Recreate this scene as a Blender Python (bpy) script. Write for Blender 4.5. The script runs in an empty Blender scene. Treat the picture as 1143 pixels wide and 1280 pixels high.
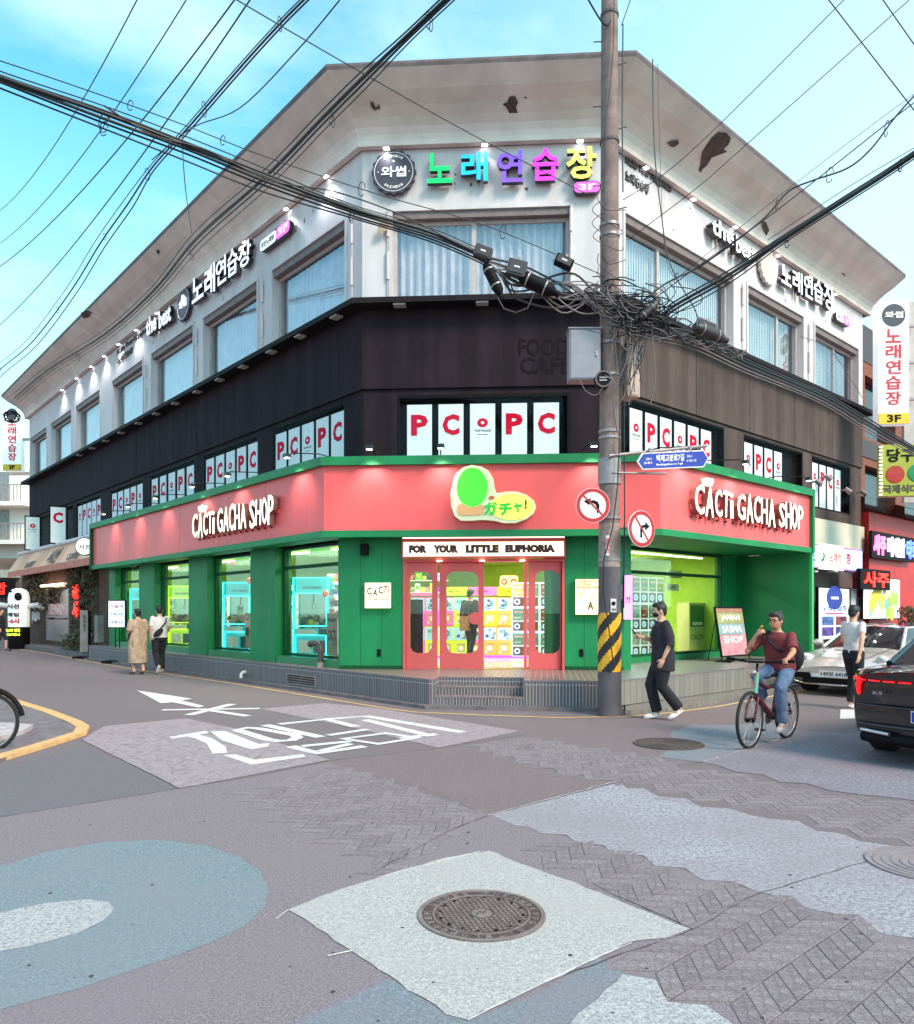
import bpy, bmesh, math, random
from mathutils import Matrix, Vector
random.seed(11)
C = bpy.context.scene.collection
SC = bpy.context.scene
R_ = math.radians
# ---------------------------------------------------------------- camera
H, F, CX, CY = 1.56, 945.0, 571.5, 765.0
cam = bpy.data.cameras.new('camera'); cam_ob = bpy.data.objects.new('camera', cam); C.objects.link(cam_ob)
cam_ob.location = (0, 0, H); cam_ob.rotation_euler = (R_(90), 0, 0)
cam.sensor_fit = 'VERTICAL'; cam.sensor_height = 36.0; cam.lens = F / 1280 * 36.0
cam.shift_y = (CY - 640) / 1280; cam.clip_end = 3000; cam.clip_start = 0.05
SC.camera = cam_ob
SC.render.resolution_x, SC.render.resolution_y = 914, 1024
# ---------------------------------------------------------------- world, sun, exposure
SUN_AZ, SUN_EL = 136.0, 42.0          # degrees clockwise from +Y, above horizon
w = bpy.data.worlds.new('World'); SC.world = w; w.use_nodes = True
nt = w.node_tree; nt.nodes.clear()
def wn(t): return nt.nodes.new(t)
sky = wn('ShaderNodeTexSky'); sky.sky_type = 'NISHITA'; sky.sun_disc = False
sky.sun_elevation = R_(SUN_EL); sky.sun_rotation = R_(SUN_AZ)
sky.air_density = 1.0; sky.dust_density = 1.2; sky.ozone_density = 1.3
tc = wn('ShaderNodeTexCoord')
mp = wn('ShaderNodeMapping'); mp.inputs['Scale'].default_value = (1.5, 1.5, 4.2)
nz = wn('ShaderNodeTexNoise'); nz.inputs['Scale'].default_value = 1.7; nz.inputs['Detail'].default_value = 7; nz.inputs['Roughness'].default_value = .55
rp = wn('ShaderNodeValToRGB'); rp.color_ramp.elements[0].position = .40; rp.color_ramp.elements[1].position = .80
rp.color_ramp.elements[0].color = (.0,)*3 + (1,); rp.color_ramp.elements[1].color = (.85,)*3 + (1,)
tint = wn('ShaderNodeMixRGB'); tint.blend_type = 'MULTIPLY'; tint.inputs[0].default_value = 1; tint.inputs[2].default_value = (.58, 1.50, 1.38, 1)
mx = wn('ShaderNodeMixRGB'); mx.inputs[2].default_value = (4.1, 5.3, 5.5, 1)
bg = wn('ShaderNodeBackground'); bg.inputs['Strength'].default_value = 0.125
out = wn('ShaderNodeOutputWorld')
L = nt.links.new
L(tc.outputs['Generated'], mp.inputs[0]); L(mp.outputs[0], nz.inputs['Vector']); L(nz.outputs[0], rp.inputs[0])
L(sky.outputs[0], tint.inputs[1]); L(tint.outputs[0], mx.inputs[1]); 
# a thin bright veil of high cloud thickening towards the right-hand horizon
nm = wn('ShaderNodeVectorMath'); nm.operation = 'NORMALIZE'; L(tc.outputs['Generated'], nm.inputs[0])
dt = wn('ShaderNodeVectorMath'); dt.operation = 'DOT_PRODUCT'; L(nm.outputs[0], dt.inputs[0]); dt.inputs[1].default_value = Vector((.80, .48, -.36)).normalized()
vr = wn('ShaderNodeMapRange'); vr.interpolation_type = 'SMOOTHSTEP'; L(dt.outputs['Value'], vr.inputs[0]); vr.inputs[1].default_value = -.15; vr.inputs[2].default_value = .72; vr.inputs[3].default_value = 0; vr.inputs[4].default_value = .66
sc_ = wn('ShaderNodeMath'); sc_.operation = 'MAXIMUM'; L(rp.outputs[0], sc_.inputs[0]); L(vr.outputs[0], sc_.inputs[1])
sz = wn('ShaderNodeSeparateXYZ'); L(nm.outputs[0], sz.inputs[0]); hz = wn('ShaderNodeMapRange'); hz.interpolation_type = 'SMOOTHSTEP'; L(sz.outputs[2], hz.inputs[0]); hz.inputs[1].default_value = .62; hz.inputs[2].default_value = .02; hz.inputs[3].default_value = 0; hz.inputs[4].default_value = .72
s2_ = wn('ShaderNodeMath'); s2_.operation = 'MAXIMUM'; L(sc_.outputs[0], s2_.inputs[0]); L(hz.outputs[0], s2_.inputs[1]); sc_ = s2_
L(sc_.outputs[0], mx.inputs[0]); L(mx.outputs[0], bg.inputs[0]); L(bg.outputs[0], out.inputs[0])
sl = bpy.data.lights.new('sun', 'SUN'); sl.energy = 1.75; sl.angle = R_(18); sl.color = (1.0, .87, .72)
so = bpy.data.objects.new('sun', sl); C.objects.link(so)
sd = Vector((math.sin(R_(SUN_AZ))*math.cos(R_(SUN_EL)), math.cos(R_(SUN_AZ))*math.cos(R_(SUN_EL)), math.sin(R_(SUN_EL))))
so.rotation_euler = sd.to_track_quat('Z', 'Y').to_euler()
SC.view_settings.view_transform = 'Standard'; SC.view_settings.look = 'None'
SC.view_settings.exposure = 1.22; SC.view_settings.gamma = 1; SC.view_settings.use_curve_mapping = False
SC.cycles.max_bounces = 6; SC.cycles.transparent_max_bounces = 12
SC.cycles.sample_clamp_indirect = 4.0

# ---------------------------------------------------------------- materials
def lin(c):
    return tuple(((v/255)/12.92 if v/255 <= .04045 else ((v/255+.055)/1.055)**2.4) for v in c)
_M = {}
def wb(c): return tuple(min(.92, v*k) for v, k in zip(c, (1.16, .93, .88)))      # surfaces leaning warm, as the photograph is balanced
def mat(name, rgb, rough=.6, metal=0.0, var=.12, scale=6.0, bump=0.0, bscale=60.0, rgb2=None, ramp=(.35, .65), detail=5, spec=.5, coords='Object', streak=0.0, speck=None):
    """Principled surface; rgb is an sRGB base colour, broken up by noise towards rgb2."""
    if name in _M: return _M[name]
    m = bpy.data.materials.new(name); m.use_nodes = True; n = m.node_tree; b = n.nodes['Principled BSDF']
    c = wb(lin(rgb)); b.inputs['Roughness'].default_value = rough; b.inputs['Metallic'].default_value = metal
    b.inputs['Specular IOR Level'].default_value = spec
    b.inputs['Base Color'].default_value = (*c, 1)
    t = n.nodes.new('ShaderNodeTexCoord')
    if var > 0 or rgb2:
        c2 = wb(lin(rgb2)) if rgb2 else tuple(v*(1-2*var) for v in c)
        c1 = c if rgb2 else tuple(min(1, v*(1+var)) for v in c)
        z = n.nodes.new('ShaderNodeTexNoise'); z.inputs['Scale'].default_value = scale; z.inputs['Detail'].default_value = detail; z.inputs['Roughness'].default_value = .62
        r = n.nodes.new('ShaderNodeValToRGB'); r.color_ramp.elements[0].position, r.color_ramp.elements[1].position = ramp
        r.color_ramp.elements[0].color = (*c2, 1); r.color_ramp.elements[1].color = (*c1, 1)
        n.links.new(t.outputs[coords], z.inputs['Vector']); n.links.new(z.outputs[0], r.inputs[0]); n.links.new(r.outputs[0], b.inputs['Base Color'])
    if streak or speck:      # rain streaks running down a wall, or fine aggregate speckle
        src = b.inputs['Base Color'].links[0].from_socket if b.inputs['Base Color'].links else None
        for amt, mscale, lo, hi in ([(streak, (2.6, 2.6, .16), .42, .66)] if streak else []) + ([(speck[1], (speck[0],)*3, .40, .62)] if speck else []):
            mpg = n.nodes.new('ShaderNodeMapping'); mpg.inputs['Scale'].default_value = mscale; z3 = n.nodes.new('ShaderNodeTexNoise'); z3.inputs['Scale'].default_value = 1; z3.inputs['Detail'].default_value = 4
            r3 = n.nodes.new('ShaderNodeMapRange'); r3.inputs[1].default_value = lo; r3.inputs[2].default_value = hi; r3.inputs[3].default_value = 1 - amt; r3.inputs[4].default_value = 1 + amt*.35
            mm = n.nodes.new('ShaderNodeMixRGB'); mm.blend_type = 'MULTIPLY'; mm.inputs[0].default_value = 1
            n.links.new(t.outputs['Object'], mpg.inputs[0]); n.links.new(mpg.outputs[0], z3.inputs['Vector']); n.links.new(z3.outputs[0], r3.inputs[0]); n.links.new(r3.outputs[0], mm.inputs[2])
            if src: n.links.new(src, mm.inputs[1])
            else: mm.inputs[1].default_value = (*c, 1)
            n.links.new(mm.outputs[0], b.inputs['Base Color']); src = mm.outputs[0]
    if bump > 0:
        z2 = n.nodes.new('ShaderNodeTexNoise'); z2.inputs['Scale'].default_value = bscale; z2.inputs['Detail'].default_value = 4
        bp = n.nodes.new('ShaderNodeBump'); bp.inputs['Strength'].default_value = bump; bp.inputs['Distance'].default_value = .01
        n.links.new(t.outputs[coords], z2.inputs['Vector']); n.links.new(z2.outputs[0], bp.inputs['Height']); n.links.new(bp.outputs[0], b.inputs['Normal'])
    _M[name] = m; return m
def glow(name, rgb, strength=1.0, base=None):
    if name in _M: return _M[name]
    m = bpy.data.materials.new(name); m.use_nodes = True; b = m.node_tree.nodes['Principled BSDF']
    b.inputs['Base Color'].default_value = (*lin(base or rgb), 1); b.inputs['Emission Color'].default_value = (*lin(rgb), 1)
    b.inputs['Emission Strength'].default_value = strength; b.inputs['Roughness'].default_value = .4
    _M[name] = m; return m
def glass(name, tintc=(235, 245, 245), refl=.12, grazing=1.0, rough=.0):
    """Thin window pane: transparent, with a fresnel-weighted mirror layer."""
    if name in _M: return _M[name]
    m = bpy.data.materials.new(name); m.use_nodes = True; n = m.node_tree; n.nodes.clear()
    o = n.nodes.new('ShaderNodeOutputMaterial'); x = n.nodes.new('ShaderNodeMixShader'); tr = n.nodes.new('ShaderNodeBsdfTransparent'); g = n.nodes.new('ShaderNodeBsdfGlossy')
    tr.inputs[0].default_value = (*lin(tintc), 1); g.inputs['Roughness'].default_value = rough; g.inputs[0].default_value = (.95, .97, 1, 1)
    lw = n.nodes.new('ShaderNodeLayerWeight'); lw.inputs[0].default_value = .5
    ma = n.nodes.new('ShaderNodeMath'); ma.operation = 'MULTIPLY_ADD'; ma.inputs[1].default_value = grazing; ma.inputs[2].default_value = refl; ma.use_clamp = True
    n.links.new(lw.outputs['Fresnel'], ma.inputs[0]); n.links.new(ma.outputs[0], x.inputs[0]); n.links.new(tr.outputs[0], x.inputs[1]); n.links.new(g.outputs[0], x.inputs[2]); n.links.new(x.outputs[0], o.inputs[0])
    _M[name] = m; return m

# ---------------------------------------------------------------- frames and measuring
def G(px, py, z=0.0):
    Y = (H - z)*F/(py - CY); return ((px - CX)/F*Y, Y)
def at(px, py, Y): return Vector(((px - CX)/F*Y, Y, H + (CY - py)/F*Y))
class Frame:
    """Facade frame: x along the wall to the right, y into the building, z up."""
    def __init__(s, o, d):
        s.o = Vector((o[0], o[1], 0)); d = Vector((d[0], d[1], 0)).normalized(); s.d = d; s.n = Vector((-d.y, d.x, 0))
        s.m = Matrix(((d.x, s.n.x, 0, s.o.x), (d.y, s.n.y, 0, s.o.y), (0, 0, 1, 0), (0, 0, 0, 1)))
    def w(s, x, y, z=0): return s.m @ Vector((x, y, z))
    def x(s, px, o=0.0):
        r = (px - CX)/F; q = s.o - s.n*o
        return (r*q.y - q.x)/(s.d.x - r*s.d.y)
    def xz(s, px, py, o=0.0):
        x = s.x(px, o); Y = s.w(x, -o).y
        return x, H + (CY - py)*Y/F
    def z(s, px, py, o=0.0): return s.xz(px, py, o)[1]
A0 = (-1.901, 15.16); DL = (.6628, -.7488); DC = (.99814, -.061); DR = (.7491, .6625); WC = 4.77
B0 = (A0[0] + WC*DC[0], A0[1] + WC*DC[1])
LF, CF, RF = Frame(A0, DL), Frame(A0, DC), Frame(B0, DR)
K = math.tan(R_(22.5))

# ---------------------------------------------------------------- mesh builder
class MB:
    def __init__(s): s.v = []; s.f = []; s.mi = []; s.sm = []
    def add(s, vs, fs, mi=0, smooth=False):
        b = len(s.v); s.v += [tuple(v) for v in vs]
        for f in fs: s.f.append(tuple(i + b for i in f)); s.mi.append(mi); s.sm.append(smooth)
        return s
    def box(s, x0, x1, y0, y1, z0, z1, mi=0):
        v = [(x, y, z) for x in (x0, x1) for y in (y0, y1) for z in (z0, z1)]
        return s.add(v, [(0,1,3,2), (4,6,7,5), (0,4,5,1), (2,3,7,6), (0,2,6,4), (1,5,7,3)], mi)
    def obox(s, c, ax, ay, az, hx, hy, hz, mi=0):
        c = Vector(c); v = [c + ax*(i*hx) + ay*(j*hy) + az*(k*hz) for i in (-1, 1) for j in (-1, 1) for k in (-1, 1)]
        return s.add(v, [(0,1,3,2), (4,6,7,5), (0,4,5,1), (2,3,7,6), (0,2,6,4), (1,5,7,3)], mi)
    def quad(s, a, b, c, d, mi=0): return s.add([a, b, c, d], [(0,1,2,3)], mi)
    def poly(s, pts, mi=0): return s.add(pts, [tuple(range(len(pts)))], mi)
    def prism(s, pts, z0, z1, mi=0):
        n = len(pts); v = [(p[0], p[1], z0) for p in pts] + [(p[0], p[1], z1) for p in pts]
        return s.add(v, [tuple(range(n))[::-1], tuple(range(n, 2*n))] + [(i, (i+1) % n, n + (i+1) % n, n+i) for i in range(n)], mi)
    def slab(s, pts, y0, y1, mi=0):
        """Outline in x,z extruded along y."""
        n = len(pts); v = [(p[0], y0, p[1]) for p in pts] + [(p[0], y1, p[1]) for p in pts]
        return s.add(v, [tuple(range(n)), tuple(range(n, 2*n))[::-1]] + [(i, n+i, n + (i+1) % n, (i+1) % n) for i in range(n)], mi)
    def ring(s, c, r0, r1, y0, y1, n=32, mi=0):
        v = []; fs = []
        for k in range(n):
            a = 2*math.pi*k/n; cs, sn = math.cos(a), math.sin(a)
            for r in (r0, r1):
                for y in (y0, y1): v.append((c[0] + r*cs, y, c[1] + r*sn))
        for k in range(n):
            a = 4*k; b = 4*((k+1) % n)
            fs += [(a, a+2, b+2, b), (a+1, b+1, b+3, a+3), (a+2, a+3, b+3, b+2), (a, b, b+1, a+1)]
        return s.add(v, fs, mi)
    def disc(s, c, r, y0, y1, n=24, mi=0, rz=None):
        rz = rz or r
        return s.slab([(c[0] + r*math.cos(2*math.pi*k/n), c[1] + rz*math.sin(2*math.pi*k/n)) for k in range(n)], y0, y1, mi)
    def tube(s, path, r, n=6, mi=0, caps=True, smooth=True):
        P = [Vector(p) for p in path]; m = len(P); rr = r if isinstance(r, (list, tuple)) else [r]*m
        vs = []; u = None
        for i, p in enumerate(P):
            t = (P[min(i+1, m-1)] - P[max(i-1, 0)]);
            t = t.normalized() if t.length > 1e-9 else Vector((0, 0, 1))
            if u is None: u = t.orthogonal().normalized()
            else:
                u = (u - t*u.dot(t)); u = u.normalized() if u.length > 1e-6 else t.orthogonal().normalized()
            w2 = t.cross(u)
            for k in range(n):
                a = 2*math.pi*k/n; vs.append(p + (u*math.cos(a) + w2*math.sin(a))*rr[i])
        fs = [(i*n+k, i*n+(k+1) % n, (i+1)*n+(k+1) % n, (i+1)*n+k) for i in range(m-1) for k in range(n)]
        s.add(vs, fs, mi, smooth)
        if caps: s.add([vs[k] for k in range(n)], [tuple(range(n))[::-1]], mi); s.add([vs[(m-1)*n+k] for k in range(n)], [tuple(range(n))], mi)
        return s
    def cyl(s, a, b, r, n=12, mi=0, r2=None): return s.tube([a, b], [r, r if r2 is None else r2], n, mi)
    def ell(s, c, rx, ry, rz, nu=12, nv=8, mi=0, m=None):
        c = Vector(c); vs = []
        for j in range(nv+1):
            th = math.pi*j/nv
            for k in range(nu):
                a = 2*math.pi*k/nu; p = Vector((rx*math.sin(th)*math.cos(a), ry*math.sin(th)*math.sin(a), rz*math.cos(th)))
                vs.append(c + (m @ p if m else p))
        return s.add(vs, [(j*nu+k, (j+1)*nu+k, (j+1)*nu+(k+1) % nu, j*nu+(k+1) % nu) for j in range(nv) for k in range(nu)], mi, True)
    def loft(s, rings, mi=0, smooth=True, caps=True):
        n = len(rings[0]); vs = [p for r in rings for p in r]
        s.add(vs, [(i*n+k, i*n+(k+1) % n, (i+1)*n+(k+1) % n, (i+1)*n+k) for i in range(len(rings)-1) for k in range(n)], mi, smooth)
        if caps: s.add(rings[0], [tuple(range(n))[::-1]], mi); s.add(rings[-1], [tuple(range(n))], mi)
        return s
    def text(s, txt, x, z, wd, ht, y=0.0, ext=.004, mi=0, bold=0.0, rot=0.0):
        """Lettering fitted in a box wd x ht whose lower left is x,z; faces -y."""
        vs, fs = glyphs(txt, bold, ext > 0)
        xs = [v[0] for v in vs]; ys = [v[1] for v in vs]; x0, x1, y0, y1 = min(xs), max(xs), min(ys), max(ys)
        sx = wd/max(x1-x0, 1e-6); sy = ht/max(y1-y0, 1e-6); cx, cz = wd/2, ht/2; cr, sr = math.cos(rot), math.sin(rot)
        o = []
        for v in vs:
            a = (v[0]-x0)*sx - cx; b = (v[1]-y0)*sy - cz
            o.append((x + cx + a*cr - b*sr, y - (v[2]*ext if ext > 0 else 0), z + cz + a*sr + b*cr))
        return s.add(o, fs, mi)
    def build(s, name, mats, parent=None, m=None, merge=0.0):
        me = bpy.data.meshes.new(name); me.from_pydata(s.v, [], s.f)
        for mm in (mats if isinstance(mats, (list, tuple)) else [mats]): me.materials.append(mm)
        me.polygons.foreach_set('material_index', s.mi); me.polygons.foreach_set('use_smooth', s.sm)
        bm = bmesh.new(); bm.from_mesh(me)
        if merge: bmesh.ops.remove_doubles(bm, verts=bm.verts, dist=merge)
        bmesh.ops.recalc_face_normals(bm, faces=bm.faces); bm.to_mesh(me); bm.free(); me.update()
        return place(name, me, parent, m)
def place(name, me, parent=None, m=None):
    o = bpy.data.objects.new(name, me); C.objects.link(o)
    if parent is not None: o.parent = parent
    if m is not None: o.matrix_basis = m
    return o
_G = {}
def glyphs(txt, bold=0.0, solid=True):
    k = (txt, bold, solid)
    if k in _G: return _G[k]
    cu = bpy.data.curves.new('glyph', 'FONT'); cu.body = txt; cu.size = 1; cu.resolution_u = 2; cu.offset = bold
    cu.extrude = .5 if solid else 0
    ob = bpy.data.objects.new('glyph', cu); C.objects.link(ob)
    dg = bpy.context.evaluated_depsgraph_get(); me = bpy.data.meshes.new_from_object(ob.evaluated_get(dg))
    vs = [(v.co.x, v.co.y, v.co.z + (.5 if solid else 0)) for v in me.vertices]; fs = [tuple(p.vertices) for p in me.polygons]
    bpy.data.objects.remove(ob); bpy.data.curves.remove(cu); bpy.data.meshes.remove(me)
    if not vs: vs, fs = [(0, 0, 0), (1, 0, 0), (0, 1, 0)], [(0, 1, 2)]
    _G[k] = (vs, fs); return _G[k]
def T(x, y, z=0, rz=0.0): return Matrix.Translation((x, y, z)) @ Matrix.Rotation(rz, 4, 'Z')
def tag(o, label=None, cat=None, group=None, kind=None):
    if label: o['label'] = label
    if cat: o['category'] = cat
    if group: o['group'] = group
    if kind: o['kind'] = kind
    return o
def thing(name, label, cat, m=None, group=None):
    o = bpy.data.objects.new(name, None); C.objects.link(o); o.empty_display_size = .1
    if m is not None: o.matrix_basis = m
    return tag(o, label, cat, group)
def copy_tree(o, parent=None):
    c = o.copy(); C.objects.link(c); c.parent = parent
    for ch in [x for x in bpy.data.objects if x.parent == o]: copy_tree(ch, c)
    return c
def wall_grid(x0, x1, z0, z1, holes, y0, y1, mb=None, mi=0):
    """Wall slab with rectangular openings (hx0,hx1,hz0,hz1), reveals included."""
    mb = mb or MB()
    xs = sorted({x0, x1, *[min(max(h[i], x0), x1) for h in holes for i in (0, 1)]}); zs = sorted({z0, z1, *[min(max(h[i], z0), z1) for h in holes for i in (2, 3)]})
    for i in range(len(xs)-1):
        for j in range(len(zs)-1):
            cx, cz = (xs[i]+xs[i+1])/2, (zs[j]+zs[j+1])/2
            if any(h[0] < cx < h[1] and h[2] < cz < h[3] for h in holes): continue
            a, b, c, d = xs[i], xs[i+1], zs[j], zs[j+1]
            mb.quad((a, y0, c), (b, y0, c), (b, y0, d), (a, y0, d), mi); mb.quad((a, y1, c), (a, y1, d), (b, y1, d), (b, y1, c), mi)
    for a, b, c, d in holes:
        if c > z0: mb.quad((a, y0, c), (a, y1, c), (b, y1, c), (b, y0, c), mi)
        if d < z1: mb.quad((a, y0, d), (b, y0, d), (b, y1, d), (a, y1, d), mi)
        mb.quad((a, y0, c), (a, y0, d), (a, y1, d), (a, y1, c), mi); mb.quad((b, y0, c), (b, y1, c), (b, y1, d), (b, y0, d), mi)
    mb.quad((x0, y0, z0), (x0, y0, z1), (x0, y1, z1), (x0, y1, z0), mi); mb.quad((x1, y0, z0), (x1, y1, z0), (x1, y1, z1), (x1, y0, z1), mi)
    mb.quad((x0, y0, z1), (x1, y0, z1), (x1, y1, z1), (x0, y1, z1), mi); mb.quad((x0, y0, z0), (x0, y1, z0), (x1, y1, z0), (x1, y0, z0), mi)
    return mb
def frame_rect(mb, x0, x1, z0, z1, t, y0, y1, mi=0):
    mb.box(x0, x1, y0, y1, z0, z0+t, mi); mb.box(x0, x1, y0, y1, z1-t, z1, mi)
    mb.box(x0, x0+t, y0, y1, z0+t, z1-t, mi); mb.box(x1-t, x1, y0, y1, z0+t, z1-t, mi); return mb
def path_pts(o, z, sl, sr):
    """Four corners of the building's outline at outward offset o."""
    return [LF.w(sl, -o, z), LF.w(K*o, -o, z), RF.w(-K*o, -o, z), RF.w(sr, -o, z)]
def sweep(profile, sl, sr, mb=None, mi=0, closed=True, smooth=False, slo=0.0, sro=0.0):
    mb = mb or MB(); rows = [path_pts(o, z, sl - slo*o, sr + sro*o) for o, z in profile]; n = len(rows)
    for i in range(n if closed else n-1):
        a, b = rows[i], rows[(i+1) % n]
        for k in range(3): mb.add([a[k], a[k+1], b[k+1], b[k]], [(0,1,2,3)], mi, smooth)
    if closed: mb.poly([r[0] for r in rows], mi); mb.poly([r[3] for r in rows], mi)
    return mb
def rrect(x0, x1, z0, z1, r, n=6):
    P = []
    for cx, cz, a0 in ((x1-r, z1-r, 0), (x0+r, z1-r, 90), (x0+r, z0+r, 180), (x1-r, z0+r, 270)):
        for k in range(n+1): a = R_(a0 + 90*k/n); P.append((cx + r*math.cos(a), cz + r*math.sin(a)))
    return P
def round_hole_panel(x0, x1, z0, z1, hx0, hx1, hz0, hz1, r, y0, y1, mb=None, mi=0):
    mb = mb or MB(); cx, cz = (hx0+hx1)/2, (hz0+hz1)/2; inn = rrect(hx0, hx1, hz0, hz1, r); out = []
    for p in inn:
        dx, dz = p[0]-cx, p[1]-cz; t = 1e9
        if dx > 1e-9: t = min(t, (x1-cx)/dx)
        if dx < -1e-9: t = min(t, (x0-cx)/dx)
        if dz > 1e-9: t = min(t, (z1-cz)/dz)
        if dz < -1e-9: t = min(t, (z0-cz)/dz)
        out.append([cx+dx*t, cz+dz*t])
    for c in ((x0, z0), (x1, z0), (x1, z1), (x0, z1)):       # snap the nearest outline point to each corner
        i = min(range(len(out)), key=lambda i: (out[i][0]-c[0])**2 + (out[i][1]-c[1])**2); out[i] = [c[0], c[1]]
    n = len(inn); v = [(p[0], y, p[1]) for y in (y0, y1) for ring in (inn, out) for p in ring]; fs = []
    for k in range(n):
        j = (k+1) % n
        fs += [(k, j, n+j, n+k), (2*n+k, 3*n+k, 3*n+j, 2*n+j), (k, 2*n+k, 2*n+j, j), (n+k, n+j, 3*n+j, 3*n+k)]
    return mb.add(v, fs, mi)
# ================================================================ materials of the place
asphalt = mat('asphalt', (112, 103, 114), rough=.88, rgb2=(96, 87, 97), scale=1.3, ramp=(.3, .7), bump=.6, bscale=170, detail=9, coords='Object')
M_white = mat('white_render', (206, 206, 212), rough=.72, rgb2=(192, 191, 198), scale=.7, bump=.12, bscale=30, ramp=(.25, .6), streak=.10)
M_cove = mat('cove_plaster', (232, 224, 220), rough=.8, rgb2=(206, 196, 192), scale=.5, bump=.15, bscale=20, ramp=(.2, .75), speck=(1.7, .10))
M_peel = mat('bare_concrete', (88, 72, 70), rough=.9, var=.2, scale=9)
M_dark = mat('dark_painted_wall', (50, 38, 48), rough=.8, rgb2=(38, 29, 38), scale=.9, bump=.15, bscale=14, ramp=(.3, .72), spec=.12, streak=.28)
M_dark_sun = mat('dark_wall_sunlit', (96, 84, 82), rough=.8, rgb2=(80, 69, 68), scale=.9, bump=.15, bscale=14, ramp=(.3, .72), spec=.12, streak=.22)  # dark wall again, with warm sun on the right facade mixed into the colour
M_dark2 = mat('dark_trim', (34, 27, 33), rough=.7, var=.1, spec=.15)
M_black = mat('black_frame', (22, 17, 21), rough=.6, var=.05, spec=.12)
M_wframe = mat('window_frame_grey', (178, 172, 172), rough=.45, var=.06)
M_shut = mat('shutter_box_brown', (118, 104, 104), rough=.55, var=.1)
M_green = mat('green_paint', (8, 134, 76), rough=.55, rgb2=(6, 120, 68), scale=.8, bump=.06, streak=.10)
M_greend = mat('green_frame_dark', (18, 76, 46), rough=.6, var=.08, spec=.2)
M_red = mat('coral_panel', (232, 100, 102), rough=.4, rgb2=(224, 92, 96), scale=.6, streak=.05, spec=.3)
M_door = mat('coral_door', (212, 92, 92), rough=.45, rgb2=(200, 82, 84), scale=.9)
M_cream = glow('cream_lit_letter', (255, 246, 214), .55, (240, 235, 220))
M_glass = glass('shop_glass', (232, 242, 232), refl=.03, grazing=.14)
M_sky_glass = glass('sky_glass', (246, 250, 252), refl=.05, grazing=.22)
M_curt = mat('curtain', (222, 216, 222), rough=.9, rgb2=(194, 190, 200), scale=3)
M_panel = mat('white_blind', (243, 243, 246), rough=.7, var=.03, spec=.1)
M_pinkred = mat('print_red', (206, 18, 56), rough=.8, var=.02, spec=.05)
M_tile = None
def tile_mat(name, w_, h_, c1, c2, mortar, rough=.35, rot=None, offs=0.0, msize=.006, bump=.5, uvw='xz'):
    m = bpy.data.materials.new(name); m.use_nodes = True; n = m.node_tree; b = n.nodes['Principled BSDF']
    t = n.nodes.new('ShaderNodeTexCoord'); sx = n.nodes.new('ShaderNodeSeparateXYZ'); cx = n.nodes.new('ShaderNodeCombineXYZ')
    n.links.new(t.outputs['Object'], sx.inputs[0]); n.links.new(sx.outputs[0], cx.inputs[0]); n.links.new(sx.outputs[1 if uvw == 'xy' else 2], cx.inputs[1])
    br = n.nodes.new('ShaderNodeTexBrick'); br.inputs['Scale'].default_value = 1; br.inputs['Brick Width'].default_value = w_; br.inputs['Row Height'].default_value = h_
    br.inputs['Mortar Size'].default_value = msize; br.offset = offs; br.inputs['Color1'].default_value = (*lin(c1), 1); br.inputs['Color2'].default_value = (*lin(c2), 1); br.inputs['Mortar'].default_value = (*lin(mortar), 1)
    bp = n.nodes.new('ShaderNodeBump'); bp.inputs['Strength'].default_value = bump; bp.inputs['Distance'].default_value = .006; bp.invert = True
    n.links.new(cx.outputs[0], br.inputs['Vector']); n.links.new(br.outputs['Color'], b.inputs['Base Color']); n.links.new(br.outputs['Fac'], bp.inputs['Height']); n.links.new(bp.outputs[0], b.inputs['Normal'])
    b.inputs['Roughness'].default_value = rough; b.inputs['Specular IOR Level'].default_value = .3; return m
M_riser = tile_mat('ribbed_riser_tile', .052, .4, (108, 90, 94), (90, 73, 78), (158, 148, 150), rough=.6)
M_floor = tile_mat('platform_tile', .10, .10, (142, 92, 88), (120, 84, 82), (168, 160, 156), uvw='xy', rough=.3, offs=0.0)
M_floorg = tile_mat('platform_tile_grey', .2, .2, (128, 118, 116), (116, 108, 106), (140, 132, 130), uvw='xy', rough=.35)
M_conc = mat('concrete', (150, 142, 142), rough=.85, rgb2=(122, 114, 114), scale=3, bump=.3, bscale=50)
M_kerb = mat('kerb_stone', (118, 108, 112), rough=.8, rgb2=(92, 84, 88), scale=4, bump=.3, bscale=60)
M_lime = mat('lime_interior', (158, 208, 56), rough=.6, var=.05)
M_limec = mat('lime_ceiling', (140, 184, 60), rough=.5, var=.05)
M_shopfl = mat('shop_floor', (206, 200, 196), rough=.12, var=.05, scale=2)
M_tube = glow('ceiling_light_strip', (252, 255, 225), 2.5)

ZP = .47                                 # shop floor and platform height
SLL, SRR = -27.9, 13.0                   # far ends of the two long facades
bld = thing('corner_building', 'white over black three storey corner building with a flared cove cornice', 'building', Matrix.Translation((.5, 16, 0)))
BI = bld.matrix_basis.inverted()
def bpart(mb, name, m, fr=None, parent=None):
    """A part of the building; fr gives the facade its coordinates are in."""
    return mb.build(name, m, parent or bld, (BI @ fr.m) if fr else BI)
def sub(mb, name, m, parent): return mb.build(name, m, parent)
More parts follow.
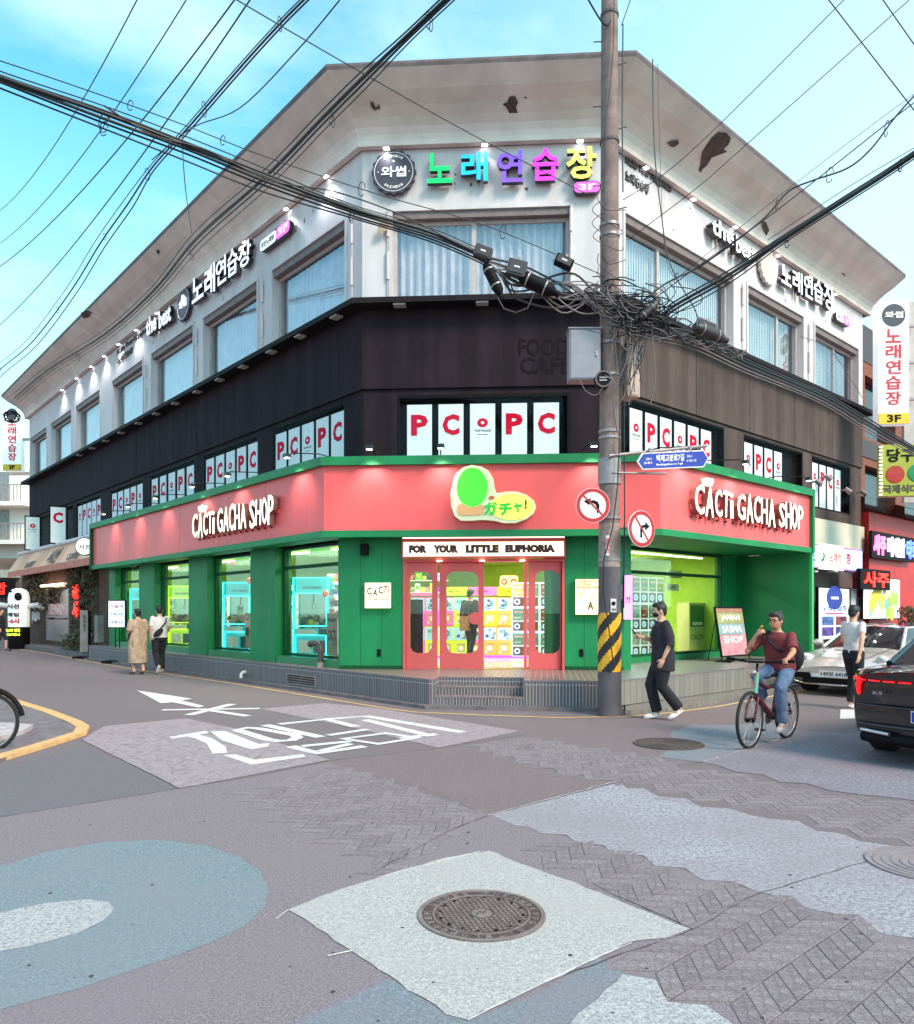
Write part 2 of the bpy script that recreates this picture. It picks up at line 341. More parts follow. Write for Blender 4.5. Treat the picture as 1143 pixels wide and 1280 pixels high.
# ---- cornice: lip, cove, edge
cove = [(.02, 10.80), (.15, 10.80), (.15, 10.90), (.18, 11.00), (.25, 11.11), (.37, 11.22), (.54, 11.335), (.80, 11.46), (1.10, 11.66), (1.12, 11.72), (1.12, 11.76), (-.3, 11.76), (-.3, 10.80)]
def cove_mesh():
    mb = MB(); rows = [path_pts(o, z, SLL - .3, SRR + .3) for o, z in cove]; n = len(rows)
    for i in range(n):
        a, b = rows[i], rows[(i+1) % n]
        for k in range(3): mb.add([a[k], a[k+1], b[k+1], b[k]], [(0,1,2,3)], 0 if i < 8 else 1, False)
    mb.poly([r[0] for r in rows]); mb.poly([r[3] for r in rows]); return mb
bpart(cove_mesh(), 'cornice', [M_cove, M_kerb])
mb = MB(); mb.poly([path_pts(-.3, 11.7, SLL, SRR)[k] for k in range(4)] + [RF.w(SRR, 12, 11.7), LF.w(SLL, 12, 11.7)]); bpart(mb, 'flat_roof', M_conc)
# peeled patches of the cove (thin flakes on the real surface)
def patch_on(pts, o1, z1, o2, z2, fr, name='peeled_patch'):
    """Outline in photo pixels laid on the cove facet through (o1,z1)-(o2,z2) of facade fr."""
    P0 = fr.w(0, -o1, z1); e1 = fr.d; e2 = fr.w(0, -o2, z2) - P0; N = e1.cross(e2).normalized()
    cam_p = Vector((0, 0, H));
    if N.dot(cam_p - P0) < 0: N = -N
    P0 = P0 + N*.004; q = []
    for px, py in pts:
        d = Vector(((px-CX)/F, 1, (CY-py)/F)); t = (P0 - cam_p).dot(N)/d.dot(N); q.append(cam_p + d*t)
    mb = MB(); mb.poly(q); return bpart(mb, name, M_peel)
fac = dict(a=(.18, 11.00, .37, 11.22), b=(.37, 11.22, .80, 11.46), c=(.80, 11.46, 1.10, 11.66))
patch_on([(898,165),(908,166),(914,172),(911,181),(905,186),(909,190),(898,194),(890,197),(884,207),(878,212),(874,222),(871,220),(876,205),(878,190),(884,180),(890,172)], *fac['b'], RF)
patch_on([(834,178),(840,176),(848,175),(849,180),(843,184),(838,183)], *fac['b'], RF)
patch_on([(637,121),(644,120),(648,128),(645,134),(648,142),(643,146),(637,142),(633,134),(628,130),(634,128)], *fac['b'], CF)
patch_on([(463,127),(467,128),(470,135),(474,130),(476,136),(468,138),(464,134)], *fac['b'], CF)
patch_on([(655,121),(659,121),(658,124)], *fac['b'], CF)
patch_on([(1046,340),(1056,342),(1060,352),(1058,356),(1050,350)], *fac['b'], RF)
patch_on([(952,275),(958,278),(962,288),(958,295),(954,286)], *fac['a'], RF)
patch_on([(101,391),(108,388),(115,390),(111,397),(104,398)], *fac['b'], LF)
patch_on([(196,312),(200,313),(199,318),(196,316)], *fac['b'], LF)
# ---- third storey, white wall
def win3(fr, px0, px1, ztop, x=None):
    a, b = x if x else (fr.x(px0), fr.x(px1)); return (a, b, 7.86, ztop)
hl = [win3(LF, *p) for p in ((341, 432, 9.66), (255, 322, 9.68), (190, 242, 9.72), (141, 179, 9.74), (95.5, 125.5, 9.76), (64.5, 89.8, 9.78), (38.9, 58.8, 9.78))]
hc = [win3(CF, 491, 713, 9.56)]
hr = [win3(RF, 781, 916, 9.66), win3(RF, 934.6, 1003.7, 9.64), win3(RF, 1018.5, 1072.5, 9.62)]
bpart(wall_grid(SLL, 0, 7.76, 10.80, hl, 0, .3), 'wall', M_white, LF)
bpart(wall_grid(0, WC, 7.76, 10.80, hc, 0, .3), 'wall', M_white, CF)
bpart(wall_grid(0, SRR, 7.76, 10.80, hr, 0, .3), 'wall', M_white, RF)
def curtain_mb(x0, x1, z0, z1, y, step=.17, amp=.05):
    mb = MB(); n = max(4, int((x1-x0)/step)*4); P = []
    for i in range(n+1):
        x = x0 + (x1-x0)*i/n; P.append((x, y + amp*math.sin(2*math.pi*(x-x0)/step) + .012*math.sin(x*9)))
    for i in range(n): mb.add([(P[i][0], P[i][1], z0), (P[i+1][0], P[i+1][1], z0), (P[i+1][0], P[i+1][1], z1), (P[i][0], P[i][1], z1)], [(0,1,2,3)], 0, True)
    return mb
M_dimroom = mat('dim_room', (58, 56, 62), rough=.9, var=.1)
M_blindw = mat('pale_blind', (222, 226, 226), rough=.8, rgb2=(200, 206, 210), scale=2)
def upper_window(fr, h, mull, curt, deep=.16, head=.16, gl=None):
    x0, x1, z0, z1 = h; mb = MB()
    mb.box(x0, x1, .02, deep+.04, z1-head, z1-.002)                       # shutter box at the head
    frame_rect(mb, x0+.002, x1-.002, z0, z1-head-.002, .07, deep, deep+.07, 1)
    for u in mull: xm = x0 + (x1-x0)*u; mb.box(xm-.045, xm+.045, deep+.002, deep+.068, z0+.07, z1-head-.072, 1)
    wo = bpart(mb, 'window', [M_shut, M_wframe], fr)
    cuts = [x0+.07] + [x0+(x1-x0)*u for u in mull] + [x1-.07]
    for a, b in zip(cuts, cuts[1:]):
        g = MB(); g.box(a, b, deep+.03, deep+.036, z0+.06, z1-head-.06); g.build('pane', gl or M_sky_glass, wo)
    if curt == 'curtain': curtain_mb(x0, x1, z0, z1-head, deep+.22).build('curtain', M_curt, wo)
    elif curt == 'blind':
        g = MB(); n = int((x1-x0)/.09)
        for i in range(n):
            a = x0 + (x1-x0)*i/n; g.add([(a, deep+.20, z0), (a+.085, deep+.215, z0), (a+.085, deep+.215, z1-head), (a, deep+.20, z1-head)], [(0,1,2,3)])
        g.build('curtain', M_blindw, wo)
    g = MB(); g.box(x0-.05, x1+.05, deep+.8, deep+.83, z0-.1, z1+.1); g.build('room_back', M_dimroom, wo)
    # thin raised surround on the wall face
    tr = MB(); t = .07
    tr.box(x0-t, x1+t, -.025, -.002, z1+.002, z1+t); tr.box(x0-t, x0-.002, -.025, -.002, 7.80, z1+.002); tr.box(x1+.002, x1+t, -.025, -.002, 7.80, z1+.002)
    tr.build('window_surround', M_white, wo)
    return wo
for i, h in enumerate(hl): upper_window(LF, h, [], 'curtain' if i < 2 else 'blind')
upper_window(CF, hc[0], [.46], 'curtain', head=.14)
upper_window(RF, hr[0], [.33], 'blind'); upper_window(RF, hr[1], [.62], 'blind'); upper_window(RF, hr[2], [.55], 'blind')
# pale render flaking and stains on the white wall
M_chip = mat('chipped_render', (96, 86, 88), rough=.9, var=.2)
rc = random.Random(4)
for fr, a, b, cnt in ((LF, -25, -.5, 34), (RF, .8, 12.5, 22), (CF, .3, 4.5, 6)):
    mb = MB()
    for _ in range(cnt):
        x = rc.uniform(a, b); z = rc.uniform(9.75, 10.7); s = rc.uniform(.008, .035); q = []
        for k in range(7): t = 2*math.pi*k/7; r = s*rc.uniform(.5, 1.4); q.append((x + r*math.cos(t)*.8, z + r*math.sin(t)*rc.uniform(.8, 2.2)))
        mb.slab(q, -.004, -.001)
    tag(bpart(mb, 'chipped_spots', M_chip, fr), kind='stuff')
# white conduits beside the windows
for fr, x in ((LF, -.32), (LF, hl[1][1]+.32), (LF, hl[2][1]+.3), (LF, hl[3][1]+.35), (CF, .52), (CF, 4.15), (RF, hr[0][1]+.42), (RF, hr[1][1]+.32)):
    mb = MB(); mb.cyl((x, -.03, 7.8), (x, -.03, 9.6), .012, 6); mb.cyl((x, -.04, 8.2), (x, -.04, 8.75), .03, 8); mb.cyl((x, -.04, 9.05), (x, -.04, 9.5), .03, 8); bpart(mb, 'conduit', M_white, fr)
# downlights under the lip, one lit disc each
M_lamp = glow('downlight_lens', (235, 250, 255), 7.0)
def downlight(fr, x, o=.085, power=9):
    mb = MB(); mb.box(x-.07, x+.07, -o-.05, -o+.05, 10.785, 10.799); p = bpart(mb, 'downlight', M_wframe, fr)
    g = MB(); g.box(x-.055, x+.055, -o-.04, -o+.04, 10.779, 10.784); g.build('lens', M_lamp, p)
    l = bpy.data.lights.new('downlight_beam', 'SPOT'); l.energy = power; l.color = (.86, .97, 1); l.spot_size = R_(125); l.spot_blend = .8; l.shadow_soft_size = .06
    lo = bpy.data.objects.new('downlight_beam', l); C.objects.link(lo); lo.location = fr.w(x, -o-.12, 10.70); lo.rotation_euler = (0, 0, 0)
for px in (402, 352, 301, 260, 225, 192, 166, 144, 126, 110, 92, 74): downlight(LF, LF.x(px, .2), power=34)
for px in (482, 606, 726): downlight(CF, CF.x(px, .2), power=11)
for px in (814, 873, 925, 978, 1018, 1050): downlight(RF, RF.x(px, .2), power=18)
# ---- slab ledge between white and black storeys
bpart(sweep([(-.28, 7.62), (.34, 7.62), (.34, 7.73), (-.28, 7.758)], SLL-.15, SRR+.1), 'ledge', M_dark2)
for fr, pxs in ((LF, (421, 376, 340, 305, 275, 247, 220, 196, 174, 152, 133, 116, 100)), (CF, (500, 603))):
    for px in pxs:
        x = fr.x(px, .2); mb = MB(); mb.box(x-.12, x+.12, -.30, -.12, 7.585, 7.617); bpart(mb, 'soffit_lamp', M_wframe, fr)
# ---- second storey, dark wall: fascia proud above, openings below
ZT, ZW, ZB = 7.62, 6.03, 4.42
def pcwin(fr, a, b): return (fr.x(a), fr.x(b), 4.50, 5.96)
pl = [pcwin(LF, *p) for p in ((338, 429, ), (252, 321), (185, 242), (136, 177), (94, 124.5), (40, 90))]
pc = [(CF.x(496), CF.x(713), 4.50, 5.90)]
pr = [pcwin(RF, 779, 908), pcwin(RF, 932, 1006), pcwin(RF, 1017, 1065)]
bpart(wall_grid(SLL, -.002, ZB-.3, ZW, pl, .05, .3), 'wall', M_dark, LF); bpart(wall_grid(0, WC, ZB-.3, ZW, pc, .05, .3), 'wall', M_dark, CF); bpart(wall_grid(.002, SRR, ZB-.3, ZW, pr, .05, .3), 'wall', M_dark_sun, RF)
bpart(MB().box(SLL, 0, 0, .28, ZW+.002, ZT-.002), 'fascia_wall', M_dark, LF); bpart(MB().box(.001, WC-.001, 0, .28, ZW+.002, ZT-.002), 'fascia_wall', M_dark, CF); bpart(MB().box(0, SRR, 0, .28, ZW+.002, ZT-.002), 'fascia_wall', M_dark_sun, RF)
for fr_, xs_, m_ in ((LF, [-k*2.44-.9 for k in range(11)], M_dark2), (CF, [1.2, 3.6], M_dark2), (RF, [k*2.44+1 for k in range(5)], M_dark)):
    for x_ in xs_: bpart(MB().box(x_-.006, x_+.006, -.004, -.001, ZW+.01, ZT-.01), 'panel_joint', m_, fr_)
# shared poster blinds
def panel_mesh(kind, w_=.42, h_=1.4):
    mb = MB(); mb.box(0, w_, 0, .012, 0, h_)
    if kind in 'PC': mb.text(kind, w_*.16, h_-.62, w_*.68, .42, -.001, .004, 1, bold=.045)
    else:
        mb.disc((w_*.5, h_-.38), .09, -.005, -.001, 20, 1); mb.disc((w_*.5, h_-.38), .03, -.008, -.0055, 12, 0)
        mb.text('TOP PLACE', w_*.17, h_-.56, w_*.66, .045, -.001, .003, 2, bold=.01)
        mb.box(w_*.3, w_*.7, -.003, -.001, h_-.62, h_-.61, 2)
    me = mb.build('tmp', [M_panel, M_pinkred, M_black]); d = me.data; bpy.data.objects.remove(me); return d
PM = {k: panel_mesh(k) for k in ('P', 'C', 'o')}
def pc_window(fr, h, seq, x_first, pitch, z_off=0.0):
    x0, x1, z0, z1 = h; mb = MB(); frame_rect(mb, x0+.002, x1-.002, z0, z1-.002, .05, .055, .22)
    n = len(seq)
    wo = bpart(mb, 'window', M_black, fr)
    g = MB(); g.box(x0+.05, x1-.05, .262, .28, z0+.05, z1-.05); g.build('dark_backing', M_black, wo)
    g = MB(); g.box(x0+.04, x1-.04, .062, .066, z0+.04, z1-.04); g.build('pane', glass('pc_glass', (250, 250, 252), .005, .0), wo)
    pw = min(.50, pitch-.115)
    for k, c in enumerate(seq):
        xx = x_first + pitch*k
        if xx + pw > x1 - .03: continue
        place('panel', PM[c], wo, Matrix.Translation((xx, .085, z1 - 1.58 + z_off)) @ Matrix.Diagonal((pw/.42, 1, 1, 1)))
    return wo
x5 = (pc[0][1]-pc[0][0]-.28)/5
pc_window(CF, pc[0], 'PCoPC', pc[0][0]+.20, x5+.0)
for i, h in enumerate(pl[:5]):
    seq = ['PCoPC', 'PCoPC', 'PCoPC', 'PCoPo', 'oPCoP'][i]; pt = (h[1]-h[0]-.10)/5
    pc_window(LF, h, seq, h[0]+.12, max(.50, pt))
pc_window(LF, pl[5], '', 0, 1)
pc_window(RF, pr[0], 'oPCoPC', pr[0][0]+.35, .55); pc_window(RF, pr[1], 'oPCo', pr[1][0]+.1, .53); pc_window(RF, pr[2], 'oPCo', pr[2][0]+.08, .52)
# two shutters standing open at the far left end
for px0, px1, c in ((44, 59, 'o'), (76, 90, 'C')):
    x0 = LF.x(px0, .35); mb = MB(); frame_rect(mb, -.05, .62, -.05, 1.5, .05, 0, .05); s = mb.build('open_shutter', M_black, bld, BI @ LF.m @ T(x0, -.72, 4.35, R_(78)))
    place('panel', PM[c], s, Matrix.Diagonal((1.28, 1, 1.03, 1)) @ Matrix.Translation((0, .01, 0)))
# ghost lettering left on the dark fascia
M_ghost = mat('dark_ghost_letter', (30, 22, 30), rough=.8, var=.05, spec=.1)
mb = MB(); x, z = CF.xz(648, 445); mb.text('FOOD', x, z, 1.0, .34, -.001, .006, 0, .02); x, z = CF.xz(650, 468); mb.text('CAFE', x, z, 1.0, .34, -.001, .006, 0, .02); bpart(mb, 'old_letter_marks', M_ghost, CF)
# ---- shell below, hidden back walls and dividing walls
mb = MB(); mb.quad(LF.w(SLL, .3, 0), LF.w(SLL, 12, 0), LF.w(SLL, 12, 11.7), LF.w(SLL, .3, 11.7)); mb.quad(RF.w(SRR, .3, 0), RF.w(SRR, 12, 0), RF.w(SRR, 12, 11.7), RF.w(SRR, .3, 11.7)); mb.quad(RF.w(SRR, 12, 0), LF.w(SLL, 12, 0), LF.w(SLL, 12, 11.7), RF.w(SRR, 12, 11.7))
bpart(mb, 'rear_wall', M_dark)
mb = MB(); mb.poly([LF.w(SLL, .05, 7.7), LF.w(0, .05, 7.7), RF.w(0, .05, 7.7), RF.w(SRR, .05, 7.7), RF.w(SRR, 12, 7.7), LF.w(SLL, 12, 7.7)]); bpart(mb, 'upper_floor_slab', M_dimroom)

# ================================================================ shop canopy (coral fascia box with green edges)
can = thing('shop_canopy', 'coral red fascia band with green borders wrapping the corner above the shop', 'canopy', Matrix.Translation((0, 14, 2.9)))
CI = can.matrix_basis.inverted()
E = 1.19; cl = LF.w(K*E, -E); x_r = CF.x(826, E); cr = CF.w(x_r, -E); XL = -13.76
RF2 = Frame((cr.x, cr.y), DR); CL2 = Frame((cl.x, cl.y), DC); LL = Frame((cl.x, cl.y), DL); LWID = (cr-cl).length; RLEN = 6.09
def canopy_band(o1, o2, z0, z1, name, m, extL=0.0, extR=0.0):
    mb = MB()
    def pts(o, z): return [LL.w(XL - .35 - extL, -o, z), LL.w(K*o, -o, z), RF2.w(-K*o, -o, z), RF2.w(RLEN + extR, -o, z)]
    rows = [pts(o1, z0), pts(o2, z0), pts(o2, z1), pts(o1, z1)]
    for i in range(4):
        a, b = rows[i], rows[(i+1) % 4]
        for k in range(3): mb.add([a[k], a[k+1], b[k+1], b[k]], [(0,1,2,3)])
    mb.poly([r[0] for r in rows]); mb.poly([r[3] for r in rows]); return mb.build(name, m, can, CI)
canopy_band(-.06, 0, 3.06, 4.26, 'fascia_panel', M_red)
canopy_band(-.8, .09, 4.26, 4.42, 'top_border', M_green, .1, .1); canopy_band(-.1, .06, 2.94, 3.06, 'bottom_border', M_green, .1, .1)
mb = MB(); mb.box(-.002, .10, -.09, 1.2, 2.94, 4.42)
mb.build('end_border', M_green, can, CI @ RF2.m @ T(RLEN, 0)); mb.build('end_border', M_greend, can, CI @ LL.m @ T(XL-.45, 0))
# soffit and the roof of the canopy
mb = MB(); mb.poly([LL.w(XL-.3, .08, 2.955), LL.w(0, .08, 2.955), RF2.w(0, .08, 2.955), RF2.w(RLEN, .08, 2.955), RF2.w(RLEN, 1.9, 2.955), RF.w(.2, .28, 2.955), RF.w(0, -.68, 2.955), LF.w(0, -.68, 2.955), LF.w(XL-.2, -.68, 2.955)])
mb.build('soffit', M_green, can, CI)
mb = MB(); mb.poly([LL.w(XL-.3, .06, 4.40), LL.w(0, .06, 4.40), RF2.w(0, .06, 4.40), RF2.w(RLEN, .06, 4.40), RF2.w(RLEN, 1.6, 4.40), RF.w(0, .02, 4.40), LF.w(0, .02, 4.40), LF.w(XL-.2, .02, 4.40)])
mb.build('canopy_top', M_greend, can, CI)
# small joints between fascia sheets
mb = MB()
for k in range(1, 6): mb.box(-k*2.3, -k*2.3+.008, -.0035, -.001, 3.07, 4.25)
mb.build('sheet_joint', M_red, can, CI @ LL.m)
# side wing at the right end, down to the platform
mb = MB(); mb.box(0, .10, 0, 1.95, ZP, 2.94); mb.build('end_wing', M_green, can, CI @ RF2.m @ T(RLEN, 0))
mb = MB(); mb.box(-.003, .103, -.06, .0-.002, ZP-.2, 2.94); mb.build('wing_edge', mat('bright_green_edge', (54, 176, 98), rough=.4, var=.03), can, CI @ RF2.m @ T(RLEN, 0))

# ================================================================ ground floor walls and shop windows
OG = .72; GC = Frame(LF.w(K*OG, -OG)[:2], DC); GCW = (LF.w(K*OG, -OG) - RF.w(-K*OG, -OG)).length; GL = Frame(LF.w(K*OG, -OG)[:2], DL); ZC = 2.95
def gx(px): return GC.x(px)
dx0, dx1 = gx(504), gx(706)
bpart(MB().box(0, dx0, 0, .18, ZP, ZC), 'shop_wall', M_green, GC); bpart(MB().box(dx1, GCW, 0, .18, ZP, ZC), 'shop_wall', M_green, GC)
bpart(MB().box(0, .24, .002, 1.06, ZP, ZC), 'corner_pillar', M_green, Frame(GC.w(GCW, 0)[:2], DR))
# left facade: pillars and windows
wins = [(GL.x(344, ), GL.x(423)), (GL.x(259), GL.x(313)), (GL.x(193), GL.x(236)), (GL.x(144), GL.x(174))]
ZS = .62
edges = [XL - .1] + [v for w_ in wins[::-1] for v in w_] + [-.002]
for i in range(0, len(edges)-1, 2):
    a, b = edges[i], edges[i+1]; bpart(MB().box(a, b, 0, .40, ZS if 0 else ZP, ZC), 'pillar', M_green, GL)
M_greenl = mat('green_sill', (34, 128, 78), rough=.35, var=.08)
def shop_window(fr, a, b, zs, y, zt=ZC, tz=2.52):
    mb = MB(); frame_rect(mb, a+.002, b-.002, zs+.002, zt-.01, .055, y, y+.10); mb.box(a+.057, b-.057, y+.01, y+.09, tz-.04, tz+.03)
    wo = bpart(mb, 'shop_window', M_greend, fr)
    g = MB(); g.box(a+.05, b-.05, y+.05, y+.058, zs+.05, tz-.035); g.build('pane', M_glass, wo)
    g = MB(); g.box(a+.05, b-.05, y+.05, y+.058, tz+.026, zt-.05); g.build('transom_pane', M_glass, wo)
    g = MB(); g.box(a+.004, b-.004, .02, y-.002, ZP, zs); g.build('sill', M_greenl, wo); return wo
for a, b in wins: shop_window(GL, a, b, ZS, .20)
OR_ = -.30; GR = Frame(RF.w(0, .30)[:2], DR); rw0, rw1 = GR.x(770), GR.x(903)
shop_window(GR, rw0, rw1, .60, .0, tz=2.42)
bpart(MB().box(-1.2, rw0-.002, 0, .15, ZP, ZC), 'shop_wall', M_green, GR); bpart(MB().box(rw1+.002, rw1+.9, .05, .2, ZP, ZC), 'shop_wall', M_green, GR)
# room inside
RP = [GL.w(XL, .32), GL.w(-.1, .32), GC.w(.25, .2), GC.w(GCW-.2, .2), GR.w(-.9, .16), GR.w(rw1+.4, .16), GR.w(rw1+.4, 3.6), GL.w(-4.5, 8.0), GL.w(XL, 4.2)]
mb = MB(); mb.poly([(p.x, p.y, ZP) for p in RP], 1); mb.poly([(p.x, p.y, 2.93) for p in RP], 2)
for i in (0, 4, 5, 6, 7, 8):
    if i in (0, 4): continue
    a, b = RP[i], RP[(i+1) % 9]; mb.quad((a.x, a.y, ZP), (b.x, b.y, ZP), (b.x, b.y, 2.93), (a.x, a.y, 2.93), 0)
room = bpart(mb, 'shop_interior', [M_lime, M_shopfl, M_limec])
for k in range(7):
    g = MB(); x = -.6 - k*1.9; g.box(x-.9, x, .75, .83, 2.88, 2.905); g.build('ceiling_light_strip', M_tube, room, GL.m)
for k in range(3):
    g = MB(); g.box(-1.6, 1.0, 1.2+k*1.2, 1.28+k*1.2, 2.88, 2.905); g.build('ceiling_light_strip', M_tube, room, GC.m @ T(2.6, 0))
g = MB(); g.box(rw0+.3, rw1-.3, .35, .42, 2.86, 2.89); g.build('ceiling_light_strip', M_tube, room, GR.m)
for fr, x, y, e in ((GL, -2, 1.3, 66), (GL, -6.5, 1.3, 66), (GL, -11, 1.3, 56), (GC, 2.7, 2.4, 48), (GR, 2.6, 1.4, 105)):
    l = bpy.data.lights.new('shop_ceiling_lamp', 'AREA'); l.shape = 'RECTANGLE'; l.size = 2.2; l.size_y = 1.0; l.energy = e; l.color = (.98, 1, .88)
    lo = bpy.data.objects.new('shop_ceiling_lamp', l); C.objects.link(lo); lo.location = fr.w(x, y, 2.87); lo.rotation_euler = (0, 0, math.atan2(fr.d.y, fr.d.x))
# ---- entrance
ent = thing('entrance', 'coral framed sliding entrance with rounded windows in the green corner wall', 'entrance', GC.m @ T((dx0+dx1)/2, 0, ZP))
EI = Matrix.Translation((-(dx0+dx1)/2, 0, -ZP))
def ez(py): return H + (CY-py)*14.29/F
ztop = ez(702)
mb = MB(); mb.box(dx0+.002, dx0+.05, -.03, .2, ZP, ztop); mb.box(dx1-.05, dx1-.002, -.03, .2, ZP, ztop); mb.box(dx0+.002, dx1-.002, -.03, .2, ztop, ztop+.05); mb.box(gx(655), gx(659), .02, .1, ZP, ztop-.002)
mb.box(dx0+.002, dx1-.002, -.03, .2, 2.905, ZC-.002); mb.build('door_frame', M_door, ent, EI)
def door_leaf(name, a, b, wa, wb, wt, wb_, y, disc=None):
    x0, x1 = gx(a), gx(b); p = round_hole_panel(x0, x1, ZP+.005, ztop-.003, gx(wa), gx(wb), ez(wb_), ez(wt), .16, y, y+.05).build(name, M_door, ent, EI)
    g = MB(); g.box(gx(wa)-.01, gx(wb)+.01, y+.022, y+.028, ez(wb_)-.01, ez(wt)+.01); g.build('pane', M_glass, p)
    if disc:
        g = MB(); g.disc((gx(disc[0]), ez(disc[1])), .115, y-.03, y-.002, 28); g.build('handle_disc', M_door, p)
    return p
door_leaf('side_panel', 508, 547, 512, 540, 714, 817, .05); door_leaf('sliding_door', 549, 605, 558, 598, 714, 817, .09, (593.5, 773)); door_leaf('side_panel', 661, 701.5, 669.5, 700.5, 713, 817, .05)
mb = MB(); mb.box(gx(605), gx(655), .0, .2, ZP, ZP+.012); mb.build('threshold', mat('brass_threshold', (170, 150, 90), .35, .6), ent, EI)
for px in (550, 603, 653):
    mb = MB(); mb.disc((0, 0), .05, 0, .02, 16); o = mb.build('recessed_lamp', glow('small_lamp', (255, 240, 210), 3), ent, EI @ T(gx(px), -.1, ztop-.001) @ Matrix.Rotation(R_(90), 4, 'X'))
# header lightbox
hb = thing('header_lightbox', 'long cream lightbox lettered FOR YOUR LITTLE EUPHORIA over the entrance', 'sign', GC.m @ T(dx0, -.18, ez(698)))
HW = dx1-dx0; mb = MB(); mb.box(0, HW, 0, .18, 0, .36); mb.box(0, HW, -.02, .0, .32, .36); mb.build('box', M_door, hb)
mb = MB(); mb.box(.03, HW-.03, -.012, -.002, .03, .30); mb.build('face', glow('warm_cream_face', (255, 244, 214), .45), hb)
M_ink = mat('dark_red_ink', (92, 30, 34), rough=.5, var=.02)
words = ['FOR', 'YOUR', 'LITTLE', 'EUPHORIA']; xs = [(.14, .34), (.60, .47), (1.21, .62), (1.95, .93)]; sc_ = HW/3.07
for wd, (x, ww) in zip(words, xs): MB().text(wd, x*sc_, .09, ww*sc_, .15, -.013, .006, 0, .09).build('lettering', M_ink, hb)
mb = MB(); mb.box(0.02, HW-.02, -.03, .0, .368, .39); mb.build('light_strip', glow('strip_warm', (255, 232, 200), 1.6), hb)
# square lightboxes either side
def lightbox(name, px0, px1, py0, py1, label, draw, faceM, fr=GC, depth=.07):
    x0, x1 = fr.x(px0), fr.x(px1); z0, z1 = fr.z(px0, py1), fr.z(px0, py0); t = thing(name, label, 'lightbox sign', fr.m @ T(x0, -depth-.05, z0)); w_, h_ = x1-x0, z1-z0
    mb = MB(); frame_rect(mb, 0, w_, 0, h_, .012, 0, depth); mb.box(.01, w_-.01, .01, depth, .01, h_-.01); mb.build('box', M_black, t)
    MB().box(.012, w_-.012, -.003, .006, .012, h_-.012).build('face', faceM, t); draw(t, w_, h_)
    g = MB(); g.box(.03, w_-.03, depth+.004, depth+.03, .03, h_-.03); g.build('back_glow', glow('back_glow_'+name, (190, 255, 120), 1.3), t); return t
M_or = mat('orange_ink', (196, 84, 44), rough=.5, var=.02)
def dl(t, w_, h_):
    for ch, x, z, r in (('C', .10, .52, .12), ('A', .32, .47, -.05), ('C', .52, .56, .1), ('T', .68, .60, -.12), ('i', .87, .60, -.1)): MB().text(ch, x*w_, z*h_, .17*w_ if ch != 'i' else .04*w_, .27*h_, -.004, .004, 0, .03, r).build('letter', M_ink if ch in 'CA' else M_or, t)
    mb = MB(); mb.text('lucky', .62*w_, .44*h_, .24*w_, .06*h_, -.004, .003, 0, .02); mb.text('We make surprise', .1*w_, .31*h_, .8*w_, .075*h_, -.004, .003, 0, .03); mb.build('small_print', M_or, t)
    mb = MB(); mb.box(.12*w_, .88*w_, -.006, -.004, .21*h_, .22*h_); mb.box(.2*w_, .8*w_, -.006, -.004, .11*h_, .12*h_); mb.build('rule', mat('pale_ink', (200, 190, 160), .5, var=.02), t)
lightbox('square_lightbox', 457, 491, 728, 761, 'glowing cream square lightbox lettered CACTI left of the entrance', dl, glow('cream_face2', (255, 246, 200), .42))
def dr(t, w_, h_):
    mb = MB(); mb.text('FOR YOUR', .08*w_, .90*h_, .84*w_, .055*h_, -.004, .003, 0, .03); mb.text('LITTLE', .08*w_, .81*h_, .42*w_, .06*h_, -.004, .003, 0, .03); mb.text('EUPHORIA', .08*w_, .73*h_, .8*w_, .055*h_, -.004, .003, 0, .03); mb.build('print', M_or, t)
    MB().text('A', .40*w_, .15*h_, .2*w_, .22*h_, -.004, .004, 0, .03).build('letter', M_ink, t)
    mb = MB(); mb.tube([(.1*w_, -.006, .66*h_), (.13*w_, -.006, .48*h_), (.3*w_, -.006, .64*h_), (.12*w_, -.006, .62*h_)], .006, 5); mb.box(.62*w_, .9*w_, -.006, -.004, .16*h_, .165*h_); mb.box(.43*w_, .46*w_, -.006, -.004, .4*h_, .44*h_); mb.box(.54*w_, .57*w_, -.006, -.004, .4*h_, .44*h_); mb.build('doodle', M_or, t)
lightbox('tall_lightbox', 718, 757, 723.5, 769, 'glowing cream lightbox with orange doodles between entrance and utility pole', dr, glow('cream_face3', (255, 236, 170), .42))
t = thing('pink_lightbox', 'slim pink glowing sign on the green pillar behind the utility pole', 'lightbox sign', GC.m @ T(GC.x(777.5), -.16, GC.z(778, 775)))
pw = GC.x(789.5)-GC.x(777.5); MB().box(0, pw, 0, .05, 0, .84).build('box', M_black, t); MB().box(.008, pw-.008, -.006, -.001, .01, .83).build('face', glow('pink_face', (255, 150, 236), .45), t)
MB().text('ガ', .04, .32, pw-.08, .12, -.007, .003, 0, .02).build('lettering', M_pinkred, t)
for px in (474, 727):
    x, z = GC.xz(px, 816); tag(MB().box(-.035, .035, -.02, -.001, -.07, .07).build('wall_outlet', M_black, None, GC.m @ T(x, 0, z)), 'small black wall socket box low on the green wall ' + ('left' if px == 474 else 'right') + ' of the entrance', 'outlet', 'black sockets on the green wall')
x, z = GC.xz(457, 687); sp = thing('wall_speaker', 'small black box speaker high on the green wall beside the entrance', 'speaker', GC.m @ T(x, 0, z)); MB().box(-.07, .07, -.16, -.001, -.11, .10).build('case', M_black, sp); MB().disc((0, -.02), .05, -.166, -.161, 16).build('cone', M_dark2, sp)

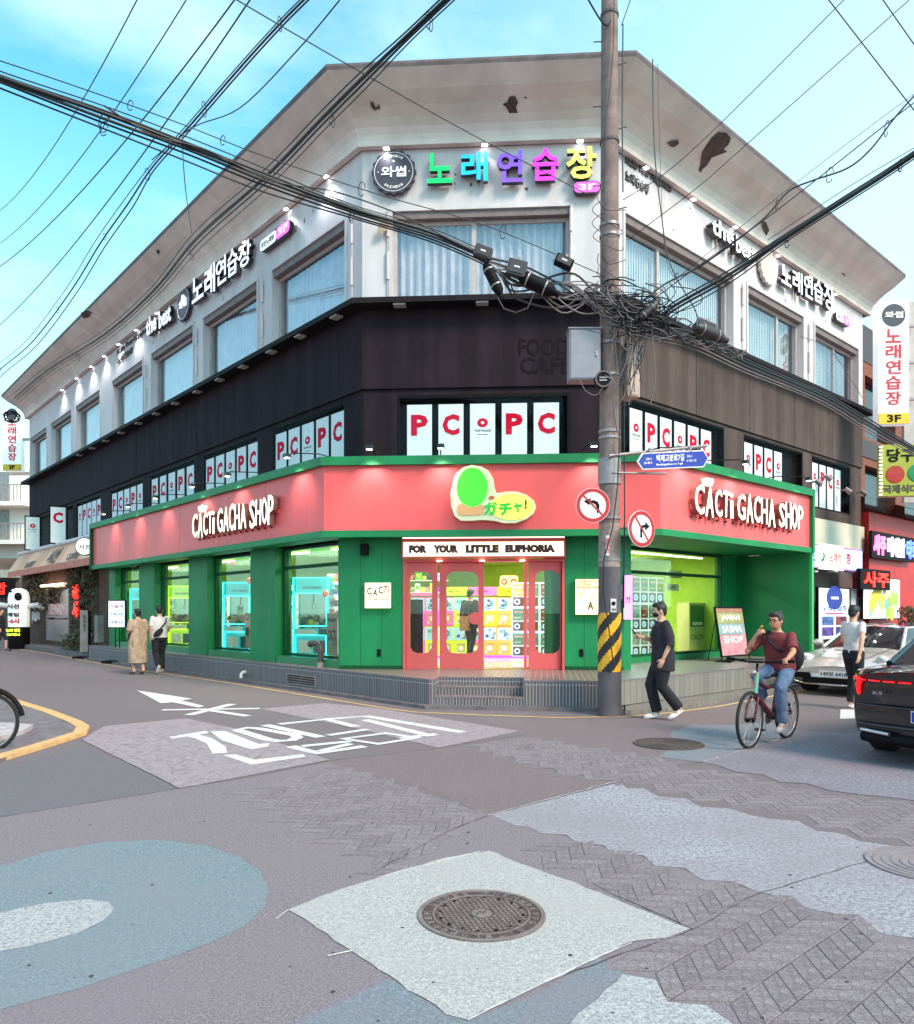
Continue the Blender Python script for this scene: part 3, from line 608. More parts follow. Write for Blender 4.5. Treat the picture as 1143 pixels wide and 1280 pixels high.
for a_, b_, fr_ in ((0, dx0, GC), (dx1, GCW, GC)):
    for k_ in (1, 2): bpart(MB().box(a_+(b_-a_)*k_/3-.003, a_+(b_-a_)*k_/3+.003, -.003, -.0005, ZP+.01, ZC-.02), 'panel_seam', M_greend, fr_)
    bpart(MB().box(a_+.002, b_-.002, -.012, -.0005, ZP, ZP+.07), 'skirting', M_greend, fr_)
# ================================================================ ground
def stipple(name, c1, c2, scale=38, ramp=(.38, .60), rough=.85, big=None, bump=.5):
    """Road surface with aggregate speckle and large worn areas."""
    m = mat(name, c1, rough=rough, rgb2=c2, scale=scale, ramp=ramp, bump=bump, bscale=140, detail=6, speck=(110, .30), spec=.12)
    if big:
        n = m.node_tree; b = n.nodes['Principled BSDF']; src = b.inputs['Base Color'].links[0].from_socket
        t = n.nodes.new('ShaderNodeTexCoord'); z = n.nodes.new('ShaderNodeTexNoise'); z.inputs['Scale'].default_value = big[1]; z.inputs['Detail'].default_value = 7; z.inputs['Roughness'].default_value = .6
        r = n.nodes.new('ShaderNodeValToRGB'); r.color_ramp.elements[0].position, r.color_ramp.elements[1].position = big[2], big[3]; r.color_ramp.elements[1].color = (.68, .68, .68, 1)
        x = n.nodes.new('ShaderNodeMixRGB'); x.inputs[2].default_value = (*wb(lin(big[0])), 1)
        n.links.new(t.outputs['Object'], z.inputs['Vector']); n.links.new(z.outputs[0], r.inputs[0]); n.links.new(r.outputs[0], x.inputs[0]); n.links.new(src, x.inputs[1]); n.links.new(x.outputs[0], b.inputs['Base Color'])
    return m
G_base = stipple('asphalt_main', (128, 121, 126), (113, 105, 111), 42, big=((116, 107, 113), .55, .42, .62))
G_cool = stipple('asphalt_cool', (121, 119, 125), (108, 105, 112), 42, big=((113, 108, 115), .6, .42, .62))
G_warm = stipple('asphalt_warm', (130, 119, 124), (117, 107, 112), 42, big=((121, 111, 116), .7, .42, .62))
G_lilac = stipple('asphalt_lilac', (138, 131, 138), (121, 114, 122), 55, ramp=(.3, .62), big=((127, 119, 127), .8, .44, .62))
G_patch = stipple('pale_cobble_print', (166, 158, 166), (143, 132, 142), 12, big=((149, 138, 146), 1.2, .4, .6))
G_blue = stipple('blue_paint', (130, 146, 155), (108, 126, 138), 60, ramp=(.3, .58), big=((124, 132, 142), .9, .42, .60))
G_blue2 = stipple('blue_paint_worn', (126, 142, 154), (112, 120, 130), 50, ramp=(.3, .6), big=((126, 124, 132), .9, .40, .58))
G_pale = stipple('pale_blue_white_paint', (168, 172, 182), (130, 126, 136), 34, ramp=(.36, .58), big=((138, 134, 142), 1.0, .40, .60))
G_worn = stipple('worn_pale_paint', (150, 150, 162), (119, 114, 125), 34, ramp=(.36, .62), big=((119, 113, 124), .8, .38, .6))
G_white = stipple('white_speckled_paint', (174, 178, 183), (142, 144, 152), 46, ramp=(.34, .52))
G_cream = stipple('cream_white_paint', (178, 180, 182), (162, 163, 165), 40, ramp=(.3, .6), big=((165, 164, 164), 1.4, .46, .66), bump=.4)
M_mark = mat('road_marking_white', (204, 206, 208), rough=.7, rgb2=(150, 146, 152), scale=26, ramp=(.33, .43), bump=.3, detail=8, spec=.15)
M_yel = mat('road_marking_yellow', (206, 172, 112), rough=.65, rgb2=(180, 146, 96), scale=9, ramp=(.3, .55))
M_yel2 = mat('kerb_yellow', (212, 174, 120), rough=.8, rgb2=(190, 150, 102), scale=8)
def sheet(name, polys, m, z, parent=None, jitter=0.0, kind='structure', thick=.004):
    mb = MB(); rj = random.Random(hash(name) % 1000)
    for P in polys:
        q = [G(*p) for p in P]
        if jitter:
            o = []
            for a, b in zip(q, q[1:] + q[:1]):
                L_ = math.dist(a, b); n = max(1, int(L_/.07))
                for k in range(n): t = k/n; o.append((a[0] + (b[0]-a[0])*t + rj.uniform(-1, 1)*jitter, a[1] + (b[1]-a[1])*t + rj.uniform(-1, 1)*jitter))
            q = o
        mb.poly([(x, y, z) for x, y in q])
    o = mb.build(name, m, parent)
    if kind: o['kind'] = kind
    return o
mb = MB(); N_ = 24
for i in range(N_):
    a, b = 2*math.pi*i/N_, 2*math.pi*(i+1)/N_; mb.add([(0, 12, 0), (700*math.cos(a), 12 + 700*math.sin(a), 0), (700*math.cos(b), 12 + 700*math.sin(b), 0)], [(0, 1, 2)])
road = tag(mb.build('road', G_base, merge=1e-4), kind='structure')
mb = MB(); mb.poly([(-30, -6, -.4), (30, -6, -.4), (30, 40, -.4), (-30, 40, -.4)])
# tinted asphalt fields and coloured paint, each a sheet above the last
sheet('cool_asphalt', [[(-700, 1180), (0, 958), (60, 945), (108, 932), (225, 986), (0, 1022), (-700, 1150)]], G_cool, .0010)
sheet('warm_asphalt', [[(410, 953), (548, 936), (585, 933), (700, 966), (770, 980), (613, 1019), (600, 1015), (530, 985), (450, 966)], [(600, 897), (740, 899), (880, 885), (1010, 872), (830, 930), (860, 955), (655, 919)]], G_warm, .0012)
sheet('lilac_asphalt', [[(-600, 1230), (0, 1022), (225, 986), (300, 975), (410, 953), (450, 966), (613, 1019), (660, 1034), (760, 1060), (1000, 1130), (1143, 1175), (2200, 1400), (2200, 2600), (-900, 2600), (-900, 1500)]], G_lilac, .0014)
P_patch1 = [(102, 925), (130, 908), (232, 898), (300, 912), (412, 950), (225, 986)]
P_patch2 = [(326, 886), (408, 879), (470, 885), (650, 914), (548, 935), (452, 912)]
sheet('pale_printed_patch', [P_patch1, P_patch2], G_patch, .0030)
sheet('blue_painted_loop', [[(-260, 1150), (0, 1083), (60, 1065), (130, 1053), (200, 1050), (260, 1058), (300, 1072), (325, 1090), (337, 1112), (330, 1135), (305, 1158), (270, 1176), (200, 1202), (100, 1236), (0, 1263), (-260, 1350)]], G_blue, .0028, jitter=.004)
sheet('white_painted_loop', [[(-260, 1180), (0, 1142), (60, 1129), (110, 1125), (136, 1128), (143, 1137), (130, 1152), (95, 1168), (40, 1183), (0, 1190), (-260, 1240)]], G_white, .0042, jitter=.006)
ZIGT = [(775, 978), (784, 986), (805, 986), (823, 996), (856, 998), (876, 1009), (912, 1011), (937, 1019), (963, 1024), (999, 1027), (1019, 1039), (1050, 1042), (1075, 1052), (1143, 1062), (1400, 1125)]
ZIGB = [(1400, 1230), (1143, 1173), (1090, 1167), (1065, 1146), (1009, 1136), (993, 1126), (942, 1113), (917, 1103), (876, 1100), (856, 1085), (820, 1083), (805, 1070), (769, 1067), (754, 1057), (718, 1052), (708, 1044), (677, 1042), (662, 1034), (644, 1032), (613, 1019)]
sheet('pale_zigzag_band', [ZIGT + ZIGB], G_pale, .0030, jitter=.005)
sheet('blue_patch', [[(822, 946), (840, 936), (838, 916), (866, 906), (905, 907), (960, 903), (1000, 915), (940, 935), (905, 948), (876, 953)]], G_blue2, .0030, jitter=.003)
sheet('worn_zigzag_band', [[(876, 953), (905, 947), (940, 934), (1000, 914), (1075, 917), (1150, 926), (1400, 960), (1400, 1040), (1143, 1001), (1110, 997), (1070, 993), (1035, 988), (1010, 980), (975, 978), (955, 969), (920, 965), (900, 958)]], G_worn, .0044, jitter=.005)
sheet('blue_painted_band', [[(583, 1276), (662, 1248), (749, 1197), (779, 1218), (745, 1250), (700, 1290), (560, 1500), (200, 1500), (330, 1310), (367, 1281), (440, 1246), (485, 1224), (510, 1238), (560, 1269)]], G_blue2, .0030, jitter=.003)
sheet('white_speckled_band', [[(779, 1218), (820, 1225), (835, 1254), (886, 1259), (917, 1281), (1000, 1340), (1100, 1500), (560, 1500), (700, 1290), (745, 1250)]], G_white, .0044, jitter=.008)
sheet('cream_square', [[(360, 1138), (400, 1122), (480, 1095), (560, 1072), (612, 1064), (650, 1080), (720, 1105), (790, 1134), (862, 1162), (830, 1174), (790, 1178), (700, 1221), (640, 1250), (583, 1276), (560, 1268), (510, 1238), (440, 1190)]], G_cream, .0056, jitter=.009)
# chevron paving: parallelogram blocks in columns that run along the right-hand street
M_pav = [stipple('paver_lilac_a', (139, 132, 138), (122, 115, 122), 40), stipple('paver_lilac_b', (134, 127, 133), (118, 111, 118), 40), stipple('paver_lilac_c', (143, 136, 142), (126, 119, 126), 40)]
M_joint = mat('dark_joint', (116, 107, 113), rough=.95, var=.1, spec=.1)
regs = [[(290, 990), (430, 958), (455, 966), (605, 1018), (575, 1032), (500, 1090), (478, 1092), (380, 1040)],
        [(585, 934), (655, 919), (862, 956), (776, 980), (700, 968)],
        [(655, 1062), (700, 1048), (760, 1064), (850, 1094), (1000, 1134), (1060, 1152), (1143, 1178), (1300, 1215), (1300, 1500), (1110, 1500), (925, 1284), (886, 1256), (840, 1252), (824, 1222), (785, 1214), (800, 1182), (868, 1163), (740, 1106)],
        [(790, 978), (850, 962), (900, 965), (980, 983), (1110, 1002), (1250, 1030), (1250, 1080), (1143, 1058), (1060, 1042), (1000, 1023), (900, 1004), (830, 990)]]
def inside(p, P):
    c = False; n = len(P)
    for i in range(n):
        a, b = P[i], P[(i+1) % n]
        if (a[1] > p[1]) != (b[1] > p[1]) and p[0] < (b[0]-a[0])*(p[1]-a[1])/(b[1]-a[1]) + a[0]: c = not c
    return c
rg = [[G(*p) for p in P] for P in regs]
CW, PT = .172, .132
def paver_mesh(sgn, k, inset=.0038):
    w2, t2 = CW/2-inset, PT/2-inset; sl_ = sgn*w2
    pts = [(-t2 - sl_, -w2), (t2 - sl_, -w2), (t2 + sl_, w2), (-t2 + sl_, w2)]
    mb = MB(); n = 4; e = .004
    top = [(x*(1-.012), y*(1-.016)) for x, y in pts]
    mb.add([(x, y, 0) for x, y in pts] + [(x, y, .0024) for x, y in top], [(4, 5, 6, 7)] + [(i, (i+1) % 4, 4+(i+1) % 4, 4+i) for i in range(4)])
    o = mb.build('tmp', M_pav[k]); d = o.data; bpy.data.objects.remove(o); return d
PMESH = {(s, k): paver_mesh(s, k) for s in (1, -1) for k in range(3)}
ang = math.atan2(DR[1], DR[0]); cand = []; rp_ = random.Random(8)
for i in range(-60, 60):
    for j in range(-60, 90):
        sgn = 1 if i % 2 else -1
        u = j*PT + (0 if sgn > 0 else .02); v = i*CW
        x = u*DR[0] - v*DR[1]; y = u*DR[1] + v*DR[0] + 4
        if y < 2.2: continue
        for q, P in enumerate(rg):
            if inside((x, y), P): cand.append((y, x, sgn, q)); break
cand.sort(); keep = []
for idx, (y, x, sgn, q) in enumerate(cand):
    px = CX + F*x/y
    keep.append((idx, y, x, sgn, q, -60 < px < 1200 and CY + H*F/y < 1290))
vis = [c for c in keep if c[5]][:300]; vs_ = {c[0] for c in vis}; mb = MB(); first = None
for idx, y, x, sgn, q, ok in keep:
    k = rp_.randrange(3); m = Matrix.Translation((x, y, .0018 if q != 3 else .0001)) @ Matrix.Rotation(ang + rp_.uniform(-.012, .0062), 4, 'Z') @ Matrix.Translation((0, 0, rp_.uniform(-.0004, .0005)))
    if idx in vs_: place('paver', PMESH[(sgn, k)], road, m)
    else:
        d = PMESH[(sgn, k)]; mb.add([m @ v.co for v in d.vertices], [tuple(p.vertices) for p in d.polygons], k)
o = mb.build('far_pavers', M_pav, road); o['kind'] = 'stuff'
mb = MB()
for idx, y, x, sgn, q, ok in keep:
    if q == 3 or (q == 2 and rp_.random() < .30): continue
    w2, t2 = CW/2+.001, PT/2+.001; m = Matrix.Translation((x, y, .0024)) @ Matrix.Rotation(ang, 4, 'Z'); mb.add([m @ Vector(p) for p in ((-t2-sgn*w2, -w2, 0), (t2-sgn*w2, -w2, 0), (t2+sgn*w2, w2, 0), (-t2+sgn*w2, w2, 0))], [(0, 1, 2, 3)])
mb.build('joint_bed', M_joint, road)['kind'] = 'stuff'
# cracked joints of the pale printed patches: short raised dark lines
mb = MB(); rk = random.Random(5)
for P in (P_patch1, P_patch2):
    q = [G(*p) for p in P]; xs = [p[0] for p in q]; ys = [p[1] for p in q]
    for _ in range(420):
        x, y = rk.uniform(min(xs), max(xs)), rk.uniform(min(ys), max(ys))
        if not inside((x, y), q): continue
        a = ang + rk.choice((0, 1.57, .8, -.6)) + rk.uniform(-.25, .25); l = rk.uniform(.05, .14); w2 = .004; dx, dy = math.cos(a), math.sin(a)
        mb.poly([(x - dx*l + dy*w2, y - dy*l - dx*w2, .0038), (x + dx*l*.2 + dy*w2*1.5, y + dy*l*.2 - dx*w2*1.5, .0038), (x + dx*l, y + dy*l, .0038), (x + dx*l*.2 - dy*w2, y + dy*l*.2 + dx*w2, .0038)])
mb.build('patch_joints', M_joint, road)['kind'] = 'stuff'
# road markings (strokes given by the photo, laid on the road at real width)
def stroke(mb, pts, w_, z=.0050, closed=False):
    P = [Vector((*G(*p), z)) for p in pts]; n = len(P); up = Vector((0, 0, 1)); Lf, Rt = [], []
    for i, p in enumerate(P):
        if closed: a, b = P[i-1], P[(i+1) % n]
        else: a, b = P[max(i-1, 0)], P[min(i+1, n-1)]
        t = (b-a).normalized(); s = up.cross(t)*w_/2; Lf.append(p+s); Rt.append(p-s)
    m = n if closed else n-1
    for i in range(m): j = (i+1) % n; mb.add([Lf[i], Lf[j], Rt[j], Rt[i]], [(0, 1, 2, 3)])
def zq(*pts): return [(150 + x/2.286, 840 + y/2.286) for x, y in pts]
def marking(name, fn, m=M_mark, label=None):
    mb = MB(); fn(mb); o = mb.build(name, m, road); return o
def fpoly(mb, pts, z=.0050): mb.poly([(*G(*p), z) for p in pts])
def f_arrow(mb):
    fpoly(mb, zq((48, 53), (207, 77), (176, 82), (242, 98), (224, 102), (150, 87), (118, 90)))
marking('arrow_marking', f_arrow)
marking('cross_marking', lambda mb: (stroke(mb, zq((120, 109), (400, 105)), .16), stroke(mb, zq((322, 92), (196, 124)), .17, .0056), stroke(mb, zq((262, 111), (366, 127)), .15, .0062)))
def f_text1(mb):
    fpoly(mb, zq((294, 238), (332, 237), (386, 252), (524, 236), (531, 243), (376, 266)))
    fpoly(mb, zq((140, 187), (245, 169), (256, 175), (150, 192)), .0056)
    fpoly(mb, zq((178, 183), (213, 177), (262, 190), (302, 214), (308, 232), (266, 235), (248, 206), (216, 191)), .0062)
    fpoly(mb, zq((258, 171), (302, 170), (396, 207), (428, 205), (424, 214), (378, 223), (352, 216), (290, 196)), .0068)
marking('road_lettering', f_text1)
marking('road_lettering', lambda mb: stroke(mb, zq((335, 166), (365, 160), (395, 162), (500, 181), (508, 188), (490, 196), (455, 198), (425, 194)), .15, closed=True))
def f_text2(mb):
    stroke(mb, zq((415, 152), (575, 187)), .16); stroke(mb, zq((455, 150), (590, 136), (675, 157)), .16, .0056)
    stroke(mb, zq((595, 182), (708, 165)), .13, .0062)
marking('road_lettering', f_text2)
def f_text3(mb):
    stroke(mb, zq((488, 213), (566, 233), (700, 213)), .15); stroke(mb, zq((520, 213), (660, 199)), .13, .0056); stroke(mb, zq((570, 228), (660, 206)), .12, .0062)
    stroke(mb, zq((640, 192), (760, 176), (850, 189), (740, 207)), .14, .0068, closed=True)
marking('road_lettering', f_text3)
marking('road_lettering', lambda mb: (stroke(mb, zq((585, 136), (705, 127), (980, 173)), .17), stroke(mb, zq((700, 137), (890, 184)), .15, .0056), stroke(mb, zq((800, 190), (905, 178)), .12, .0062)))
marking('lane_block', lambda mb: fpoly(mb, [(1051, 887), (1078, 886), (1100, 897), (1050, 899)]))
# edge lines
sheet('yellow_edge_line', [], M_yel, 0) if 0 else None
mb = MB(); stroke(mb, [(-60, 801), (0, 807.5), (60, 817), (98, 824.5), (157, 835), (278, 852.5), (350, 864), (420, 875.5), (460, 882), (490, 887), (520, 890.5), (600, 894), (700, 897.5), (780, 896), (840, 891), (900, 883), (952, 873), (1010, 862)], .075, .0050)
tag(mb.build('yellow_edge_line', M_yel), kind='structure')
# brick pavement wedge on the right, with a raised edge
def raised(name, pts, h, m, kind='structure'):
    mb = MB(); mb.prism([G(*p) for p in pts], 0, h); o = mb.build(name, m); o['kind'] = kind; return o
M_brickp = tile_mat('brick_pavement', .22, .11, (140, 122, 112), (124, 108, 102), (104, 94, 90), rough=.8, offs=.5, uvw='xy', msize=.008, bump=.8)
raised('right_pavement', [(782, 893), (835, 889), (895, 880), (950, 868), (1000, 858), (960, 851), (880, 868), (782, 886)], .05, M_brickp)
raised('left_pavement', [(-700, 1135), (0, 953), (100, 921), (110, 915), (60, 893), (0, 874), (-250, 820), (-800, 820)], .035, mat('worn_pavement', (120, 110, 116), rough=.85, rgb2=(96, 88, 94), scale=5, bump=.4, bscale=30))
def band(name, pts, w_, h, m):
    P = [Vector((*G(*p), 0)) for p in pts]; mb = MB(); up = Vector((0, 0, 1)); Lf, Rt = [], []
    for i, p in enumerate(P):
        t = (P[min(i+1, len(P)-1)] - P[max(i-1, 0)]).normalized(); s = up.cross(t)*w_/2; Lf.append(p+s); Rt.append(p-s)
    q = Lf + Rt[::-1]; mb.prism([(v.x, v.y) for v in q], 0, h); o = mb.build(name, m); o['kind'] = 'structure'; return o
band('yellow_kerb', [(-300, 818), (0, 873), (60, 892), (95, 906), (104, 912), (100, 919), (60, 932), (0, 950), (-200, 1005)], .16, .045, M_yel2)
# paving stones on the left corner
raised('kerb_stone_slab', [(-40, 925), (0, 911), (42, 914), (30, 921), (-20, 936)], .09, mat('pale_slab', (176, 170, 176), rough=.8, var=.1))
# ---- platform in front of the shop
pfl = LF.w(-13.9, -1.25); c0 = Vector((-.45, 12.25, 0)); c1 = Vector((2.25, 11.93, 0)); rr0 = RF.w(-2.05, -1.9); rr1 = RF.w(6.6, -1.9)
plat = thing('shop_platform', 'raised tiled platform with ribbed grey riser and three steps round the shop corner', 'platform', Matrix.Translation((0, 13, 0)))
PI_ = plat.matrix_basis.inverted(); kb = .06
s0 = c0 + (c1-c0)*.03; s1 = c0 + (c1-c0)*.56; nin = Vector((.118, .993, 0)); sdp = .52
def pw_(mb, name, m, mm=None): return mb.build(name, m, plat, PI_ if mm is None else PI_ @ mm)
top = [pfl, c0, s0, s0+nin*sdp, s1+nin*sdp, s1, c1, rr0, rr1, RF.w(6.6, .6), RF.w(-.3, .2), LF.w(.2, -.5), LF.w(-13.9, -.5)]
fd = (c1-c0).normalized(); FP = Frame((c0.x, c0.y), (fd.x, fd.y)); FI = FP.m.inverted()
mb = MB(); mb.poly([FI @ Vector((p.x, p.y, ZP)) for p in top]); pw_(mb, 'deck', M_floor, FP.m)
mb = MB(); mb.poly([RF.m.inverted() @ Vector((p.x, p.y, ZP+.003)) for p in (c1 + (rr0-c1)*.3, rr0, rr1, RF.w(6.6, .5), RF.w(.5, .3), RF.w(-.2, -.72))]); pw_(mb, 'grey_deck', M_floorg, RF.m)
def riser(a, b, z0, z1, name='riser', m=None, cap=True):
    d = b-a; f = Frame((a.x, a.y), (d.x, d.y)); l = d.length
    mb = MB(); mb.quad((0, 0, z0), (l, 0, z0), (l, 0, z1), (0, 0, z1)); o = pw_(mb, name, m or M_riser, f.m)
    if cap:
        mb = MB(); mb.box(0, l, -.006, .04, z1-.022, z1+.002); pw_(mb, 'nosing', mat('nosing_tile', (120, 110, 114), rough=.4, var=.1), f.m)
    return o
riser(pfl, c0, kb, ZP); riser(c0, s0, kb, ZP); riser(s1, c1, kb, ZP); riser(c1, rr0, kb, ZP); riser(rr0, rr1, kb, ZP, m=tile_mat('riser_right', .16, .5, (140, 128, 122), (124, 112, 108), (96, 88, 86)))
riser(s0+nin*sdp, s0, .0, ZP, cap=False); riser(s1, s1+nin*sdp, 0, ZP, cap=False)
for k in range(3):
    z1 = ZP - (ZP-kb)*k/3; z0 = ZP - (ZP-kb)*(k+1)/3; d = sdp - .26*k
    a, b = s0 + nin*d, s1 + nin*d; riser(a, b, z0, z1, 'step_riser')
    if k < 2:
        dd = b-a; f = Frame((a.x, a.y), (dd.x, dd.y)); mb = MB(); mb.quad((0, -.26, z0), (dd.length, -.26, z0), (dd.length, 0, z0), (0, 0, z0)); pw_(mb, 'step_tread', M_floor, f.m)
# kerb along the platform
def off(p, q, d): t = (q-p).normalized(); return Vector((t.y, -t.x, 0))*d
k_in = [pfl, c0, c1, rr0]; o0 = off(pfl, c0, .14); o1 = off(c0, c1, .14); o2 = off(c1, rr0, .14)
k_out = [pfl+o0, c0+(o0+o1)*.55, c1+(o1+o2)*.6, rr0+o2]
mb = MB(); mb.prism([(p.x, p.y) for p in k_out + [p for p in (rr0+Vector((0,.1,0)), c1+Vector((0,.1,0)), c0+Vector((0,.1,0)), pfl+Vector((0.1,.1,0)))]], 0, kb)
tag(mb.build('kerb', M_kerb), kind='structure')
# vent grate in the left riser, pipes standing on the ledge
fl = Frame((pfl.x, pfl.y), ((c0-pfl).x, (c0-pfl).y))
x0, x1 = fl.x(359), fl.x(395); t = thing('vent_grate', 'low metal slatted vent set in the grey riser under the large window', 'vent', fl.m @ T(x0, -.012, .10)); w_ = x1-x0
mb = MB(); frame_rect(mb, 0, w_, 0, .2, .02, 0, .02); mb.build('frame', M_conc, t); MB().box(.02, w_-.02, .009, .012, .02, .18).build('backing', M_black, t)
for k in range(3): MB().box(.02, w_-.02, 0, .012, .045+k*.045, .06+k*.045).build('slat', M_conc, t)
M_pipe = mat('dark_brown_pipe', (74, 58, 58), rough=.35, var=.1)
x = fl.x(391); t = thing('curved_vent_pipe', 'thick brown goose neck pipe rising from the ledge under the large claw machine window', 'pipe', fl.m @ T(x, .18, ZP))
mb = MB(); P = [(0, 0, 0), (0, 0, .32)] + [(-.15 + .15*math.cos(a), 0, .32 + .15*math.sin(a)) for a in (.3, .6, .9, 1.2, 1.5)] + [(-.26, 0, .47), (-.34, 0, .45)]
mb.tube(P, .055, 12, caps=False); mb.build('bend', M_pipe, t); MB().cyl((0, 0, 0), (0, 0, .10), .075, 14).build('collar', M_conc, t); mb = MB(); mb.cyl((-.34, 0, .45), (-.375, 0, .445), .068, 14); mb.build('mouth_ring', M_pipe, t)
x = fl.x(308); t = thing('white_elbow_pipe', 'short white plastic elbow pipe sticking out of the riser left of the vent grate', 'pipe', fl.m @ T(x, -.02, .06))
mb = MB(); mb.tube([(0, .02, .16), (0, -.05, .17), (0, -.10, .13), (0, -.105, .04)], .035, 10); mb.build('elbow', mat('white_plastic', (214, 210, 208), rough=.4, var=.05), t); MB().cyl((0, .02, .16), (0, .0, .16), .05, 12).build('flange', M_conc, t)

# seams and hairline cracks of the resurfaced fields, chalky paint edges
M_seam = mat('tar_seam', (78, 70, 76), rough=.8, var=.1, spec=.15); rs = random.Random(31)
def rough_line(mb, pts, w_, z, step=.09, amp=.008):
    P = [Vector((*G(*p), z)) for p in pts]; q = []
    for a, b in zip(P, P[1:]):
        n = max(1, int((b-a).length/step))
        for k in range(n): v = a.lerp(b, k/n); q.append(v + Vector((rs.uniform(-amp, amp), rs.uniform(-amp, amp), 0)))
    q.append(P[-1]); up = Vector((0, 0, 1))
    for i in range(len(q)-1): t = (q[i+1]-q[i]).normalized(); s_ = up.cross(t)*w_*rs.uniform(.3, .8); mb.add([q[i]+s_, q[i+1]+s_, q[i+1]-s_, q[i]-s_], [(0, 1, 2, 3)])
mb = MB()
for pts in ([(-60, 1032), (0, 1022), (225, 986), (412, 951), (548, 935), (655, 919)], [(102, 925), (225, 986)], [(775, 978), (613, 1019)], [(862, 957), (1010, 915)], [(740, 1106), (868, 1163), (940, 1120), (1143, 1060)], [(613, 1019), (560, 1040), (470, 1090)], [(868, 1163), (800, 1186), (700, 1222)]): rough_line(mb, pts, .006, .0050)
for k in range(4):
    x, y = rs.uniform(500, 1100), rs.uniform(905, 1010); P = [(x, y)]
    for _ in range(5): x += rs.uniform(-34, 50); y += rs.uniform(-7, 7); P.append((x, y))
    rough_line(mb, P, .0028, .0062, .05, .012)
mb.build('asphalt_seams', M_seam, road)['kind'] = 'stuff'
mb = MB()
for pts in ([(610, 1020), (700, 996), (772, 977)], [(362, 1137), (345, 1150)], [(480, 1095), (600, 1065)], [(583, 1276), (640, 1250), (700, 1220), (790, 1180)], [(440, 1190), (410, 1196)], [(878, 953), (940, 935), (985, 921)]): rough_line(mb, pts, .007, .0064)
mb.build('chalk_edges', M_mark, road)['kind'] = 'stuff'
mb = MB()
for k in range(80):
    px, py = rs.uniform(-50, 1200), 880 + 400*rs.random()**1.3; x, y = G(px, py); r = rs.uniform(.003, .012); mb.poly([(x + r*rs.uniform(.6, 1.2)*math.cos(2*math.pi*q/7), y + r*rs.uniform(.6, 1.2)*math.sin(2*math.pi*q/7), .0068) for q in range(7)])
mb.build('gum_spots', M_seam, road)['kind'] = 'stuff'
# ---- manhole covers
M_iron = mat('cast_iron', (94, 82, 82), rough=.6, metal=.2, rgb2=(70, 60, 62), scale=14, bump=.4, bscale=120)
M_ironl = mat('worn_iron_relief', (140, 130, 130), rough=.5, metal=.25, rgb2=(112, 102, 102), scale=9)
M_iron2 = mat('pale_iron', (150, 142, 148), rough=.55, metal=.2, rgb2=(126, 118, 124), scale=9)
def manhole(px, py, r, label, style, z, mats, rot=0.0):
    x, y = G(px, py); t = thing('manhole_cover', label, 'manhole cover', T(x, y, z, rot)); a, b = mats
    mb = MB(); mb.add([(r*1.04*math.cos(2*math.pi*k/40), r*1.04*math.sin(2*math.pi*k/40), 0) for k in range(40)] + [(r*1.04*math.cos(2*math.pi*k/40), r*1.04*math.sin(2*math.pi*k/40), .004) for k in range(40)], [tuple(range(40, 80))] + [(k, (k+1) % 40, 40+(k+1) % 40, 40+k) for k in range(40)]); mb.build('plate', a, t)
    RX = Matrix.Rotation(R_(-90), 4, 'X')
    def flat(mb, name, m): return mb.build(name, m, t, Matrix.Translation((0, 0, .004)) @ RX)
    mb = MB(); mb.ring((0, 0), r*.97, r*1.04, -.005, 0, 40); flat(mb, 'rim', b if style else a)
    if style == 'grid':
        mb = MB(); mb.ring((0, 0), r*.77, r*.80, -.004, 0, 40); flat(mb, 'inner_ring', b)
        word = 'SEOUL METROPOLITAN GOVERNMENT '
        for k, ch in enumerate(word):
            if ch == ' ': continue
            an = 2*math.pi*k/len(word); g = MB(); g.text(ch, -r*.045, r*.82, r*.09, r*.12, 0, .004, 0, .01)
            ca, sa = math.cos(an), math.sin(an); g.v = [(v[0]*ca - v[2]*sa, v[1], v[0]*sa + v[2]*ca) for v in g.v]; flat(g, 'raised_letter', b)
        mb = MB(); n = 0
        for i in range(-9, 10):
            for j in range(-9, 10):
                x_, z_ = i*.075*r*1.1, j*.075*r*1.1; q = math.hypot(x_, z_)
                if r*.2 < q < r*.72: a_ = .7 if (i//3 + j//3) % 2 else -.7; mb.obox((x_, -.002, z_), Vector((math.cos(a_), 0, math.sin(a_))), Vector((0, 1, 0)), Vector((-math.sin(a_), 0, math.cos(a_))), r*.034, .002, r*.016)
        o = flat(mb, 'relief_blocks', b); o['kind'] = 'stuff'
        for k in range(16): an = 2*math.pi*k/16; flat(MB().disc((r*.68*math.cos(an), r*.68*math.sin(an)), r*.028, -.0055, -.001, 8), 'vent_hole', M_black)
        mb = MB(); mb.disc((0, 0), r*.17, -.005, 0, 24); flat(mb, 'hub', b); mb = MB(); mb.tube([(-r*.1, -.0065, -r*.05), (-r*.02, -.0065, r*.04), (r*.02, -.0065, -r*.04), (r*.1, -.0065, r*.06)], r*.016, 5); flat(mb, 'hub_mark', a)
    else:
        for q in (.85, .70, .55, .40, .25): mb = MB(); mb.ring((0, 0), r*q, r*(q+.06), -.004, 0, 36); flat(mb, 'relief_ring', b)
    return t
manhole(602, 1144.5, .315, 'brown cast iron cover with ring of raised letters in the cream square', 'grid', .0057, (M_iron, M_ironl), .3)
manhole(836, 930.5, .39, 'flat brown round cover beside the pale blue patch, between walker and cyclist', '', .0045, (M_iron, M_iron), 0)
manhole(1160, 1082, .33, 'pale grey ribbed cover cut by the right edge on the speckled band', '', .0040, (M_iron2, M_iron2), 0)
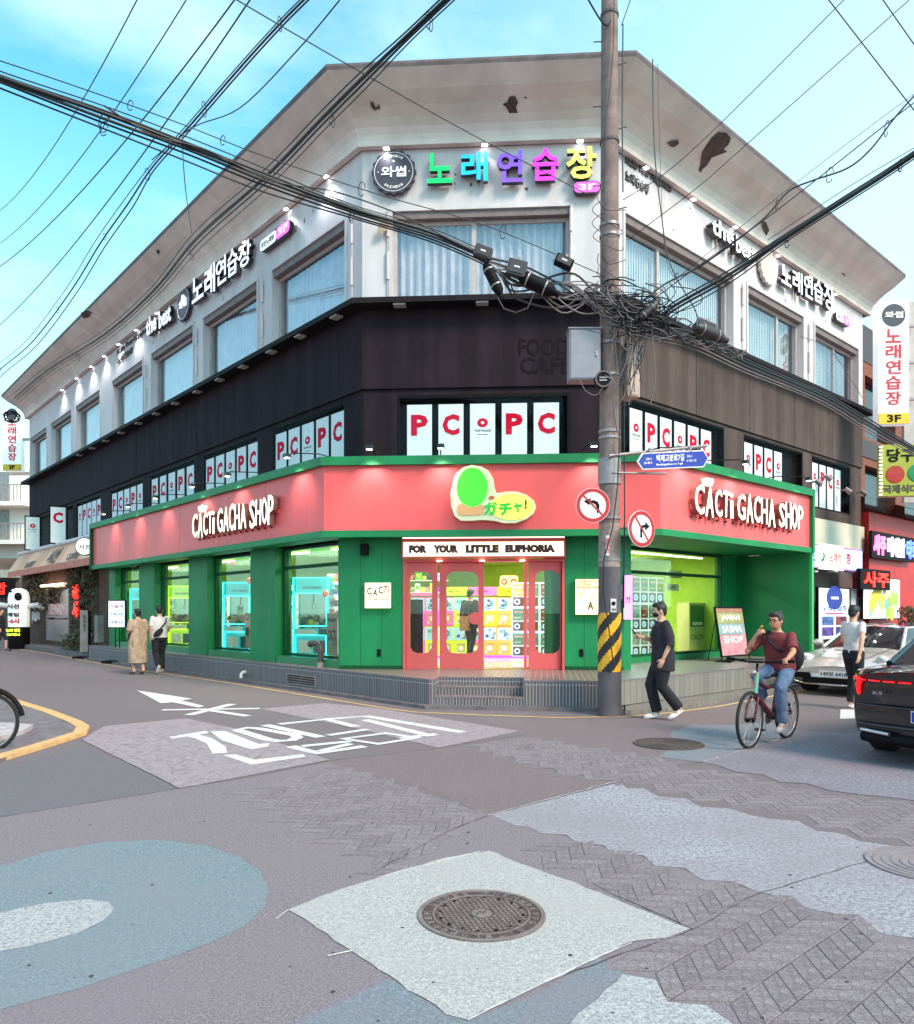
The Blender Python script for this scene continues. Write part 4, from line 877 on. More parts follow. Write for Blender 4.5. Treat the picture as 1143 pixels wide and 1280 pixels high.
# ================================================================ signs on the building
def letters(fr, o, specs, name, label, cat, face, side, ext=.10, bold=.03, group=None):
    """Channel letters: each a part with a bright face and a dark return. specs: (char, px0, px1, py0, py1)."""
    x0, z0 = fr.xz(specs[0][1], specs[0][4], o); t = thing(name, label, cat, fr.m @ T(x0, -o, z0), group)
    for ch, a, b, c, d, *cc in specs:
        xa, xb = fr.x(a, o), fr.x(b, o); za, zb = fr.z((a+b)/2, d, o), fr.z((a+b)/2, c, o)
        mb = MB(); mb.text(ch, xa-x0, za-z0, xb-xa, zb-za, -.01, ext, 1, bold); mb.text(ch, xa-x0, za-z0, xb-xa, zb-za, -.01-ext-.001, .006, 0, bold)
        mb.build('letter', [cc[0] if cc else face, side], t)
    return t
M_side = mat('letter_return', (52, 46, 54), rough=.4, var=.03)
col = {'노': (0, 205, 95), '래': (20, 170, 228), '연': (120, 72, 226), '습': (244, 48, 226), '장': (232, 244, 84)}
spec = []
for ch, a, b, c, d in (('노', 535, 566, 196, 233), ('래', 577, 610, 194, 231), ('연', 621.5, 654, 193, 232), ('습', 665, 698, 190, 230), ('장', 707.5, 745, 188, 228)):
    spec.append((ch, a, b, c, d, glow('lit_letter_%d' % ord(ch), col[ch], .35)))
letters(CF, .06, spec, 'karaoke_letter_sign', 'large coloured letters 노래연습장 in green, blue, violet, pink and yellow above the corner window', 'sign', None, M_side, ext=.11, bold=.022)
M_badge = mat('badge_charcoal', (58, 54, 70), rough=.5, var=.04); M_wl = glow('white_lit', (240, 240, 244), .2); M_wp = mat('white_print', (228, 226, 230), rough=.5, var=.02)
def badge(fr, px, py, R, label, face=M_badge, o=.05, prem=True, rim=M_side):
    x, z = fr.xz(px, py, o); t = thing('round_badge_sign', label, 'sign', fr.m @ T(x, -o, z))
    P = [((R + .02*math.cos(16*a))*math.cos(a), (R + .02*math.cos(16*a))*math.sin(a)) for a in [2*math.pi*k/96 for k in range(96)]]
    MB().slab(P, -.08, 0).build('disc', face, t); mb = MB(); mb.ring((0, 0), R*.88, R*.905, -.085, -.08, 40); mb.build('ring', M_wp, t)
    MB().text('와썹', -R*.58, -R*.24, R*1.16, R*.48, -.081, .01, 0, .016).build('lettering', M_wl, t)
    if prem:
        for up in (1, -1):
            mb = MB()
            for k, ch in enumerate('PREMIUM'):
                an = R_((90 - (k-3)*10.5) if up > 0 else (270 + (k-3)*10.5)); r = R*.72; mb.text(ch, r*math.cos(an)-R*.045, r*math.sin(an)-R*.06, R*.09, R*.13, -.081, .006, 0, .03, an-R_(90) if up > 0 else an+R_(90))
            tag(mb.build('small_lettering', M_wp, t), kind='stuff')
    mb = MB(); mb.disc((0, R*.48), R*.05, -.086, -.081, 10); mb.disc((-R*.72, 0), R*.03, -.086, -.081, 8); mb.disc((R*.72, 0), R*.03, -.086, -.081, 8); mb.build('dots', M_wp, t); return t
badge(CF, 493, 217.5, .43, 'big charcoal scalloped badge lettered 와썹 PREMIUM left of the coloured letters')
badge(LF, 232.3, 381, .47, 'charcoal round badge 와썹 between the words the best and white letters on the left wall', prem=False)
badge(RF, 958, 335, .44, 'pale faced round badge 와썹 crossed by cables on the right white wall', face=mat('badge_pale', (196, 190, 186), .5, var=.04), prem=False)
M_wlit = glow('white_letter_face', (244, 242, 246), .3)
letters(LF, .05, [(c, a, b, d, e) for c, a, b, d, e in (('노', 246, 260, 346, 377), ('래', 262, 275, 334, 370), ('연', 276, 289, 324, 357), ('습', 290.5, 303, 313, 346), ('장', 304.5, 320, 305, 335))], 'white_letter_sign', 'white channel letters 노래연습장 on the left white wall above the windows', 'sign', M_wlit, M_side, ext=.12, bold=.018)
letters(LF, .05, [('the', 189, 202, 396, 418), ('best', 205, 220, 385, 408)], 'script_letter_sign', 'dark edged white words the best left of the badge on the left wall', 'sign', M_wlit, M_side, ext=.14, bold=.03)
letters(RF, .05, [('노', 971, 983, 335, 358), ('래', 985, 997, 341, 367), ('연', 999, 1010, 347, 374), ('습', 1011.5, 1023, 352, 380), ('장', 1024.5, 1037, 358, 389)], 'white_letter_sign', 'white channel letters 노래연습장 on the right white wall beyond the cables', 'sign', M_wlit, M_side, ext=.12, bold=.018)
letters(RF, .05, [('the', 882, 909, 282, 303), ('best', 912, 936, 304, 325)], 'script_letter_sign', 'white words the best with deep dark sides on the right white wall', 'sign', M_wlit, M_side, ext=.16, bold=.02)
def pill(fr, px, py, w_, h_, label, txt1, txt2, o=.05, glowm=True):
    x, z = fr.xz(px, py, o); t = thing('pill_sign', label, 'sign', fr.m @ T(x, -o, z))
    MB().slab(rrect(0, w_, -h_/2, h_/2, h_*.45), -.10, 0).build('box', M_side, t)
    s = w_*.55 if txt1 else 0
    if txt1: MB().slab(rrect(.02, s, -h_/2+.02, h_/2-.02, h_*.3), -.106, -.101).build('face', M_wlit, t); MB().text(txt1, .07, -h_*.22, s-.14, h_*.44, -.107, .004, 0, .03).build('lettering', M_side, t)
    MB().slab(rrect(s+.005, w_-.02, -h_/2+.02, h_/2-.02, h_*.35), -.106, -.101).build('face', glow('magenta_face', (244, 84, 214), .4), t)
    MB().text(txt2, s+.09, -h_*.26, w_-s-.18, h_*.52, -.107, .004, 0, .03).build('lettering', M_wp, t); return t
pill(CF, 717, 238, .52, .24, 'pink pill shaped 3F sign under the yellow letter', '', '3F')
pill(LF, 330, 311, 1.45, .30, 'small white and pink pill sign at the right end of the left wall lettering', '코인노래방', '3F')
pill(RF, 1041, 395, .95, .26, 'small pale and pink pill sign past the white letters on the right wall', '코인', '3F')
M_dp = mat('dark_print', (70, 62, 66), rough=.6, var=.03)
for fr, s, spec in ((LF, 'left', ((148, 188, 418, 444), 2)), (RF, 'right', ((781, 838, 208, 250), 2))):
    (a, b, c, d), _ = spec; x0 = fr.x(a); x1 = fr.x(b); z = fr.z((a+b)/2, (c+d)/2)
    t = thing('slogan_lettering', 'small dark two line slogan in relief on the %s white wall' % s, 'lettering', fr.m @ T(x0, -.01, z)); w_ = x1-x0
    MB().text('make Your Happiness', 0, .06, w_, .20, 0, .03, 0, .02).build('lettering', M_dp, t); MB().text('노래연습장', 0, -.24, w_*.5, .20, 0, .03, 0, .02).build('lettering', M_dp, t)
# ---- shop name letters on the canopy: hand drawn looking capitals
def shop_name(fr, o, px0, px1, zc, hgt, label):
    x0 = fr.x(px0, o); x1 = fr.x(px1, o); w_ = x1-x0; t = thing('shop_name_sign', label, 'sign', fr.m @ T(x0, -o, zc)); x = 0
    seq = [('C', .085, 0), ('A', .075, -.02), ('C', .068, -.02), ('T', .06, .0), ('i', .032, -.02), (' ', .03, 0), ('G', .082, 0), ('A', .07, 0), ('C', .068, .02), ('H', .07, .0), ('A', .078, -.02), (' ', .03, 0), ('S', .068, -.03), ('H', .068, .0), ('O', .065, .01), ('P', .065, .0)]
    tot = sum(s[1] for s in seq); ms = mat('letter_return_pale', (132, 92, 84), rough=.4, var=.05)
    for ch, ww, dz in seq:
        ww = ww/tot*w_
        if ch != ' ':
            h = hgt*(1.0 if ch not in 'Ti' else .88); h = h*(.97 + .06*math.sin(x*7)); mb = MB()
            a = (x+ww*.07, dz*hgt - h/2, ww*.86, h)
            mb.text(ch, *a, -.05, .10, 1, .020, .04*math.sin(x*11)); mb.text(ch, *a, -.151, .008, 0, .010, .04*math.sin(x*11)); mb.build('letter', [M_cream, ms], t)
            if ch == 'A' and x < w_*.2:
                for dx, rr in ((-.3, .45), (0.02, 0), (.34, -.5)):
                    mb = MB(); c = Vector((x + ww*(.5+dx*.7), -.10, h/2 + hgt*.14)); ax = Vector((math.cos(rr), 0, math.sin(rr))); az = Vector((-math.sin(rr), 0, math.cos(rr))); mb.obox(c, ax, Vector((0, 1, 0)), az, .028, .06, .065); mb.build('cactus_spike', M_cream, t)
        x += ww
    mb = MB()
    for k in range(14): mb.box(.1 + k*(w_-.2)/14, .14 + k*(w_-.2)/14, -.05, -.002, -hgt*.58, -hgt*.52)
    tag(mb.build('mounting_clips', M_ink, t), kind='stuff'); MB().box(.05, w_-.05, -.03, -.002, -hgt*.1, hgt*.02).build('mounting_rail', M_red, t); return t
shop_name(LL, 0.0, 248, 351, 3.62, .58, 'cream lit letters CACTI GACHA SHOP on the left run of the coral canopy')
shop_name(RF2, 0.0, 859, 996, 3.68, .58, 'cream lit letters CACTI GACHA SHOP on the right run of the coral canopy')
# mascot board replaced by a plain green rounded panel, with the yellow oval lettering beside it
def cz(px, py): return CL2.xz(px, py)
gb = thing('gacha_board_sign', 'cream edged board with plain green rounded panel and yellow oval lettered ガチャ over the entrance', 'sign', CL2.m @ T(*[cz(618, 625)[0], -.10]) @ Matrix.Translation((0, 0, cz(618, 625)[1])))
GI = Matrix.Translation((-cz(618, 625)[0], .0, -cz(618, 625)[1]))
out1 = [cz(*p) for p in ((568,600),(572,592),(580,586),(590,583),(602,585),(611,590),(617,600),(619,612),(621,618),(634,616),(646,616),(658,620),(667,627),(670,635),(667,643),(658,650),(644,655),(630,655),(618,652),(604,651),(590,652),(577,652),(569,646),(565,634),(564,618))]
MB().slab(out1, -.05, .10).build('backing', mat('cream_board', (238, 236, 196), .5, var=.03), gb, GI)
cx_, cz_ = cz(591, 611); mb = MB(); mb.disc((cx_, cz_), .28, -.062, -.052, 32, 0, .355); mb.build('green_panel', glow('green_panel', (70, 216, 40), .3), gb, GI)
cx_, cz_ = cz(589, 638); mb = MB(); mb.slab(rrect(cx_-.25, cx_+.24, cz_-.11, cz_+.10, .09), -.0615, -.052); mb.build('peach_band', mat('peach_paint', (246, 172, 116), .5, var=.02), gb, GI)
cx_, cz_ = cz(640, 635); mb = MB(); mb.disc((cx_, cz_), .39, -.064, -.052, 32, 0, .235); mb.build('yellow_oval', glow('yellow_oval', (236, 236, 90), .28), gb, GI)
for ch, a, b, c, d in (('ガ', 605, 622, 629, 645), ('チ', 624, 640, 630, 646), ('ャ', 642, 653, 630, 642), ('!', 656, 658.5, 626, 638)):
    x0, z0 = cz(a, d); x1, z1 = cz(b, c); MB().text(ch, x0, z0, x1-x0, z1-z0, -.0645, .008, 0, .05).build('letter', glow('green_letter', (20, 176, 44), .2) if ch != '!' else M_ink, gb, GI)
cx_, cz_ = cz(615, 623.5); MB().disc((cx_, cz_), .05, -.068, -.052, 14, 0, .03).build('orange_dot', mat('orange_paint', (232, 96, 44), .5), gb, GI)
# ---- floodlights on thin arms above the canopy
M_flood = mat('floodlight_black', (24, 22, 26), rough=.4, var=.05); M_fl = glow('flood_lens', (255, 244, 226), 3)
def flood(fr, x, z0, reach, label, power, grp='floodlights on arms over the canopy', cc=(1, .93, .84)):
    t = thing('arm_floodlight', label, 'floodlight', fr.m @ T(x, 0, z0), grp)
    MB().tube([(-.12, 1.05, .16), (-.06, .4, .22), (0, -reach+.1, .14)], .012, 6).build('arm', M_flood, t)
    mb = MB(); mb.box(-.065, .065, -reach-.04, -reach+.07, .04, .11); mb.build('housing', M_flood, t)
    g = MB(); g.box(-.05, .05, -reach-.02, -reach+.05, .028, .038); g.build('lens', M_fl, t)
    l = bpy.data.lights.new('flood_beam', 'SPOT'); l.energy = power; l.color = cc; l.spot_size = R_(105); l.spot_blend = .9; l.shadow_soft_size = .04
    lo = bpy.data.objects.new('flood_beam', l); C.objects.link(lo); lo.location = fr.w(x, -reach, z0-.02); d = fr.n*.35 + Vector((0, 0, -1)); lo.rotation_euler = (-d).to_track_quat('Z', 'Y').to_euler()
fx = [LL.x(p) for p in (145, 176, 211, 258, 303, 379)]
for k, x in enumerate(fx): flood(LL, x, 4.45, .36, 'small black arm floodlight over the left canopy, ' + ['first from its far end', 'second from its far end', 'third from its far end', 'above the letter C of the shop name', 'above the word GACHA', 'nearest the canopy corner'][k], 20 if k > 2 else 14)
for px, s in ((466, 'left of'), (553, 'directly above')): flood(CL2, CL2.x(px), 4.45, .36, 'small black floodlight on a thin arm %s the gacha board' % s, 20)
flood(CL2, CL2.x(740), 4.45, .36, 'small black floodlight hidden beside the utility pole on the corner canopy', 20)
for px, s in ((850, 'left of the shop name'), (912, 'over the word GACHA'), (992, 'at the canopy end')): flood(RF2, RF2.x(px), 4.45, .36, 'small black floodlight on the right canopy, ' + s, 16)
# ================================================================ utility pole and what hangs on it
PX, PY = 2.30, 11.40
M_pole = mat('weathered_pole', (136, 118, 114), rough=.8, rgb2=(106, 90, 88), scale=5, bump=.35, bscale=35)
M_poleg = mat('pole_grey_wrap', (92, 86, 94), rough=.7, rgb2=(80, 74, 82), scale=4)
pole = thing('utility_pole', 'tall weathered concrete utility pole with black and yellow warning wrap at the shop corner', 'utility pole', T(PX, PY, 0))
def pz(py): return H + (CY-py)/F*PY
def pr_(z): return .168 - .0042*z
mb = MB(); mb.tube([(0, 0, z) for z in (0, 3, 6, 9, 12.5)], [pr_(z) for z in (0, 3, 6, 9, 12.5)], 28); mb.build('shaft', M_pole, pole)
def sleeve(z0, z1, name, m, e=.006, n=28):
    mb = MB(); mb.tube([(0, 0, z0), (0, 0, z1)], [pr_(z0)+e, pr_(z1)+e], n); return mb.build(name, m, pole)
sleeve(0.0, pz(839), 'grey_base_wrap', M_poleg, .010); sleeve(pz(766), pz(709), 'grey_upper_wrap', M_poleg, .008)
sleeve(pz(709), pz(655), 'pale_wrap', mat('pole_pale_wrap', (160, 142, 136), .8, rgb2=(132, 116, 112), scale=12), .005)
# hazard wrap: helical stripes as real coloured bands
z0, z1 = pz(839), pz(766); nt_, nz_ = 56, 60; vs = []; fs = []; mi = []
for j in range(nz_+1):
    z = z0 + (z1-z0)*j/nz_
    for k in range(nt_): a = 2*math.pi*k/nt_; r = pr_(z)+.013; vs.append((r*math.cos(a), r*math.sin(a), z))
for j in range(nz_):
    for k in range(nt_):
        fs.append((j*nt_+k, j*nt_+(k+1) % nt_, (j+1)*nt_+(k+1) % nt_, (j+1)*nt_+k)); a = (k+.5)/nt_; zz = (j+.5)/nz_*(z1-z0)
        u = zz/.36 - a*2*math.pi*.168*1.15/.36; mi.append(0 if (u % 1) < .5 else 1)
mb = MB(); mb.add(vs, fs, 0, True); mb.mi = mi; mb.build('hazard_wrap', [mat('hazard_yellow', (236, 178, 28), .5, rgb2=(214, 152, 20), scale=12), mat('hazard_black', (34, 28, 34), .5, var=.1)], pole)
M_steel = mat('galvanised', (150, 142, 146), rough=.45, metal=.5, var=.1, scale=9)
for py in (20, 178, 283, 296, 430, 470, 540, 548, 584, 603, 648, 700): z = pz(py); sleeve(z-.02, z+.02, 'steel_band', M_steel if py not in (20, 178) else M_poleg, .014, 24)
sleeve(pz(606), pz(574), 'clamp_band', M_steel, .02, 24)
mb = MB(); mb.box(-.24, .24, -.20, .2, pz(655), pz(648)); 
for k, py in enumerate((52, 82, 133, 162, 232, 262, 345)):
    s = -1 if k % 2 == 0 else 1; z = pz(py); mb = MB(); mb.cyl((s*(pr_(z)-.02), 0, z), (s*(pr_(z)+.12), -.02, z+.03 - .05*(k % 2 == 0)), .009, 6); mb.build('climbing_step', M_poleg, pole)
# stuck notes on the pole
for px, py, w_, h_, m in ((757, 683, .05, .30, M_wp), (772, 740, .10, .22, M_poleg), (764, 757, .085, .20, mat('sticker_white', (206, 204, 204), .5))):
    x = (px-CX)/F*PY - PX; z = pz(py); y = -math.sqrt(max(.0001, (pr_(z)+.016)**2 - x*x)); mb = MB(); mb.obox((x, y-.004, z), Vector((1, 0, 0)), Vector((0, 1, 0)), Vector((0, 0, 1)), w_/2, .003, h_/2, 0)
    if m is M_wp: mb.text('정비중', x-w_*.4, z-h_*.4, w_*.8, h_*.8, y-.008, .002, 1, .02)
    if px == 764: mb.disc((x, z+.03), .032, y-.011, y-.008, 16, 2); mb.text('ON', x-.03, z-.08, .06, .04, y-.008, .002, 2, .03)
    mb.build('sticker', [m, M_pinkred, M_black], pole)
# electric box left of the pole
def on_pole_box(name, px0, px1, py0, py1, Y, depth, m, label, rot=0.0, extra=None):
    p0, p1 = at(px0, py1, Y), at(px1, py0, Y); t = thing(name, label, 'electrical box', T(p0.x, Y, p0.z, rot)); w_, h_ = (p1.x-p0.x)/math.cos(rot), p1.z-p0.z
    MB().box(0, w_, 0, depth, 0, h_).build('cabinet', m, t); mb = MB(); mb.box(.02, w_-.02, -.012, -.001, .02, h_-.02); d = mb.build('door', m, t)
    mb = MB(); mb.box(w_-.08, w_-.05, -.026, -.013, h_*.45, h_*.55); mb.build('latch', M_steel, d); MB().box(-.015, w_+.015, -.02, depth+.01, h_+.001, h_+.02).build('lid', m, t)
    MB().box(w_*.3, w_*.7, depth, depth+.1, h_*.2, h_*.25).build('bracket', M_steel, t); return t
M_box = mat('box_light_grey', (140, 142, 156), rough=.5, rgb2=(122, 124, 138), scale=2)
on_pole_box('electrical_box', 712, 751, 411, 474, 11.25, .26, M_box, 'light grey steel electrical box strapped to the left side of the utility pole')
on_pole_box('pole_side_box', 785, 802, 430, 494, 11.35, .30, mat('box_beige', (186, 164, 152), .5, rgb2=(168, 148, 138), scale=3), 'narrow beige box strapped to the right side of the utility pole', .45)
p = at(755, 473, 11.1); t = thing('pole_meter', 'small round black meter on the pole beside the grey box', 'meter', T(p.x, 11.12, p.z)); MB().disc((0, 0), .125, 0, .12, 24).build('case', M_black, t); mb = MB(); mb.ring((0, 0), .1, .125, -.01, 0, 24); mb.build('bezel', M_poleg, t); mb = MB(); mb.box(-.06, .05, -.006, 0, .01, .03); mb.box(-.06, .05, -.006, 0, -.03, -.01); mb.build('slots', M_steel, t)
# round traffic signs
def no_turn(px, py, r, rz, right, label, Y=11.12):
    p = at(px, py, Y); t = thing('no_turn_sign', label, 'traffic sign', T(p.x, Y, p.z, rz))
    MB().disc((0, 0), r, 0, .015, 40).build('plate', M_wp, t); mb = MB(); mb.ring((0, 0), r*.77, r*.975, -.004, -.001, 44); mb.build('red_ring', mat('sign_red', (178, 18, 28), .45, var=.04), t)
    s = 1 if right else -1
    if right: P = [(-.12, -.46), (.02, -.46), (.02, -.10), (.07, .04), (.20, .08), (.24, .08), (.24, -.08), (.56, .15), (.24, .38), (.24, .22), (.14, .22), (-.04, .16), (-.12, .0)]
    else: P = [(.22, -.46), (.40, -.30), (.34, -.22), (.36, .0), (.26, .20), (.04, .28), (-.14, .25), (-.12, .40), (-.52, .22), (-.20, .0), (-.18, .10), (.02, .12), (.16, .02), (.20, -.14)]
    MB().slab([(x*r*1.05, z*r*1.05) for x, z in P], -.004, -.001).build('arrow', M_black, t)
    a = R_(-52 if right else -45); ax = Vector((math.cos(a), 0, math.sin(a))); az = Vector((-math.sin(a), 0, math.cos(a))); mb = MB(); mb.obox((0, -.0065, 0), ax, Vector((0, 1, 0)), az, r*.80, .0015, r*.045); mb.build('diagonal_bar', mat('sign_red', (178, 18, 28)), t)
    MB().box(-.05, .05, .016, .22, -.02, .02).build('bracket', M_steel, t); return t
no_turn(741.5, 631.5, .255, R_(4), False, 'round no left turn sign with curled arrow on the left of the pole')
no_turn(802.5, 661, .27, R_(32), True, 'round no right turn sign with straight bent arrow on the right of the pole', 11.15)
mb = MB(); mb.tube([(0.1, -.05, pz(661)), (.42, -.16, pz(661))], .018, 6); mb.build('sign_arm', M_steel, pole)
# street name sign on its arm
M_blue = mat('street_sign_blue', (36, 48, 158), rough=.4, var=.04)
p0 = at(797, 577, 11.3); an = .46; sn = thing('street_name_sign', 'blue arrow ended street name sign 백제고분로7길 on an arm from the pole', 'street sign', T(p0.x, 11.3, p0.z, an))
LN = 1.42; tl = .125
def tilt(x, z): return (x, z + x*tl)
P = [(0, 0), (.10, .125), (LN-.10, .135), (LN, 0), (LN-.10, -.135), (.10, -.125)]
MB().slab([tilt(*p) for p in P], 0, .03).build('plate', M_wp, sn); P2 = [(.02, 0), (.11, .110), (LN-.11, .118), (LN-.02, 0), (LN-.11, -.118), (.11, -.110)]
MB().slab([tilt(*p) for p in P2], -.004, -.001).build('blue_field', M_blue, sn)
def stext(s, x, z, w_, h_, nm='lettering'): mb = MB(); mb.text(s, x, z, w_, h_, -.005, .002, 0, .02); mb.v = [(v[0], v[1], v[2] + v[0]*tl) for v in mb.v]; mb.build(nm, M_wp, sn)
stext('백제고분로7길', .36, -.02, .55, .11); stext('Baekjegobun-ro 7-gil', .36, -.085, .52, .04); stext('24-1', .16, .015, .10, .035); stext('24-48→', .12, -.045, .16, .035); stext('23-1', .97, .03, .10, .035); stext('←23-12', .96, -.04, .20, .035)
mb = MB(); mb.tube([(-.45, .1, .12 - .45*tl), (LN-.02, .03, .20+LN*tl)], .026, 8); mb.tube([(-.38, .10, -.18), (.6, .06, -.12)], .018, 8); mb.build('arm', M_steel, sn)
for x in (.25, 1.05): MB().box(x-.02, x+.02, .0, .03, .10+x*tl, .20+x*tl).build('hanger', M_steel, sn)
# ---- cables. every run is a real line between two places, given by photo point + distance
M_cab = mat('black_cable', (22, 18, 24), rough=.45, var=.1); M_cab2 = mat('grey_cable', (108, 98, 104), rough=.5, var=.1); M_cab3 = mat('aged_cable', (54, 44, 50), rough=.5, var=.1)
def run(pts, sag=0.0, n=24):
    """Interpolates (px, py, distance) points with straight pieces in space; adds sag."""
    P = [at(*p) for p in pts]; out = []
    if len(P) == 2:
        for i in range(n+1): t = i/n; q = P[0].lerp(P[1], t); q.z -= sag*4*t*(1-t); out.append(q)
        return out
    for i in range(len(P)-1):     # Catmull-Rom
        a, b, c, d = P[max(i-1, 0)], P[i], P[i+1], P[min(i+2, len(P)-1)]; m = max(3, n//(len(P)-1))
        for k in range(m): t = k/m; out.append(.5*((2*b) + (c-a)*t + (2*a-5*b+4*c-d)*t*t + (3*b-a-3*c+d)*t**3))
    out.append(P[-1]); return out
cc_n = [0]
_ci = {}
def cable(pts, r, label, m=None, group=None, sag=0.0, n=24, loops=0):
    if group and not label.startswith('thin power'):
        k = _ci[group] = _ci.get(group, -1) + 1; label = label.replace('#', ['thickest', 'second thickest', 'upper', 'lower', 'lowest', 'topmost', 'seventh', 'eighth'][k] if k < 8 else 'loose')
    P = run(pts, sag, n); o = P[0]; t = MB(); t.tube([p-o for p in P], r, 6); ob = t.build('overhead_cable', m or M_cab, None, Matrix.Translation(o)); tag(ob, label, 'cable', group)
    if loops:
        rl = random.Random(int(r*1e5)+len(P))
        for k in range(loops):
            i = int(len(P)*(k+.7)/(loops+.4)); c = P[min(i, len(P)-2)] - o; tt = (P[min(i+1, len(P)-1)] - P[i-1]).normalized(); u = Vector((0, 0, 1)); s = tt.cross(u).normalized(); R = rl.uniform(.05, .11)
            mb = MB(); mb.tube([c + (tt*.35*math.cos(a) + u*math.sin(a) + s*.5*math.cos(a))*R for a in [2*math.pi*q/14 for q in range(13)]], .006, 5); mb.build('hanger_loop', M_cab3, ob)
    return ob
g1 = 'cables of the thick bundle running from upper left to the pole'
base = [(-120, 48, 7.3), (0, 96, 8), (130, 142, 8.8), (235, 182, 9.4), (330, 220, 9.9), (440, 262, 10.4), (540, 292, 10.8), (610, 322, 11.0)]
rj = random.Random(3)
def wob(b, d, dy=0.0, spread=1.0):
    return [(x + rj.uniform(-d, d)*.4, y + dy*(1 if i < spread*len(b) else .5) + rj.uniform(-d, d), Y + rj.uniform(-.05, .05)) for i, (x, y, Y) in enumerate(b)]
for k, (dy, r) in enumerate(((0, .024), (5, .019), (-4, .014), (11, .013), (19, .011), (-10, .008))):
    cable([(x, y + dy*(.7 if i in (0, 1) else (1 if i < 5 else .6)) + rj.uniform(-1.2, 1.2), Y + .02*k) for i, (x, y, Y) in enumerate(base)], r, '# black strand of the thick bundle from upper left to the closures', group=g1, n=56, loops=2 if k in (3, 4) else 0)
cable([(-80, 55, 7.4), (0, 76, 8), (150, 127, 8.9), (235, 158, 9.4), (330, 195, 9.9), (470, 242, 10.5), (610, 283, 11.0), (756, 345, 11.3)], .007, 'thin wire running just above the thick bundle from upper left to the pole', loops=5, n=60)
cable([(130, 132, 8.7), (190, 168, 9.1), (260, 188, 9.5), (340, 226, 9.9), (420, 240, 10.2), (500, 268, 10.5), (560, 298, 10.8)], .010, 'slack wire looping under the thick bundle across the left eaves', M_cab3, n=50)
g2 = 'cables of the bundle rising from lower left to the top centre'
b2 = [(18, 497, 34), (60, 462, 30), (130, 418, 25), (190, 365, 21), (245, 298, 17), (330, 222, 13.5), (400, 150, 11.4), (450, 100, 10.3), (505, 48, 9.4), (560, -4, 8.6), (620, -60, 8)]
for k, (dy, r) in enumerate(((0, .018), (6, .014), (-6, .010), (12, .008), (2, .012))):
    cable([(x + dy*.5, y + dy*(1 if 3 < i < 8 else .5), Y) for i, (x, y, Y) in enumerate(b2)], r*(1.0), '# black strand of the long bundle from far left sign past the eaves', group=g2, n=60, loops=4 if k in (1, 3) else 0)
b3 = [(-30, 492, 22), (0, 462, 20), (40, 428, 18), (88, 365, 16), (125, 305, 14.5), (160, 255, 13.3), (190, 210, 12.2), (235, 160, 11), (300, 85, 10), (350, 30, 9.3), (385, -5, 8.8)]
for k, (dx, dy, r) in enumerate(((0, 0, .013), (6, 4, .010), (-6, -3, .007))):
    cable([(x+dx*(1 if i < 6 else .3), y+dy, Y) for i, (x, y, Y) in enumerate(b3)], r, '# dark strand of the slack bundle in the left sky', M_cab3, 'cables of the slack bundle in the left sky', n=60, loops=6 if k == 0 else 0)
for k, (a, b, s) in enumerate((((174, -5, 9), (-10, 270, 18), .8), ((236, -5, 9), (-10, 311, 18), .8), ((297, -5, 9), (-10, 340, 18), .7), ((316, -5, 9), (-10, 415, 20), .7))):
    cable([a, b], .009 if k > 1 else .007, 'thin power line crossing the left sky, ' + ['outermost at the left', 'second from the left', 'third from the left', 'fourth from the left, nearest the building'][k], M_cab3, sag=s*.5)
cable([(293, -2, 8), (430, 78, 9.5), (590, 168, 11), (735, 243, 11.3)], .007, 'thin wire slanting from the top edge across the corner eaves to the pole', M_cab3)
cable([(425, 0, 8.6), (370, 65, 9.5), (300, 135, 10.6), (240, 160, 11.2), (190, 200, 12)], .008, 'slack wire joining the sky bundles near the top left of centre', M_cab3)
cable([(228, 170, 9.6), (232, 235, 9.8), (240, 292, 16)], .006, 'thin loose drop wire between the two left bundles', M_cab3, n=16)
g3 = 'cables of the thick bundle from the pole to the right edge'
b4 = [(772, 398, 11.3), (810, 402, 11.2), (850, 378, 11), (915, 341, 10.8), (985, 294, 10.6), (1060, 246, 10.4), (1110, 214, 10.3), (1160, 180, 10.1), (1230, 128, 9.8)]
for k, (dy, r) in enumerate(((0, .023), (5, .017), (-5, .012), (11, .009))):
    cable([(x, y + dy*(1 if i < 4 else .6), Y + .02*k) for i, (x, y, Y) in enumerate(b4)], r, '# black strand of the thick bundle climbing from pole to right edge', group=g3, n=48, loops=3 if k in (1, 3) else 0)
cable([(785, 392, 11.3), (830, 356, 11.1), (880, 330, 11), (952, 276, 10.8), (985, 240, 10.7), (1015, 226, 10.6), (1060, 210, 10.5), (1090, 185, 10.4), (1118, 148, 10.3), (1150, 112, 10.2)], .012, 'slack looping cable above the right bundle', M_cab3, n=54, loops=4)
cable([(785, 398, 11.3), (870, 335, 11), (950, 279, 10.8), (1015, 229, 10.6), (1112, 152, 10.3), (1170, 108, 10.1)], .008, 'taut messenger wire carrying the slack loop on the right', M_cab3, n=30)
cable([(800, 385, 11.3), (1000, 225, 10.7), (1150, 112, 10.2)], .004, 'very thin wire above the right looping cable', M_cab3)
cable([(960, 300, 10.7), (1070, 228, 10.4), (1155, 178, 10.1)], .005, 'very thin wire above the right thick bundle', M_cab3)
cable([(779, 250, 11.35), (860, 193, 11), (1058, -3, 10)], .006, 'thin wire from the pole up across the right cornice to the top edge', M_cab3)
cable([(785, 300, 11.3), (870, 236, 11), (934, 180, 10.8), (1140, -3, 10)], .006, 'second thin wire crossing the right cornice to the upper right corner', M_cab3)
cable([(1034, -3, 12), (1160, 160, 12)], .010, 'dark line dropping through the upper right sky', M_cab3)
